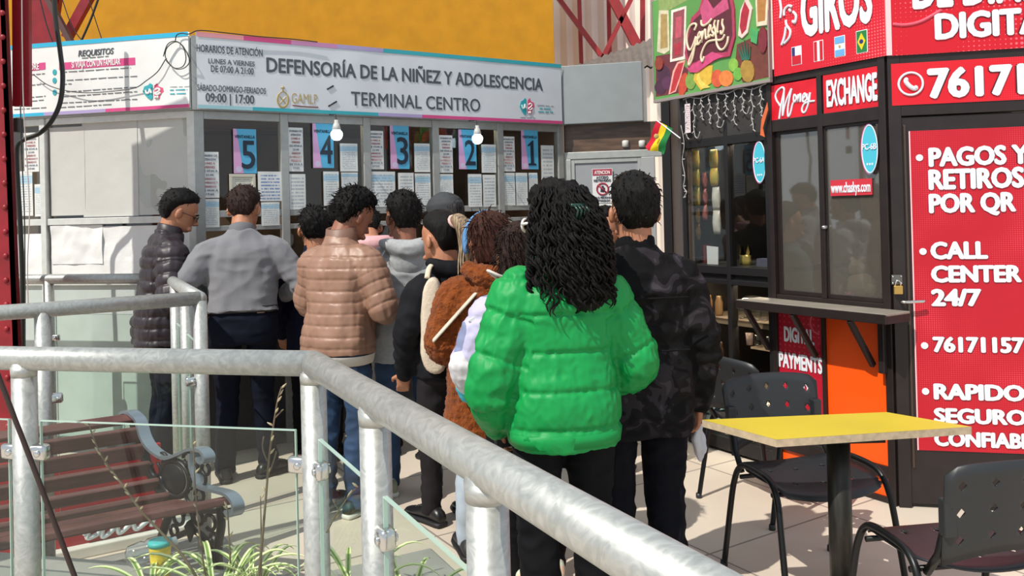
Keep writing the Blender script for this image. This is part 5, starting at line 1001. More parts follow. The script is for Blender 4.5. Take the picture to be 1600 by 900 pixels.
M_pla = mat('black plastic', '26282b', .42, bump=.03, bscale=200); M_fr = mat('black tube steel', '17181a', .35, .3)
def grid_plate(name, nu, nv, holes, f, par, m, th=.006):
    b = MB(); g = [[b.bm.verts.new(f(i/nu, j/nv)) for i in range(nu+1)] for j in range(nv+1)]
    for j in range(nv):
        for i in range(nu):
            c = [g[j][i], g[j][i+1], g[j+1][i+1], g[j+1][i]]
            if (i, j) in holes:
                mu, mv, k = (i+.5)/nu, (j+.5)/nv, .40
                d = [b.bm.verts.new(f(mu, mv-k/nv)), b.bm.verts.new(f(mu+k/nu, mv)), b.bm.verts.new(f(mu, mv+k/nv)), b.bm.verts.new(f(mu-k/nu, mv))]
                for q in range(4): b.face([c[q], c[(q+1) % 4], d[q]]); b.face([c[(q+1) % 4], d[(q+1) % 4], d[q]])
            else: b.face(c)
    o = b.build(name, m, par, True); sm_ = o.modifiers.new('thickness', 'SOLIDIFY'); sm_.thickness = th; sm_.offset = 0; return o
def make_chair():
    t = thing('plastic_chair', (0, 0, 0), 'x', 'chair', 'perforated black chairs')
    def fseat(u, v):
        a = (u-.5)*2; c = (v-.5)*2; w_ = .235*(1-.12*abs(c)**3); k = abs(a)**2.6; d_ = .22*(1-.22*k)
        return Vector((a*w_, c*d_, .452 - .018*(1-a*a)*(1-.3*c) - (.03*max(0, c-.5)**2*4) + .02*max(0, -c-.6)))
    grid_plate('seat', 15, 9, {(i, j) for i in (3, 7, 11) for j in (2, 6)}, fseat, t, M_pla, .007)
    def fback(u, v):
        a = (u-.5)*2; top = .80-.018*a*a-.03*max(0, abs(a)-.85)*6; bot = .525-.05*a*a; w_ = .232*(1-.06*(1-v)); z = bot+(top-bot)*v
        return Vector((a*w_*(1-.0*v), -.235-.05*(z-.5)/.3+.035*(a*a-.5)*-1*-1-.02, z))
    grid_plate('backrest', 15, 7, {(i, j) for i in (1, 4, 7, 10, 13) for j in (1, 3, 5)}, fback, t, M_pla, .008)
    for s_ in (-1, 1):
        pts = [(.262, .245, 0), (.252, .19, .30), (.246, .165, .40), (.243, .13, .455), (.242, .07, .478), (.242, -.07, .478), (.243, -.13, .455), (.246, -.165, .40), (.252, -.19, .30), (.262, -.25, 0)]
        b = MB(); b.tube(smooth_line([(s_*x, y, z) for x, y, z in pts], 5), .0125, 10, 1.0); b.build('leg_frame', M_fr, t, True)
        for y in (.245, -.25): b = MB(); b.lathe((s_*.262, y, 0), [(.015, 0), (.016, .004), (.015, .025)], 10); b.build('foot_cap', M_pla, t, True)
        b = MB(); b.tube([(s_*.215, -.16, .425), (s_*.212, -.215, .50), (s_*.205, -.262, .66)], .013, 8, 1.0); b.build('back_support', M_fr, t, True)
        b = MB(); b.box(FW, s_*.208-.02, s_*.208+.02, .237, .272, .57, .68, .006); b.build('back_socket', M_pla, t)
    for y in (.12, -.12): b = MB(); b.tube([(-.245, y, .42), (.245, y, .42)], .01, 8); b.build('crossbar', M_fr, t, True)
    return t
def clone(o, parent=None):
    c = o.copy(); COL.objects.link(c); c.parent = parent
    for ch in [x for x in o.children]: clone(ch, c)
    return c
ch0 = make_chair()
for i, (x, y, a, lab) in enumerate(((1.42, 2.72, -8, 'black perforated chair in the right foreground, its back to the camera'), (1.19, 3.42, 166, 'black perforated chair behind the yellow table, facing the camera'), (1.30, 4.33, 62, 'black chair seen edge-on behind the others, beside the DIGITAL PAYMENTS sign'))):
    o = ch0 if i == 0 else clone(ch0); o.location = (x, y, 0); o.rotation_euler = (0, 0, -math.radians(a)); o['label'] = lab
# ================================================================== PEOPLE
def evaluated(me, mods):
    o = bpy.data.objects.new('tmp', me); COL.objects.link(o)
    for kind, kw in mods:
        m = o.modifiers.new(kind, kind)
        for k, v in kw.items(): setattr(m, k, v)
    dg = bpy.context.evaluated_depsgraph_get(); dg.update(); out = bpy.data.meshes.new_from_object(o.evaluated_get(dg)); bpy.data.objects.remove(o); bpy.data.meshes.remove(me); return out
def fuse(b, voxel, smooth=3):
    return evaluated(b.mesh('fuse'), [('REMESH', dict(mode='VOXEL', voxel_size=voxel)), ('SMOOTH', dict(factor=.5, iterations=smooth))])
def arr(me):
    c = np.zeros(len(me.vertices)*3); me.vertices.foreach_get('co', c); n = np.zeros(len(me.vertices)*3); me.vertices.foreach_get('normal', n); return c.reshape(-1, 3), n.reshape(-1, 3)
def push(me, d):
    c, n = arr(me); c = c+n*np.asarray(d)[:, None]; me.vertices.foreach_set('co', c.ravel()); me.update()
def nz(c, sx, sy, sz, seed=0.):
    return np.array([noise.noise(Vector((p[0]*sx+seed, p[1]*sy+seed*.7, p[2]*sz))) for p in c])
def seg_dist(c, pts):
    """distance to a polyline and arc length of the nearest point"""
    best = np.full(len(c), 1e9); s = np.zeros(len(c)); acc = 0.
    for a, b_ in zip(pts, pts[1:]):
        a = np.array(a); b_ = np.array(b_); v = b_-a; L_ = np.linalg.norm(v); t = np.clip(((c-a)@v)/L_**2, 0, 1); d = np.linalg.norm(c-(a+t[:, None]*v), axis=1); m = d < best; best[m] = d[m]; s[m] = acc+t[m]*L_; acc += L_
    return best, s
M_skin = mat('skin', 'b47a5c', .5, var=.06, scale=25); M_skin2 = mat('darker skin', '94604a', .5, var=.06, scale=25)
def hairmat(name, col, col2=None): return mat(name, col, .55, var=.3, scale=40, stretch=(3, 3, .35), bump=.4, bscale=130, col2=col2, spec=.15)
M_hair = hairmat('black hair', '0b0a0a', '191615'); M_hairb = hairmat('dark brown hair', '1d1412', '382620'); M_haira = hairmat('auburn hair', '2b1713', '4a2a20'); M_hairg = hairmat('greying hair', '141314', '4a4747')  # M_hairg also colours sun highlights on black hair
class Person:
    def __init__(s, X, Y, az, h, label, w=1., lean=0., head=(0, 0, 0), L=None, R=None, skin=None, voxel=.0065, hs=1.08, group=None, drop=.06, shd=.066):
        s.X, s.Y, s.az, s.h, s.k, s.w, s.lean, s.hd, s.vox, s.hs = X, Y, az, h, h/1.72, w, math.radians(lean), head, voxel, hs
        s.drop = drop; s.skin = skin or M_skin; s.label = label; s.group = group
        k = s.k
        s.L = L or ((-.255, -.03, 1.10), (-.235, .07, .86)); s.R = R or ((.255, -.03, 1.10), (.235, .07, .86))
        s.neck = Vector((0, -.012, h-.262*hs)); s.shz = s.neck.z-shd*k
        s.arm = {}
        for nm, (e_, w_), sg in (('L', s.L, -1), ('R', s.R, 1)):
            s.arm[nm] = [s.up(Vector((sg*.158*w*k, -.01, s.shz-s.drop*k))), s.up(Vector(e_)*k), s.up(Vector(w_)*k)]
        yaw, pit, rol = [math.radians(a) for a in head]
        s.HM = Matrix.Rotation(yaw, 3, 'Z') @ Matrix.Rotation(-s.lean-pit, 3, 'X') @ Matrix.Rotation(rol, 3, 'Y')
        s.N0 = s.up(s.neck)
        s.root = None; s.feet = [(-.1, 0., 8.), (.1, 0., -8.)]; s.knee = [(-.1, .02), (.1, .02)]
    def up(s, p):
        p = Vector(p); z0 = .95*s.k
        if p.z <= z0 or not s.lean: return p
        a = s.lean; y, z = p.y, p.z-z0; return Vector((p.x, y*math.cos(a)+z*math.sin(a), z0+z*math.cos(a)-y*math.sin(a)))
    def H(s, x, y, z): return s.N0 + s.HM @ (Vector((x, y, z))*s.hs)
    def ring(s, z, hw, hd, yc=0., n=28, p=2.5, xc=0.):
        out = []
        for i in range(n):
            t = 2*PI*i/n; c, q = math.cos(t), math.sin(t)
            out.append(s.up(Vector((xc+hw*math.copysign(abs(c)**(2/p), c), yc+hd*math.copysign(abs(q)**(2/p), q), z))))
        return out
    def torso(s, b, t, hem, flare=0., top=1.0, n=28, belly=0., hipw=0.):
        k, w, sh = s.k, s.w, s.shz; zz = [(.80*k, .172, .118, -.01), (.92*k, .170, .118, -.012), (1.06*k, .152, .108, 0), (1.2*k, .162, .116, .004), (sh-.10*k, .168, .118, -.004), (sh-.045*k, .160, .102, -.010), (sh+.0*k, .135, .084, -.016), (sh+.04*k, .092, .070, -.016), (sh+.066*k, .072, .064, -.014), (sh+.085*k, .062, .060, -.012)]
        rs = []; lo = None
        if hem < .80*k: rs.append((hem, (.172+flare)*w*k+t, .122*k+flare*.7+t, -.008))
        for z, hw, hd, yc in zz:
            if z < hem-1e-4: lo = (z, hw, hd, yc); continue
            if lo and not rs:
                f = (hem-lo[0])/(z-lo[0]); rs.append((hem, (lo[1]+(hw-lo[1])*f+flare)*w*k+t, (lo[2]+(hd-lo[2])*f)*k+flare*.5+t, lo[3]))
            if z > sh+.09*k*top: break
            bl = belly*math.exp(-((z/k-1.08)/.14)**2)
            rs.append((z, hw*w*k+t*(1 if z < sh else .6), hd*k+t*(1 if z < sh else .6)+bl, yc+bl*.6))
        b.rings([s.ring(*r, n=n) for r in rs]); return rs
    def limb(s, b, pts, rad, k=6, seg=14, rnd=True):
        q = smooth_line(pts, k); n = len(q); m = len(pts)-1; rr = []
        for i in range(n):
            f = min(i/k, m-1e-6); j = int(f); rr.append(rad[j]+(rad[j+1]-rad[j])*(f-j))
        b.tube(q, rr, seg, round_end=rnd)
    def armpts(s, nm, over=.0):
        a, e_, w_ = s.arm[nm]; sg = -1 if nm == 'L' else 1
        return [Vector((a.x-sg*.07, a.y, a.z+.012)), a, a.lerp(e_, .5)+Vector((sg*.006, 0, 0)), e_, e_.lerp(w_, .5), w_+(w_-e_).normalized()*over]
    def hand(s, b, nm, pn, curl=.55, spread=1.):
        a, e_, w_ = s.arm[nm]; d = (w_-e_).normalized(); pn = Vector(pn); pn = (pn-d*pn.dot(d)).normalized(); ac = d.cross(pn)*(1 if nm == 'R' else -1)
        # ac points to the thumb side
        Mx = Matrix((ac, d, pn)).transposed(); k = s.k
        b.tube([w_-d*.02, w_+d*.02], [.027*k, .026*k], 12); b.ball(w_+d*.055*k, .040*k, .050*k, .017*k, 8, Mx)
        tips = []
        for off, ln in ((.028, .066), (.0095, .075), (-.009, .070), (-.027, .056)):
            p = w_+d*.09*k+ac*off*k; dd = d.copy(); pts = [w_+d*.05*k+ac*off*.8*k, p]
            for j in range(3):
                an = curl*(.6, 1.0, .9)[j]; dd = (dd*math.cos(an)+pn*math.sin(an)).normalized() if j == 0 else (Matrix.Rotation(an, 3, d.cross(pn)) @ dd).normalized(); pts.append(pts[-1]+dd*ln*k*(.45, .32, .25)[j])
            b.tube(pts, [.0095*k, .0098*k, .009*k, .0085*k, .0075*k], 8, round_end=True)
        p = w_+d*.022*k+ac*.03*k; q1 = p+(d*.55+ac*.6+pn*.25).normalized()*.04*k; q2 = q1+(d*.85+pn*.45).normalized()*.032*k; b.tube([p-ac*.015*k, p, q1, q2], [.012*k, .0125*k, .0105*k, .0085*k], 8, round_end=True)
    HR = [(.036, .055, .02, .020), (.042, .082, -.0, .036), (.055, .094, -.022, .050), (.075, .094, -.045, .061), (.10, .091, -.07, .068), (.128, .088, -.087, .073), (.155, .093, -.097, .076), (.185, .090, -.100, .076), (.215, .076, -.090, .068), (.238, .054, -.066, .052), (.254, .026, -.036, .030), (.2615, .004, -.012, .008)]
    def headrings(s, rows, g=0., p=2.25, n=32, ofs=0.):
        out = []
        for z, f, bk, hw in rows:
            yc, hd = (f+bk)/2, (f-bk)/2; r = []
            for i in range(n):
                t = 2*PI*i/n; c, q = math.cos(t), math.sin(t)
                r.append(s.H((hw+g)*math.copysign(abs(c)**(2/p), c), yc+(hd+g)*math.copysign(abs(q)**(2/p), q), z))
            out.append(r)
        return out
    def body(s, hands=(), pn=None, curl=.55):
        k, w = s.k, s.w; b = MB(); s.torso(b, -.012, .84*k)
        b.rings(s.headrings(s.HR))
        b.tube([s.up(Vector((0, -.02, s.shz+.02*k))), s.N0.lerp(s.H(0, -.02, .03), .5), s.H(0, -.018, .09)], [.070*s.hs, .060*s.hs, .057*s.hs], 16)
        b.tube([s.H(0, .086, .152), s.H(0, .1, .128), s.H(0, .113, .105), s.H(0, .095, .096)], [.008*s.hs, .010*s.hs, .014*s.hs, .010*s.hs], 10)
        for sg in (-1, 1):
            Me = s.HM @ Matrix.Rotation(sg*.35, 3, 'Z'); b.ball(s.H(sg*.083, -.010, .122), .012*s.hs, .021*s.hs, .031*s.hs, 8, Me)
            b.ball(s.H(sg*.036, .083, .062), .018*s.hs, .014*s.hs, .014*s.hs, 6, s.HM); b.ball(s.H(sg*.034, .084, .152), .022*s.hs, .011*s.hs, .006*s.hs, 6, s.HM)
        b.ball(s.H(0, .092, .074), .022*s.hs, .008*s.hs, .006*s.hs, 6, s.HM); b.ball(s.H(0, .090, .064), .018*s.hs, .008*s.hs, .006*s.hs, 6, s.HM)
        for nm in ('L', 'R'):
            s.limb(b, s.armpts(nm), [.04*k, .05*k, .043*k, .037*k, .034*k, .026*k])
            s.hand(b, nm, (pn or {}).get(nm, (.3 if nm == 'L' else -.3, .9, .1)), curl)
        for i, sg in enumerate((-1, 1)):
            s.limb(b, s.leg(i), [.068*k, .058*k, .042*k, .036*k, .028*k])
            fx, fy, fa = s.feet[i]; d = Vector((math.sin(math.radians(-fa)), math.cos(math.radians(fa)), 0)); p = Vector((fx, fy-.02, .045)); b.tube([p-d*.04, p+d*.04, p+d*.11], [.022*k, .024*k, .018*k], 10, round_end=True)
        me = fuse(b, s.vox, 2); s.root = link('person', me, s.skin); tag(s.root, s.label, 'person', s.group); return s.root
    def leg(s, i, ext=0.):
        k = s.k; sg = -1 if i == 0 else 1; fx, fy, fa = s.feet[i]; kx, ky = s.knee[i]
        return [Vector((sg*.088*s.w*k, -.01, .88*k)), Vector((sg*.095*s.w*k*.5+kx*.5, ky*.4, .69*k)), Vector((kx, ky, .48*k)), Vector((kx*.5+fx*.5, ky*.3+fy*.7-.02, .27*k)), Vector((fx, fy-.01, .075-ext))]
    def add(s, name, me, m, smooth=True): return link(name, me, m, s.root, smooth)
    def top(s, name, m, t, hem, sleeve, fn=None, voxel=.009, flare=0., belly=0., cuff=.0, top=1., extra=None, smooth=3, split=None):
        k = s.k; b = MB(); s.torso(b, t, hem, flare, top, belly=belly)
        for nm in ('L', 'R'): s.limb(b, s.armpts(nm, cuff), [r*k for r in sleeve], rnd=True)
        if extra: extra(b)
        me = fuse(b, voxel, smooth); c, n = arr(me); dl, sl = seg_dist(c, s.arm['L']); dr_, sr = seg_dist(c, s.arm['R'])
        tz = c[:, 2]; ax = np.abs(c[:, 0]); isarm = ((dl < .115*k+t*.4) & (c[:, 0] < -.13*s.w*k) & (sl > .06)) | ((dr_ < .115*k+t*.4) & (c[:, 0] > .13*s.w*k) & (sr > .06)); sa = np.where(c[:, 0] < 0, sl, sr)
        if fn is not None: push(me, fn(c, n, isarm, sa, tz))
        return s.add(name, me, m)
    def trousers(s, m, top_=1.0, r=(.098, .086, .068, .063, .060), wr=.006, t=.006, voxel=.009):
        k, w = s.k, s.w; b = MB(); rs = []
        for z, hw, hd, yc in ((.79, .165, .11, -.01), (.86, .172, .122, -.014), (.94, .168, .116, -.012), (top_, .153, .108, -.004)): rs.append((z*k, hw*w*k+t, hd*k+t, yc))
        b.rings([s.ring(*q) for q in rs])
        for i in (0, 1): s.limb(b, s.leg(i, .03), [q*k for q in r], rnd=False)
        me = fuse(b, voxel, 3); c, n = arr(me); f = -np.abs(nz(c, 9, 9, 16, s.X*3))*wr*2.2+nz(c, 22, 22, 14, 4.)*wr*.5; low = np.clip((.35*k-c[:, 2])/.3, 0, 1)
        push(me, f+low*np.sin(c[:, 2]*70+c[:, 0]*30)*wr*.5); return s.add('trousers', me, m)
    def shoes(s, m, sole, kind=0):
        for i in (0, 1):
            fx, fy, fa = s.feet[i]; a = math.radians(fa); R_ = Matrix.Rotation(a, 3, 'Z'); o = Vector((fx, fy-.02, 0)); P = lambda x, y, z: o+R_ @ Vector((x, y, z))
            prof = [(-.085, .018, .045), (-.08, .030, .075), (-.05, .036, .095), (.0, .037, .10), (.05, .040, .085), (.10, .046, .065), (.15, .046, .055), (.19, .036, .046), (.212, .016, .036)]
            b = MB(); b.rings([[P(hw*math.cos(t)*.98, y, .018+(h-.018)*(.5+.5*math.sin(t))) for t in [j*2*PI/16 for j in range(16)]] for y, hw, h in prof]); sh = s.add('shoe', evaluated(b.mesh('s'), [('SUBSURF', dict(levels=1))]), m)
            b = MB(); b.rings([[P(hw*1.08*math.cos(t), y*1.03, .0+.026*(.5+.5*math.copysign(abs(math.sin(t))**.4, math.sin(t)))) for t in [j*2*PI/16 for j in range(16)]] for y, hw, h in prof]); link('sole', b.mesh('sole'), sole, sh)
            if kind:
                b = MB()
                for j in range(5): y = .03+j*.02; b.tube([P(-.022, y, .088-.006*j), P(0, y+.004, .097-.0075*j), P(.022, y, .088-.006*j)], .0032, 5)
                link('laces', b.mesh('laces'), M_white if kind == 1 else M_dark, sh)
    SHORT = [(.072, -.05, -.075, .048), (.092, -.034, -.097, .064), (.118, -.030, -.110, .0745), (.150, -.006, -.117, .0815), (.180, .030, -.119, .087), (.205, .066, -.116, .085), (.232, .080, -.102, .074), (.256, .070, -.075, .055), (.272, .035, -.040, .032), (.278, .0, -.015, .008)]
    def hair_short(s, m, amp=.006, tufts=160, tl=.03, rows=None, seed=1, vox=.006, spike=.4, top=0.):
        rows = [(z+(top if z > .2 else 0), f, bk, hw) for z, f, bk, hw in (rows or s.SHORT)]
        b = MB(); b.rings(s.headrings(rows)); me = fuse(b, vox, 3); c, n = arr(me); push(me, nz(c, 55, 55, 22, seed)*amp+nz(c, 110, 110, 40, seed+3)*amp*.5)
        o = s.add('hair', me, m)
        if tufts: s.tufts(o, me, m, tufts, tl, seed, spike)
        return o
    def tufts(s, o, me, m, num, ln, seed, spike, zmin=.10):
        c, n = arr(me); r = np.random.RandomState(seed); ctr = np.array(s.H(0, -.01, .13)); upv = np.array(s.HM @ Vector((0, 0, 1))); hz = (c-np.array(s.N0))@upv
        idx = np.where(hz > zmin)[0]; b = MB(); back = np.array(s.HM @ Vector((0, -.4, -.8)))
        for i in r.choice(idx, int(num*2.2)):
            p = c[i]-n[i]*.006; d = n[i]*(spike+.5*r.rand())+back*(1-spike)*(.5+r.rand()*.6)+r.randn(3)*.22; d /= np.linalg.norm(d); L_ = ln*(.5+r.rand()*.9); q = p+d*L_*.55+n[i]*.004; e_ = p+d*L_+back*L_*.25
            b.tube([Vector(p), Vector(q), Vector(e_)], [.0026, .0020, .0004], 3)
        link('hair_tufts', b.mesh('tufts'), m, o)['kind'] = 'stuff'
    def place(s):
        s.root.location = (s.X, s.Y, 0); s.root.rotation_euler = (0, 0, -math.radians(s.az)); return s
    def W(s, p):
        a = -math.radians(s.az); p = Vector(p); return Vector((s.X+p.x*math.cos(a)-p.y*math.sin(a), s.Y+p.x*math.sin(a)+p.y*math.cos(a), p.z))
    def loc(s, p):
        """world point into the person's own frame"""
        a = math.radians(s.az); d = Vector(p)-Vector((s.X, s.Y, 0)); return Vector((d.x*math.cos(a)-d.y*math.sin(a), d.x*math.sin(a)+d.y*math.cos(a), d.z))
def quilt(pitch, A, wr=.004, seed=0., vert=0.):
    def fn(c, n, arm, sa, z):
        q = np.where(arm, sa, z); d = A*(np.abs(np.sin(PI*q/pitch))**.5-.62); w_ = nz(c, 16, 16, 30, seed)*wr+nz(c, 45, 45, 60, seed+5)*wr*.6
        if vert:
            an = np.arctan2(c[:, 1], c[:, 0]); d = d-np.where(arm, 0, A*.5*(np.abs(np.sin(an*vert)) < .12))
        return d+w_
    return fn
def quilt2(pitch, G, wd, puff, gather, seed=0., wr=.004):
    def fn(c, n, arm, sa, z):
        q = np.where(arm, sa, z)/pitch; f = np.abs(q-np.round(q))*pitch; t = f/(pitch/2)
        return -G*np.exp(-(f/wd)**2)+puff*(1-(1-t)**2)+nz(c, 36, 36, 9, seed)*gather*np.exp(-f/.02)+nz(c, 9, 9, 9, seed+4)*wr*1.6-np.abs(nz(c, 15, 15, 7, seed+7))*wr
    return fn
def cloth(wr=.008, seed=0.):
    def fn(c, n, arm, sa, z):
        el = np.exp(-((sa-.28)/.10)**2)*arm; return -np.abs(nz(c, 8, 8, 13, seed))*wr*1.6+nz(c, 20, 20, 9, seed+2)*wr*.5+el*np.sin(sa*90+c[:, 1]*30)*wr*.5
    return fn
def furfn(seed=0.):
    return lambda c, n, arm, sa, z: nz(c, 14, 14, 14, seed)*.006+nz(c, 60, 60, 60, seed)*.008+nz(c, 130, 130, 130, seed)*.005
def collar(P, m, r=.075, z0=.03, z1=.10, th=.012, name='collar', yb=-.012, tilt=.02):
    b = MB(); k = P.k; rr = []
    for rad, z in ((r*1.1, P.shz+z0*k), (r, P.shz+(z0+z1)/2*k), (r*.97, P.shz+z1*k), (r*.9, P.shz+z1*k+.004), (r*.84, P.shz+(z1-.01)*k), (r*.82, P.shz+z0*k)):
        rr.append([P.up(Vector((rad*1.02*math.cos(t), yb+rad*.98*math.sin(t), z-tilt*math.sin(t)*(1 if z > P.shz+z0*k+.01 else 0)))) for t in [i*2*PI/28 for i in range(28)]])
    b.rings(rr, False); return P.add(name, b.mesh(name), m)
def hood(P, m, fn=None, w=.15, d=.11, hgt=.12, y=-.10, z=.02, name='hood', vox=.008):
    b = MB(); k = P.k; pts = []
    for i in range(13):
        t = PI*1.05+ (i/12)*PI*.9; pts.append(P.up(Vector((math.cos(t)*w*k, y*.4+math.sin(t)*d*k, P.shz+z+.045*k*abs(math.cos(t))**2))))
    b.tube(pts, [.030*k+.028*k*math.sin(PI*i/12) for i in range(13)], 12, 1.0, round_end=True)
    b.ball(P.up(Vector((0, y*1.05, P.shz+z-hgt*.42))), w*.80*k, .058*k, hgt*.75*k, 10)
    me = fuse(b, vox, 5)
    if fn: c, n = arr(me); push(me, fn(c, n, np.zeros(len(c), bool), c[:, 2], c[:, 2]))
    return P.add(name, me, m)
def belt(P, m, z=.985):
    b = MB(); k = P.k; b.rings([P.ring(zz*k, .158*P.w*k+g, .112*k+g, -.006) for zz, g in ((z-.02, .010), (z-.02, .016), (z+.018, .016), (z+.018, .010))], False); return P.add('belt', b.mesh('belt'), m)
def brows(P, m):
    for sg in (-1, 1):
        b = MB(); b.tube([P.H(sg*.016, .095, .150), P.H(sg*.036, .097, .156), P.H(sg*.056, .082, .150)], [.004, .005, .003], 6); P.add('eyebrow', b.mesh('b'), m)
        b = MB(); b.ball(P.H(sg*.034, .083, .132), .013, .008, .007, 6, P.HM); P.add('eye', b.mesh('e'), mat('dark eye', '2a1d1a', .3))
def glasses(P, m, lens=None, w=.024, h_=.016, th=.002, name='glasses'):
    b = MB()
    for sg in (-1, 1):
        b.tube([P.H(sg*.035+w*math.cos(t), .106-.010*abs(math.cos(t))*(1 if math.cos(t)*sg > 0 else .2), .131+h_*math.sin(t)) for t in [i*2*PI/16 for i in range(17)]], th, 6)
        b.tube([P.H(sg*(.035+w), .096, .134), P.H(sg*.083, .06, .136), P.H(sg*.088, -.015, .134)], th, 6)
    b.tube([P.H(-.012, .107, .135), P.H(0, .110, .138), P.H(.012, .107, .135)], th, 6); g = P.add(name, b.mesh('g'), m)
    if lens:
        for sg in (-1, 1):
            b = MB(); b.poly([P.H(sg*.035+w*math.cos(t), .104-.010*abs(math.cos(t))*(1 if math.cos(t)*sg > 0 else .2), .131+h_*math.sin(t)) for t in [i*2*PI/16 for i in range(16)]]); link('lens', b.mesh('l'), lens, g)
M_sole = mat('black rubber', '17171a', .6); M_wsole = mat('white sole', 'd9d9d2', .55); M_blks = mat('black leather', '1b1a1c', .35); M_blksn = mat('black trainer', '202024', .6)
M_jean = mat('blue denim', '27405f', .8, var=.22, scale=9, bump=.08, bscale=220); M_navy_t = mat('navy denim', '0e1220', .85, var=.2, scale=9, spec=.15); M_blkt = mat('black cloth', '101013', .85, var=.15, scale=9, spec=.15); M_ltj = mat('light denim', '9aa6b2', .8, var=.15, scale=9)
def done(P): P.place()

# 1 man in quilted dark jacket, profile to the right
p = Person(-2.15, 5.07, 58, 1.745, 'man with glasses in a dark quilted jacket by the side window, head bowed', .96, 8, (-2, 16, 0), ((-.24, .08, 1.08), (-.08, .24, 1.02)), ((.26, -.0, 1.09), (.14, .20, 1.0)), voxel=.005)
p.body(); p.top('quilted_jacket', mat('dark plum nylon', '2b2329', .45, var=.1), .030, .80, (.09, .10, .09, .08, .074, .06), quilt2(.07, .005, .010, .005, .006, 1., .008), belly=.02, voxel=.0065)
collar(p, MATS['dark plum nylon'], .078, .03, .115, tilt=.01); p.trousers(M_navy_t); p.shoes(M_blks, M_sole); p.hair_short(M_hair, .003, 60, .02, seed=2); brows(p, M_hair); glasses(p, mat('dark glasses frame', '1c1a1a', .3)); done(p)
# 2 man in grey jumper
p = Person(-1.62, 4.98, -14, 1.75, 'man in a grey jumper and dark jeans at window 5, seen from behind', 1.14, 6, (-14, 18, 0), ((-.33, -.03, 1.12), (-.20, .22, 1.06)), ((.34, -.03, 1.12), (.22, .22, 1.06)))
p.feet = [(-.12, 0, 10.), (.13, .02, -50.)]; p.body(); p.top('jumper', mat('grey knit', '77777c', .85, bump=.12, bscale=260, sheen=.2), .022, .985, (.09, .098, .084, .072, .062, .050), cloth(.010, 2.), belly=.03)
collar(p, mat('grey collar', '6c6c70', .85), .076, .03, .095); p.trousers(M_navy_t, 1.0); belt(p, M_blks, .985); p.shoes(M_blks, M_sole, 2); p.hair_short(M_hairb, .004, 120, .022, seed=3)
b = MB(); b.tube([p.up(Vector((.085, -.118, .962*p.k))), p.up(Vector((.125, -.108, .962*p.k)))], .009, 6, .4); p.add('belt_patch', b.mesh('x'), mat('tan patch', 'b08a78', .6)); done(p)
# 3 dark navy person behind
p = Person(-1.27, 5.33, -10, 1.60, 'person in a navy coat, half hidden between the grey jumper and tan jacket', .98, 3, (10, 8, 0)); p.body(); p.top('coat', mat('navy cloth', '11142a', .8, var=.15, spec=.2), .028, .70, (.085, .092, .08, .07, .062, .05), cloth(.007, 3.)); collar(p, MATS['navy cloth'], .07); p.trousers(M_blkt); p.shoes(M_blks, M_sole); p.hair_short(M_hair, .006, 120, .03, seed=5, top=.006); done(p)
# 4 man in tan quilted jacket with phone
p = Person(-.925, 4.38, 24, 1.70, 'man in a tan quilted jacket and blue jeans looking down at a phone', 1.0, 6, (-18, 24, 4), ((-.235, .05, 1.09), (-.06, .26, 1.06)), ((.265, .02, 1.08), (.16, .25, 1.10)), skin=M_skin2, voxel=.0055)
p.body(); p.top('quilted_jacket', mat('tan nylon', '96725f', .45, var=.05), .030, .83, (.092, .102, .09, .08, .072, .056), quilt2(.058, .0036, .006, .0012, .006, 3., .007), belly=.02, voxel=.006); collar(p, mat('tan collar', '7a5a4b', .5), .084, .02, .135, tilt=-.02)
p.trousers(M_jean, 1.0, (.10, .09, .076, .07, .066), .009)
b = MB(); b.rings([p.ring(z*p.k, .170*p.w*p.k+g, .118*p.k+g, -.012) for z, g in ((.80, .012), (.79, .018), (.84, .03))], False); p.add('shirt_hem', b.mesh('h'), mat('white shirt', 'd5d2cc', .8))
p.shoes(M_blksn, M_wsole, 1); p.hair_short(M_hair, .012, 300, .028, seed=7, spike=.45, top=.012); brows(p, M_hair); done(p)
hw = p.W(p.arm['R'][2]); b = MB(); Fp = Frame((hw.x+.05, hw.y+.06), azv(100)); b.box(Fp, -.05, .06, -.04, .04, hw.z+.03, hw.z+.039, .003); ph = b.build('smartphone', mat('phone black', '16181c', .25), None, False, 'black smartphone held by the man in the tan quilted jacket', 'phone')
b = MB(); b.box(Fp, -.045, .055, -.036, .036, hw.z+.039, hw.z+.0396); b.build('screen', mat('phone screen', '3a4148', .15), ph)
# 5 grey haired head behind
p = Person(-1.17, 5.57, -20, 1.62, 'person with greying hair mostly hidden behind the man in the tan jacket', .95); p.body(); p.top('jacket', mat('dark grey cloth', '2d2d31', .8), .025, .8, (.085, .09, .08, .07, .06, .05), cloth(.006, 5.)); p.trousers(M_blkt); p.shoes(M_blks, M_sole); p.hair_short(M_hairg, .005, 80, .02, seed=9); done(p)
# 6 pink jacket
p = Person(-.90, 5.40, -20, 1.66, 'person in a pale pink padded jacket behind the grey hoodie', 1.12, 20, (0, 26, 0)); p.body(); p.top('padded_jacket', mat('pale pink nylon', 'd9a5a8', .5), .05, .75, (.10, .11, .10, .09, .08, .06), quilt(.12, .012, .004, 6.)); hood(p, MATS['pale pink nylon'], None, .14, .11, .12); p.trousers(M_blkt); p.shoes(M_blks, M_sole); p.hair_short(M_hair, .006, 80, .03, seed=11); done(p)
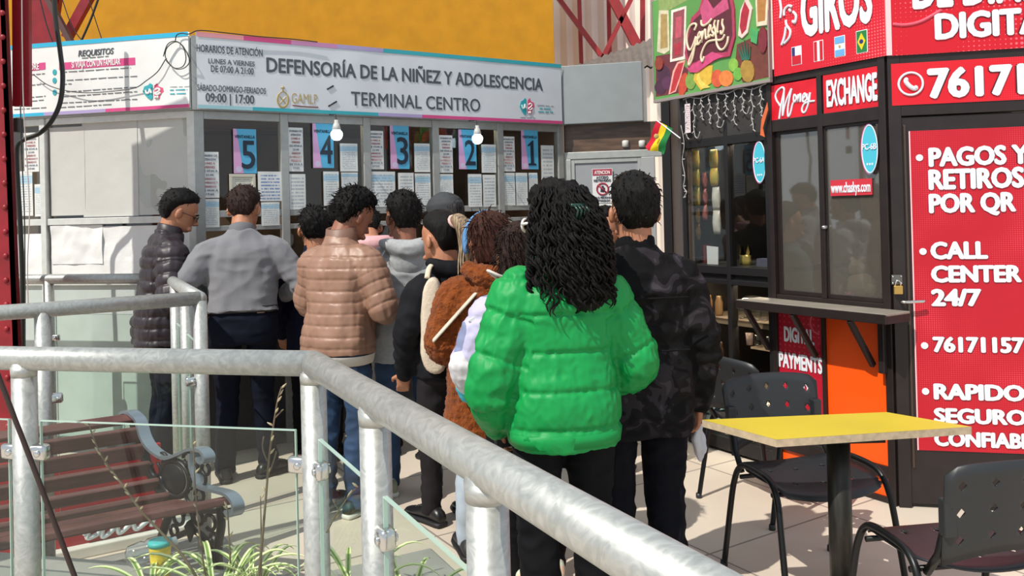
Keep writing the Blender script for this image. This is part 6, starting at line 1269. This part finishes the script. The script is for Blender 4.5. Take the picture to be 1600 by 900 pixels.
# 7 man in grey hoodie
p = Person(-.60, 4.62, -12, 1.665, 'man in a light grey hoodie with black hair, right of the tan jacket', 1.08, 3, (16, 6, 0), skin=M_skin2)
p.feet = [(-.11, .06, 8.), (.12, -.05, -8.)]; p.body(); M_hd = mat('grey marl', 'a3a5a7', .9, var=.08, scale=60, bump=.1, bscale=200)
p.top('hoodie', M_hd, .034, .74, (.095, .105, .092, .082, .074, .058), cloth(.012, 7.)); hood(p, M_hd, cloth(.008, 8.), .125, .10, .15, -.105, .03); 
b = MB(); pts = [p.up(Vector((x, y, z))) for x, y, z in ((-.11, -.11, p.shz+.035), (-.16, -.128, p.shz-.05), (-.185, -.12, p.shz-.14))]; b.tube(smooth_line(pts, 5), .005, 6); p.add('piping', b.mesh('p'), mat('pale piping', 'c3c4c4', .8))
p.trousers(M_jean, 1.0); p.shoes(mat('olive trainer', '8b8f76', .6), M_wsole, 1); p.hair_short(M_hair, .005, 160, .024, seed=13, top=.006); done(p)
# 8 man in dark cap
p = Person(-.41, 5.30, -55, 1.665, 'man in a dark grey cap behind the woman with the ponytail', 1.0, 2, (20, 4, 0)); p.body(); p.top('jacket', mat('charcoal cloth', '1e2024', .85, spec=.2), .028, .78, (.085, .09, .08, .07, .06, .05), cloth(.006, 9.)); p.trousers(M_blkt); p.shoes(M_blks, M_sole); p.hair_short(M_hairg, .003, 0, seed=14)
M_cap = mat('charcoal cap', '34373b', .75, var=.1, scale=30); b = MB(); b.rings(p.headrings([(.150, .085, -.108, .086), (.165, .105, -.118, .092), (.205, .106, -.118, .091), (.24, .085, -.095, .076), (.266, .05, -.055, .048), (.280, .01, -.015, .012)])); c_ = p.add('cap', fuse(b, .006, 3), M_cap)
b = MB(); b.rings([[p.H(x*sc, y, z+dz) for x, y, z in ((-.075, .085, .172), (-.06, .15, .165), (0, .172, .166), (.06, .15, .165), (.075, .085, .172), (0, .09, .18))] for sc, dz in ((1, 0), (1, .006))]); link('peak', b.mesh('pk'), M_cap, c_); done(p)
# 9 woman with ponytail
p = Person(-.345, 4.20, -38, 1.555, 'woman with a blond-streaked ponytail in a black jacket, facing left', 1.0, 2, (6, 8, 0), ((-.25, .0, 1.08), (-.22, .10, .84)), voxel=.0058)
p.feet = [(-.09, .05, 5.), (.1, -.05, -5.)]; p.body(pn={'L': (.5, .8, 0)}); M_bj = mat('black softshell', '131419', .8, var=.12, spec=.2); p.top('jacket', M_bj, .030, .74, (.09, .10, .088, .078, .070, .055), cloth(.009, 11.)); hood(p, M_bj, cloth(.008, 12.), .12, .10, .11, -.09, .05); p.trousers(mat('grey brown cloth', '262326', .85, var=.15, spec=.15)); p.shoes(M_blks, M_sole, 2)
p.hair_short(M_hair, .002, 0, rows=[(z, f*.97, bk*.97, hw*.97) for z, f, bk, hw in p.SHORT], seed=15)
pn_ = [p.H(0, -.10, .19), p.H(0, -.14, .20), p.H(.0, -.17, .16), p.H(.005, -.165, .09), p.H(.0, -.15, .02), p.H(.0, -.14, -.05)]
b = MB(); b.tube(smooth_line(pn_, 5), [.022+.018*math.sin(PI*min(1, .1+i/26)) if i < 24 else .012 for i in range(26)], 12, round_end=True); pt = p.add('ponytail', fuse(b, .006, 3), mat('brown streaked hair', '4a382c', .45, var=.5, scale=30, stretch=(4, 4, .4), bump=.5, bscale=120, col2='b39a78'))
M_bl = mat('blond streak', 'b8a284', .45, var=.2, scale=40); rr = random.Random(4)
for i in range(26):
    o_ = Vector((rr.uniform(-.034, .034), rr.uniform(-.02, .02), rr.uniform(-.01, .01))); b = MB(); b.tube(smooth_line([q+(p.HM @ o_)*(.5+.5*j/3) for j, q in enumerate(pn_)], 3), .0035, 4); link('streak', b.mesh('st'), M_bl if i % 3 else M_hairb, pt)
b = MB(); b.tube([p.H(.03*math.cos(t), -.115+.010*math.sin(t), .197+.028*math.sin(t)) for t in [i*2*PI/12 for i in range(13)]], .008, 6); p.add('hair_tie', b.mesh('ht'), mat('pale pink tie', 'd9b0a8', .6)); done(p)
bc = atY(676, 505, 4.03); b = MB(); q = [(-.055, -.24), (-.06, -.1), (-.052, .1), (-.03, .235), (.03, .245), (.06, .12), (.07, -.1), (.066, -.24)]
b.rings([[Vector((bc.x+u_*sc*1.05, bc.y+dy+.12*max(0, -z_)*.0, bc.z+z_*sc2-.01)) for u_, z_ in q] for dy, sc, sc2 in ((-.05, .6, .9), (-.04, .92, .98), (-.01, 1, 1), (.03, 1, 1), (.05, .8, .95))]); me = evaluated(b.mesh('bag'), [('SUBSURF', dict(levels=2))]); c, n = arr(me); push(me, nz(c, 14, 14, 10, 2.)*.01)
bag = link('shoulder_bag', me, mat('cream knit', 'd3c3ae', .85, var=.06, scale=40, bump=.3, bscale=120)); tag(bag, 'soft cream bag hanging at the back of the woman with the ponytail', 'bag')
b = MB(); b.tube(smooth_line([Vector((bc.x-.02, bc.y-.02, bc.z+.22)), Vector((bc.x-.01, bc.y+.02, bc.z+.27)), Vector((bc.x+.02, bc.y+.1, bc.z+.29))], 5), .014, 8, .5); link('strap', b.mesh('s'), MATS['cream knit'], bag)
# 10 woman in brown fleece coat
p = Person(-.10, 3.84, -8, 1.55, 'woman in a brown furry hooded coat with a pale blue headband', 1.10, 3, (12, 8, 0), ((-.255, -.0, 1.05), (-.12, .20, 1.0)), ((.25, -.02, 1.08), (.16, .2, 1.0)))
p.feet = [(-.15, -.03, 5.), (.08, .1, -5.)]; p.knee = [(-.13, .0), (.09, .03)]; p.body(); M_fur = mat('brown fleece', '6f3716', .95, var=.3, scale=30, bump=.9, bscale=110, sheen=.12, col2='8c4a20', spec=.1)
p.top('furry_coat', M_fur, .050, .52, (.10, .115, .108, .098, .088, .068), furfn(3.), flare=.035, voxel=.008); hood(p, M_fur, furfn(5.), .135, .125, .20, -.125, .045); p.trousers(M_ltj); p.shoes(M_blksn, M_sole)
hr = [(.03, -.02, -.115, .075), (.06, -.015, -.122, .088), (.10, -.01, -.125, .094), (.15, .01, -.124, .094), (.19, .07, -.120, .09), (.22, .085, -.11, .08), (.25, .06, -.08, .058), (.268, .02, -.03, .02)]
p.hair_short(M_haira, .004, 260, .06, rows=hr, seed=17, spike=.1)
b = MB(); b.rings([[p.H(x, y+dy, z) for x, y, z in [(.094*math.cos(t)*1.03, .055+.012*math.cos(2*t), .14+.138*math.sin(t)) for t in [-.35+i*(PI+.7)/20 for i in range(21)]]] + [p.H(x, y+dy, z) for x, y, z in [(.094*math.cos(t)*.93, .055, .14+.122*math.sin(t)) for t in [-.35+(20-i)*(PI+.7)/20 for i in range(21)]]] for dy in (-.032, .02)]); p.add('headband', b.mesh('hb'), mat('pale blue knit', '5d8fc4', .85)); done(p)
from mathutils.bvhtree import BVHTree
def on_mesh(P, obj, pts, off=.006):
    me = obj.data; bv = BVHTree.FromPolygons([v.co for v in me.vertices], [tuple(f.vertices) for f in me.polygons]); o = P.loc(O); out = []
    for x, y in pts:
        d = (P.loc(O+ray(x, y))-o).normalized(); h = bv.ray_cast(o, d)
        if h[0]: out.append(P.W(h[0]-d*off))
    return out
coat = [o for o in p.root.children if o.name.startswith('furry_coat')][0]
a = on_mesh(p, coat, [(x, 434+(765-x)*1.12) for x in range(765, 676, -8)], .010); b = MB(); b.tube(smooth_line(a, 3), .017, 8, .4); st = b.build('bag_strap', mat('cream webbing', 'c9bfae', .8), None, True, 'cream shoulder strap running diagonally across the back of the furry coat', 'strap')
# 13 man facing back
p = Person(.545, 4.95, 215, 1.555, 'man facing the queue whose face shows between the green jacket and dark jacket', 1.0, 0, (0, 0, 0), voxel=.005); p.body(); p.top('jacket', mat('teal grey cloth', '3c5450', .8), .028, .75, (.085, .09, .08, .07, .06, .05), cloth(.006, 15.)); p.trousers(M_blkt); p.shoes(M_blks, M_sole); p.hair_short(M_hair, .005, 80, .02, seed=19); brows(p, M_hair); glasses(p, mat('dark glasses frame', '1c1a1a', .3)); done(p)
# 14 woman in pastel jacket, hidden behind the green jacket
p = Person(.03, 3.50, -12, 1.50, 'woman with long dark hair in a colour-blocked pastel jacket, mostly hidden by the green jacket', 1.0, 2, (0, 5, 0), ((-.27, .0, 1.05), (-.24, .14, .90)), ((.24, .0, 1.06), (.16, .2, .95)))
p.feet = [(-.04, -.02, 10.), (.12, .03, -5.)]; p.body(curl=.5)
def pastel():
    m = mat('pastel patch cloth', 'b9b4d2', .7); nt = m.node_tree; N = nt.nodes; L = nt.links; tc = N.new('ShaderNodeTexCoord'); v = N.new('ShaderNodeTexVoronoi'); v.inputs['Scale'].default_value = 6.5; L.new(tc.outputs['Object'], v.inputs['Vector'])
    r = N.new('ShaderNodeValToRGB'); r.color_ramp.interpolation = 'CONSTANT'; L.new(v.outputs['Color'], r.inputs[0]); e = r.color_ramp.elements; e[0].color = lin('bdb8d6'); e[1].position = .42; e[1].color = lin('3fb6cc')
    for ps, cl in ((.62, 'd9d6da'), (.8, '7f86a8')): q = e.new(ps); q.color = lin(cl)
    L.new(r.outputs[0], N['Principled BSDF'].inputs['Base Color']); return m
p.top('pastel_jacket', pastel(), .045, .70, (.095, .105, .095, .085, .078, .058), quilt(.16, .012, .006, 9.)); hood(p, MATS['pastel patch cloth'], None, .12, .10, .12, -.09, .03); p.trousers(M_blkt); p.shoes(mat('coral trainer', 'e2a08c', .6, var=.3, scale=25, col2='bfe0c8'), M_wsole, 1)
p.hair_short(M_hairb, .006, 240, .06, rows=[(-.16, -.06, -.12, .07), (-.1, -.03, -.135, .09), (0, .0, -.13, .096)]+hr[2:], seed=21, spike=.1)
b = MB(); b.tube(smooth_line([p.up(Vector(q)) for q in ((-.13, -.14, 1.28), (-.17, -.18, 1.31), (-.13, -.2, 1.29), (-.08, -.17, 1.27), (-.13, -.14, 1.26))], 5), .006, 6); p.add('hood_cord', b.mesh('c'), mat('cream cord', 'd9cdc4', .7)); done(p)
wp = p.W(p.arm['L'][2]); pc = atY(763, 488, 3.42); b = MB(); Fq = Frame((pc.x, pc.y), azv(80)); b.prism(Fq, [(-.085, -.03+pc.z), (.05, .05+pc.z), (.075, -.005+pc.z), (.0, -.085+pc.z), (-.02, -.06+pc.z)], -.006, .006); pp = b.build('folded_paper', mat('white paper', 'e6e6ea', .7), None, False, 'folded white papers sticking out beside the green jacket sleeve', 'paper')
# 11 woman in green puffer
p = Person(.165, 3.0, -12, 1.645, 'woman in a bright green puffer jacket with long curly black hair and white sunglasses', 1.02, 2, (34, 2, 0), ((-.275, -.02, .985), (-.23, .10, .80)), ((.29, .0, 1.03), (.19, .16, .90)), voxel=.0055)
p.body(pn={'L': (.9, .3, .2)}, curl=.6); M_gn = mat('bright green nylon', '0a8f45', .52, var=.05, scale=5, spec=.35)
def gq(c, n, arm, sa, z):
    zs_ = [.735, .875, 1.015, 1.155]; d = np.zeros(len(c)); q = np.where(arm, sa/.15+.5, (z-.925)/.132); d = .0035*(np.abs(np.sin(PI*q))**.5-.7); f = np.abs(q-np.round(q))*.14; d = d-.007*np.exp(-(f/.009)**2)+nz(c, 42, 42, 7, 6.)*.008*np.exp(-f/.02); am = 1+1.*arm; return d+nz(c, 9, 9, 18, 4.)*.006*am-np.abs(nz(c, 17, 17, 12, 9.))*.006*am-np.abs(nz(c, 38, 38, 26, 2.))*.006
p.top('puffer_jacket', M_gn, .041, .745*p.k+.0, (.098, .112, .107, .100, .092, .064), gq, voxel=.0065, flare=-.02, cuff=-.005); collar(p, M_gn, .10, .02, .14, tilt=-.015)
b = MB(); b.rings([p.ring(z, .170*p.w*p.k+g, .118*p.k+g*1.0, -.008) for z, g in ((.735, .020), (.73, .036), (.775, .042), (.785, .02))], False); p.add('hem_band', b.mesh('hb'), M_gn)
p.trousers(M_blkt, 1.0, (.112, .10, .086, .08, .078), .008, .012); p.shoes(M_blksn, M_sole); glasses(p, mat('white sunglasses', 'e8e6e2', .35), mat('dark lens', '15151a', .1), .029, .021, .0055, 'sunglasses')
base = [(-.155, -.075, -.15, .06), (-.11, -.05, -.172, .10), (-.04, -.03, -.17, .122), (.02, -.02, -.150, .118), (.08, -.01, -.138, .106), (.13, -.0, -.132, .100), (.18, .045, -.130, .098), (.215, .085, -.122, .09), (.245, .075, -.10, .074), (.268, .045, -.065, .05), (.280, .0, -.02, .012)]
hb = p.hair_short(M_hair, .016, 0, rows=base, seed=23, vox=.008)
def curls(P, o, m, num, seed):
    r = np.random.RandomState(seed); b = MB(); g = -P.lean; down = Vector((0, 0, -1))
    for i in range(num):
        an = r.uniform(-.25*PI, 1.25*PI); yy = -math.sin(an); xx = math.cos(an); z0 = r.uniform(.10, .25); rad = math.sqrt(max(.05, 1-((z0-.13)/.16)**2))
        p0 = P.H(xx*.085*rad, -.02+yy*.11*rad if yy < 0 else yy*.02-.01, z0); out = (P.HM @ Vector((xx*.9, min(yy, .0)-.12, 0))).normalized(); ln = r.uniform(.19, .325)*(1 if yy < -.2 else .85)
        rad_h = r.uniform(.008, .018); ph = r.uniform(0, 6.3); turns = ln/r.uniform(.045, .075); pts = []; n = 30
        for j in range(n+1):
            t = j/n; c_ = p0 + out*(.018+.058*math.sin(min(1, t*1.3)*PI*.6))+down*ln*(t**1.15)+Vector((r.randn()*.001, 0, 0)); a_ = ph+2*PI*turns*t; c_ += Vector((math.cos(a_), math.sin(a_), 0))*rad_h*(.25+.75*t); pts.append(c_)
        b.tube(pts, [.0046]*(n-2)+[.004, .003, .0012], 4)
    link('curls', b.mesh('curls'), m, o)['kind'] = 'stuff'
curls(p, hb, M_hair, 330, 6)
cl = [p.H(x, y, z) for x, y, z in ((-.035, -.150, .165), (.035, -.150, .165))]; b = MB()
b.tube([p.H(-.082, -.140, .178), p.H(-.018, -.150, .178)], .006, 8)
for x in (-.08, -.062, -.044, -.026): b.tube([p.H(x, -.150, .178), p.H(x+.003, -.163, .16), p.H(x+.004, -.152, .135)], .0042, 6)
p.add('hair_clip', b.mesh('cl'), mat('dark green clip', '1c3a30', .25)); done(p)
wl = p.W(p.arm['L'][2]); wl2 = p.W(p.arm['L'][2]+(p.arm['L'][2]-p.arm['L'][1]).normalized()*.075); Fz = Frame((wl2.x+.01, wl2.y-.028), azv(60)); b = MB(); b.box(Fz, -.035, .035, -.009, .009, wl2.z-.02, wl2.z+.13, .004); b.build('wallet', mat('dark wallet', '3a3434', .4), None, False, 'dark slim wallet held in the left hand of the woman in green', 'wallet')
# 12 man in dark camouflage jacket
p = Person(.475, 3.24, -10, 1.675, 'man in a dark camouflage jacket with short black hair, right of the green jacket', 1.12, 2, (-4, 0, 0), ((-.27, .0, 1.06), (-.24, .1, .84)), ((.265, -.01, 1.05), (.265, .03, .80)), voxel=.0058)
def camo():
    m = mat('dark camouflage', '17161a', .8, spec=.15); nt = m.node_tree; N = nt.nodes; L = nt.links; tc = N.new('ShaderNodeTexCoord'); n = N.new('ShaderNodeTexNoise'); n.inputs['Scale'].default_value = 9; n.inputs['Detail'].default_value = 2; n.inputs['Distortion'].default_value = 1; L.new(tc.outputs['Object'], n.inputs[0])
    r = N.new('ShaderNodeValToRGB'); r.color_ramp.interpolation = 'CONSTANT'; L.new(n.outputs[0], r.inputs[0]); e = r.color_ramp.elements; e[0].color = lin('0d0c0e'); e[1].position = .47; e[1].color = lin('151315')
    for ps, cl in ((.56, '2b272c'), (.66, '3a363c')): q = e.new(ps); q.color = lin(cl)
    L.new(r.outputs[0], N['Principled BSDF'].inputs['Base Color']); return m
p.body(pn={'R': (-.9, .3, 0)}, curl=.7); p.top('camouflage_jacket', camo(), .030, .70*p.k, (.092, .10, .09, .082, .074, .058), cloth(.013, 17.), flare=-.01); collar(p, M_blkt, .078, .03, .10)
for z in (1.24, 1.04):
    b = MB(); b.tube(smooth_line([p.up(Vector((x, -.158-.012*math.cos(x*6), z*p.k))) for x in (-.15, -.08, 0, .08, .15)], 4), .004, 5); p.add('seam', b.mesh('s'), M_blkt)
p.trousers(mat('dark navy cloth', '0f1018', .85, var=.12, spec=.15), 1.0, (.11, .10, .085, .08, .078), .009, .01); p.shoes(M_blks, M_sole); p.hair_short(M_hair, .005, 110, .022, seed=25, top=.006, spike=.35)
me = None; done(p)
hb = [o for o in p.root.children if o.name.startswith('hair')][0]; p.tufts(hb, hb.data, M_hairg, 60, .030, 31, .55, zmin=.235)  # grey tufts on the crown paint in sun highlights on black hair
wr_ = p.W(p.arm['R'][2]+(p.arm['R'][2]-p.arm['R'][1]).normalized()*.12); b = MB(); b.ball((wr_.x+.0, wr_.y-.02, wr_.z-.05), .026, .022, .072, 14); me = b.mesh('pb'); c, n = arr(me); push(me, nz(c, 38, 38, 22, 3.)*.018-np.abs(nz(c, 60, 60, 40, 5.))*.012); bg_ = link('plastic_bag', me, mat('white film', 'd2d2da', .4)); tag(bg_, 'small crumpled white plastic bag in the right hand of the camouflage-jacket man', 'bag')
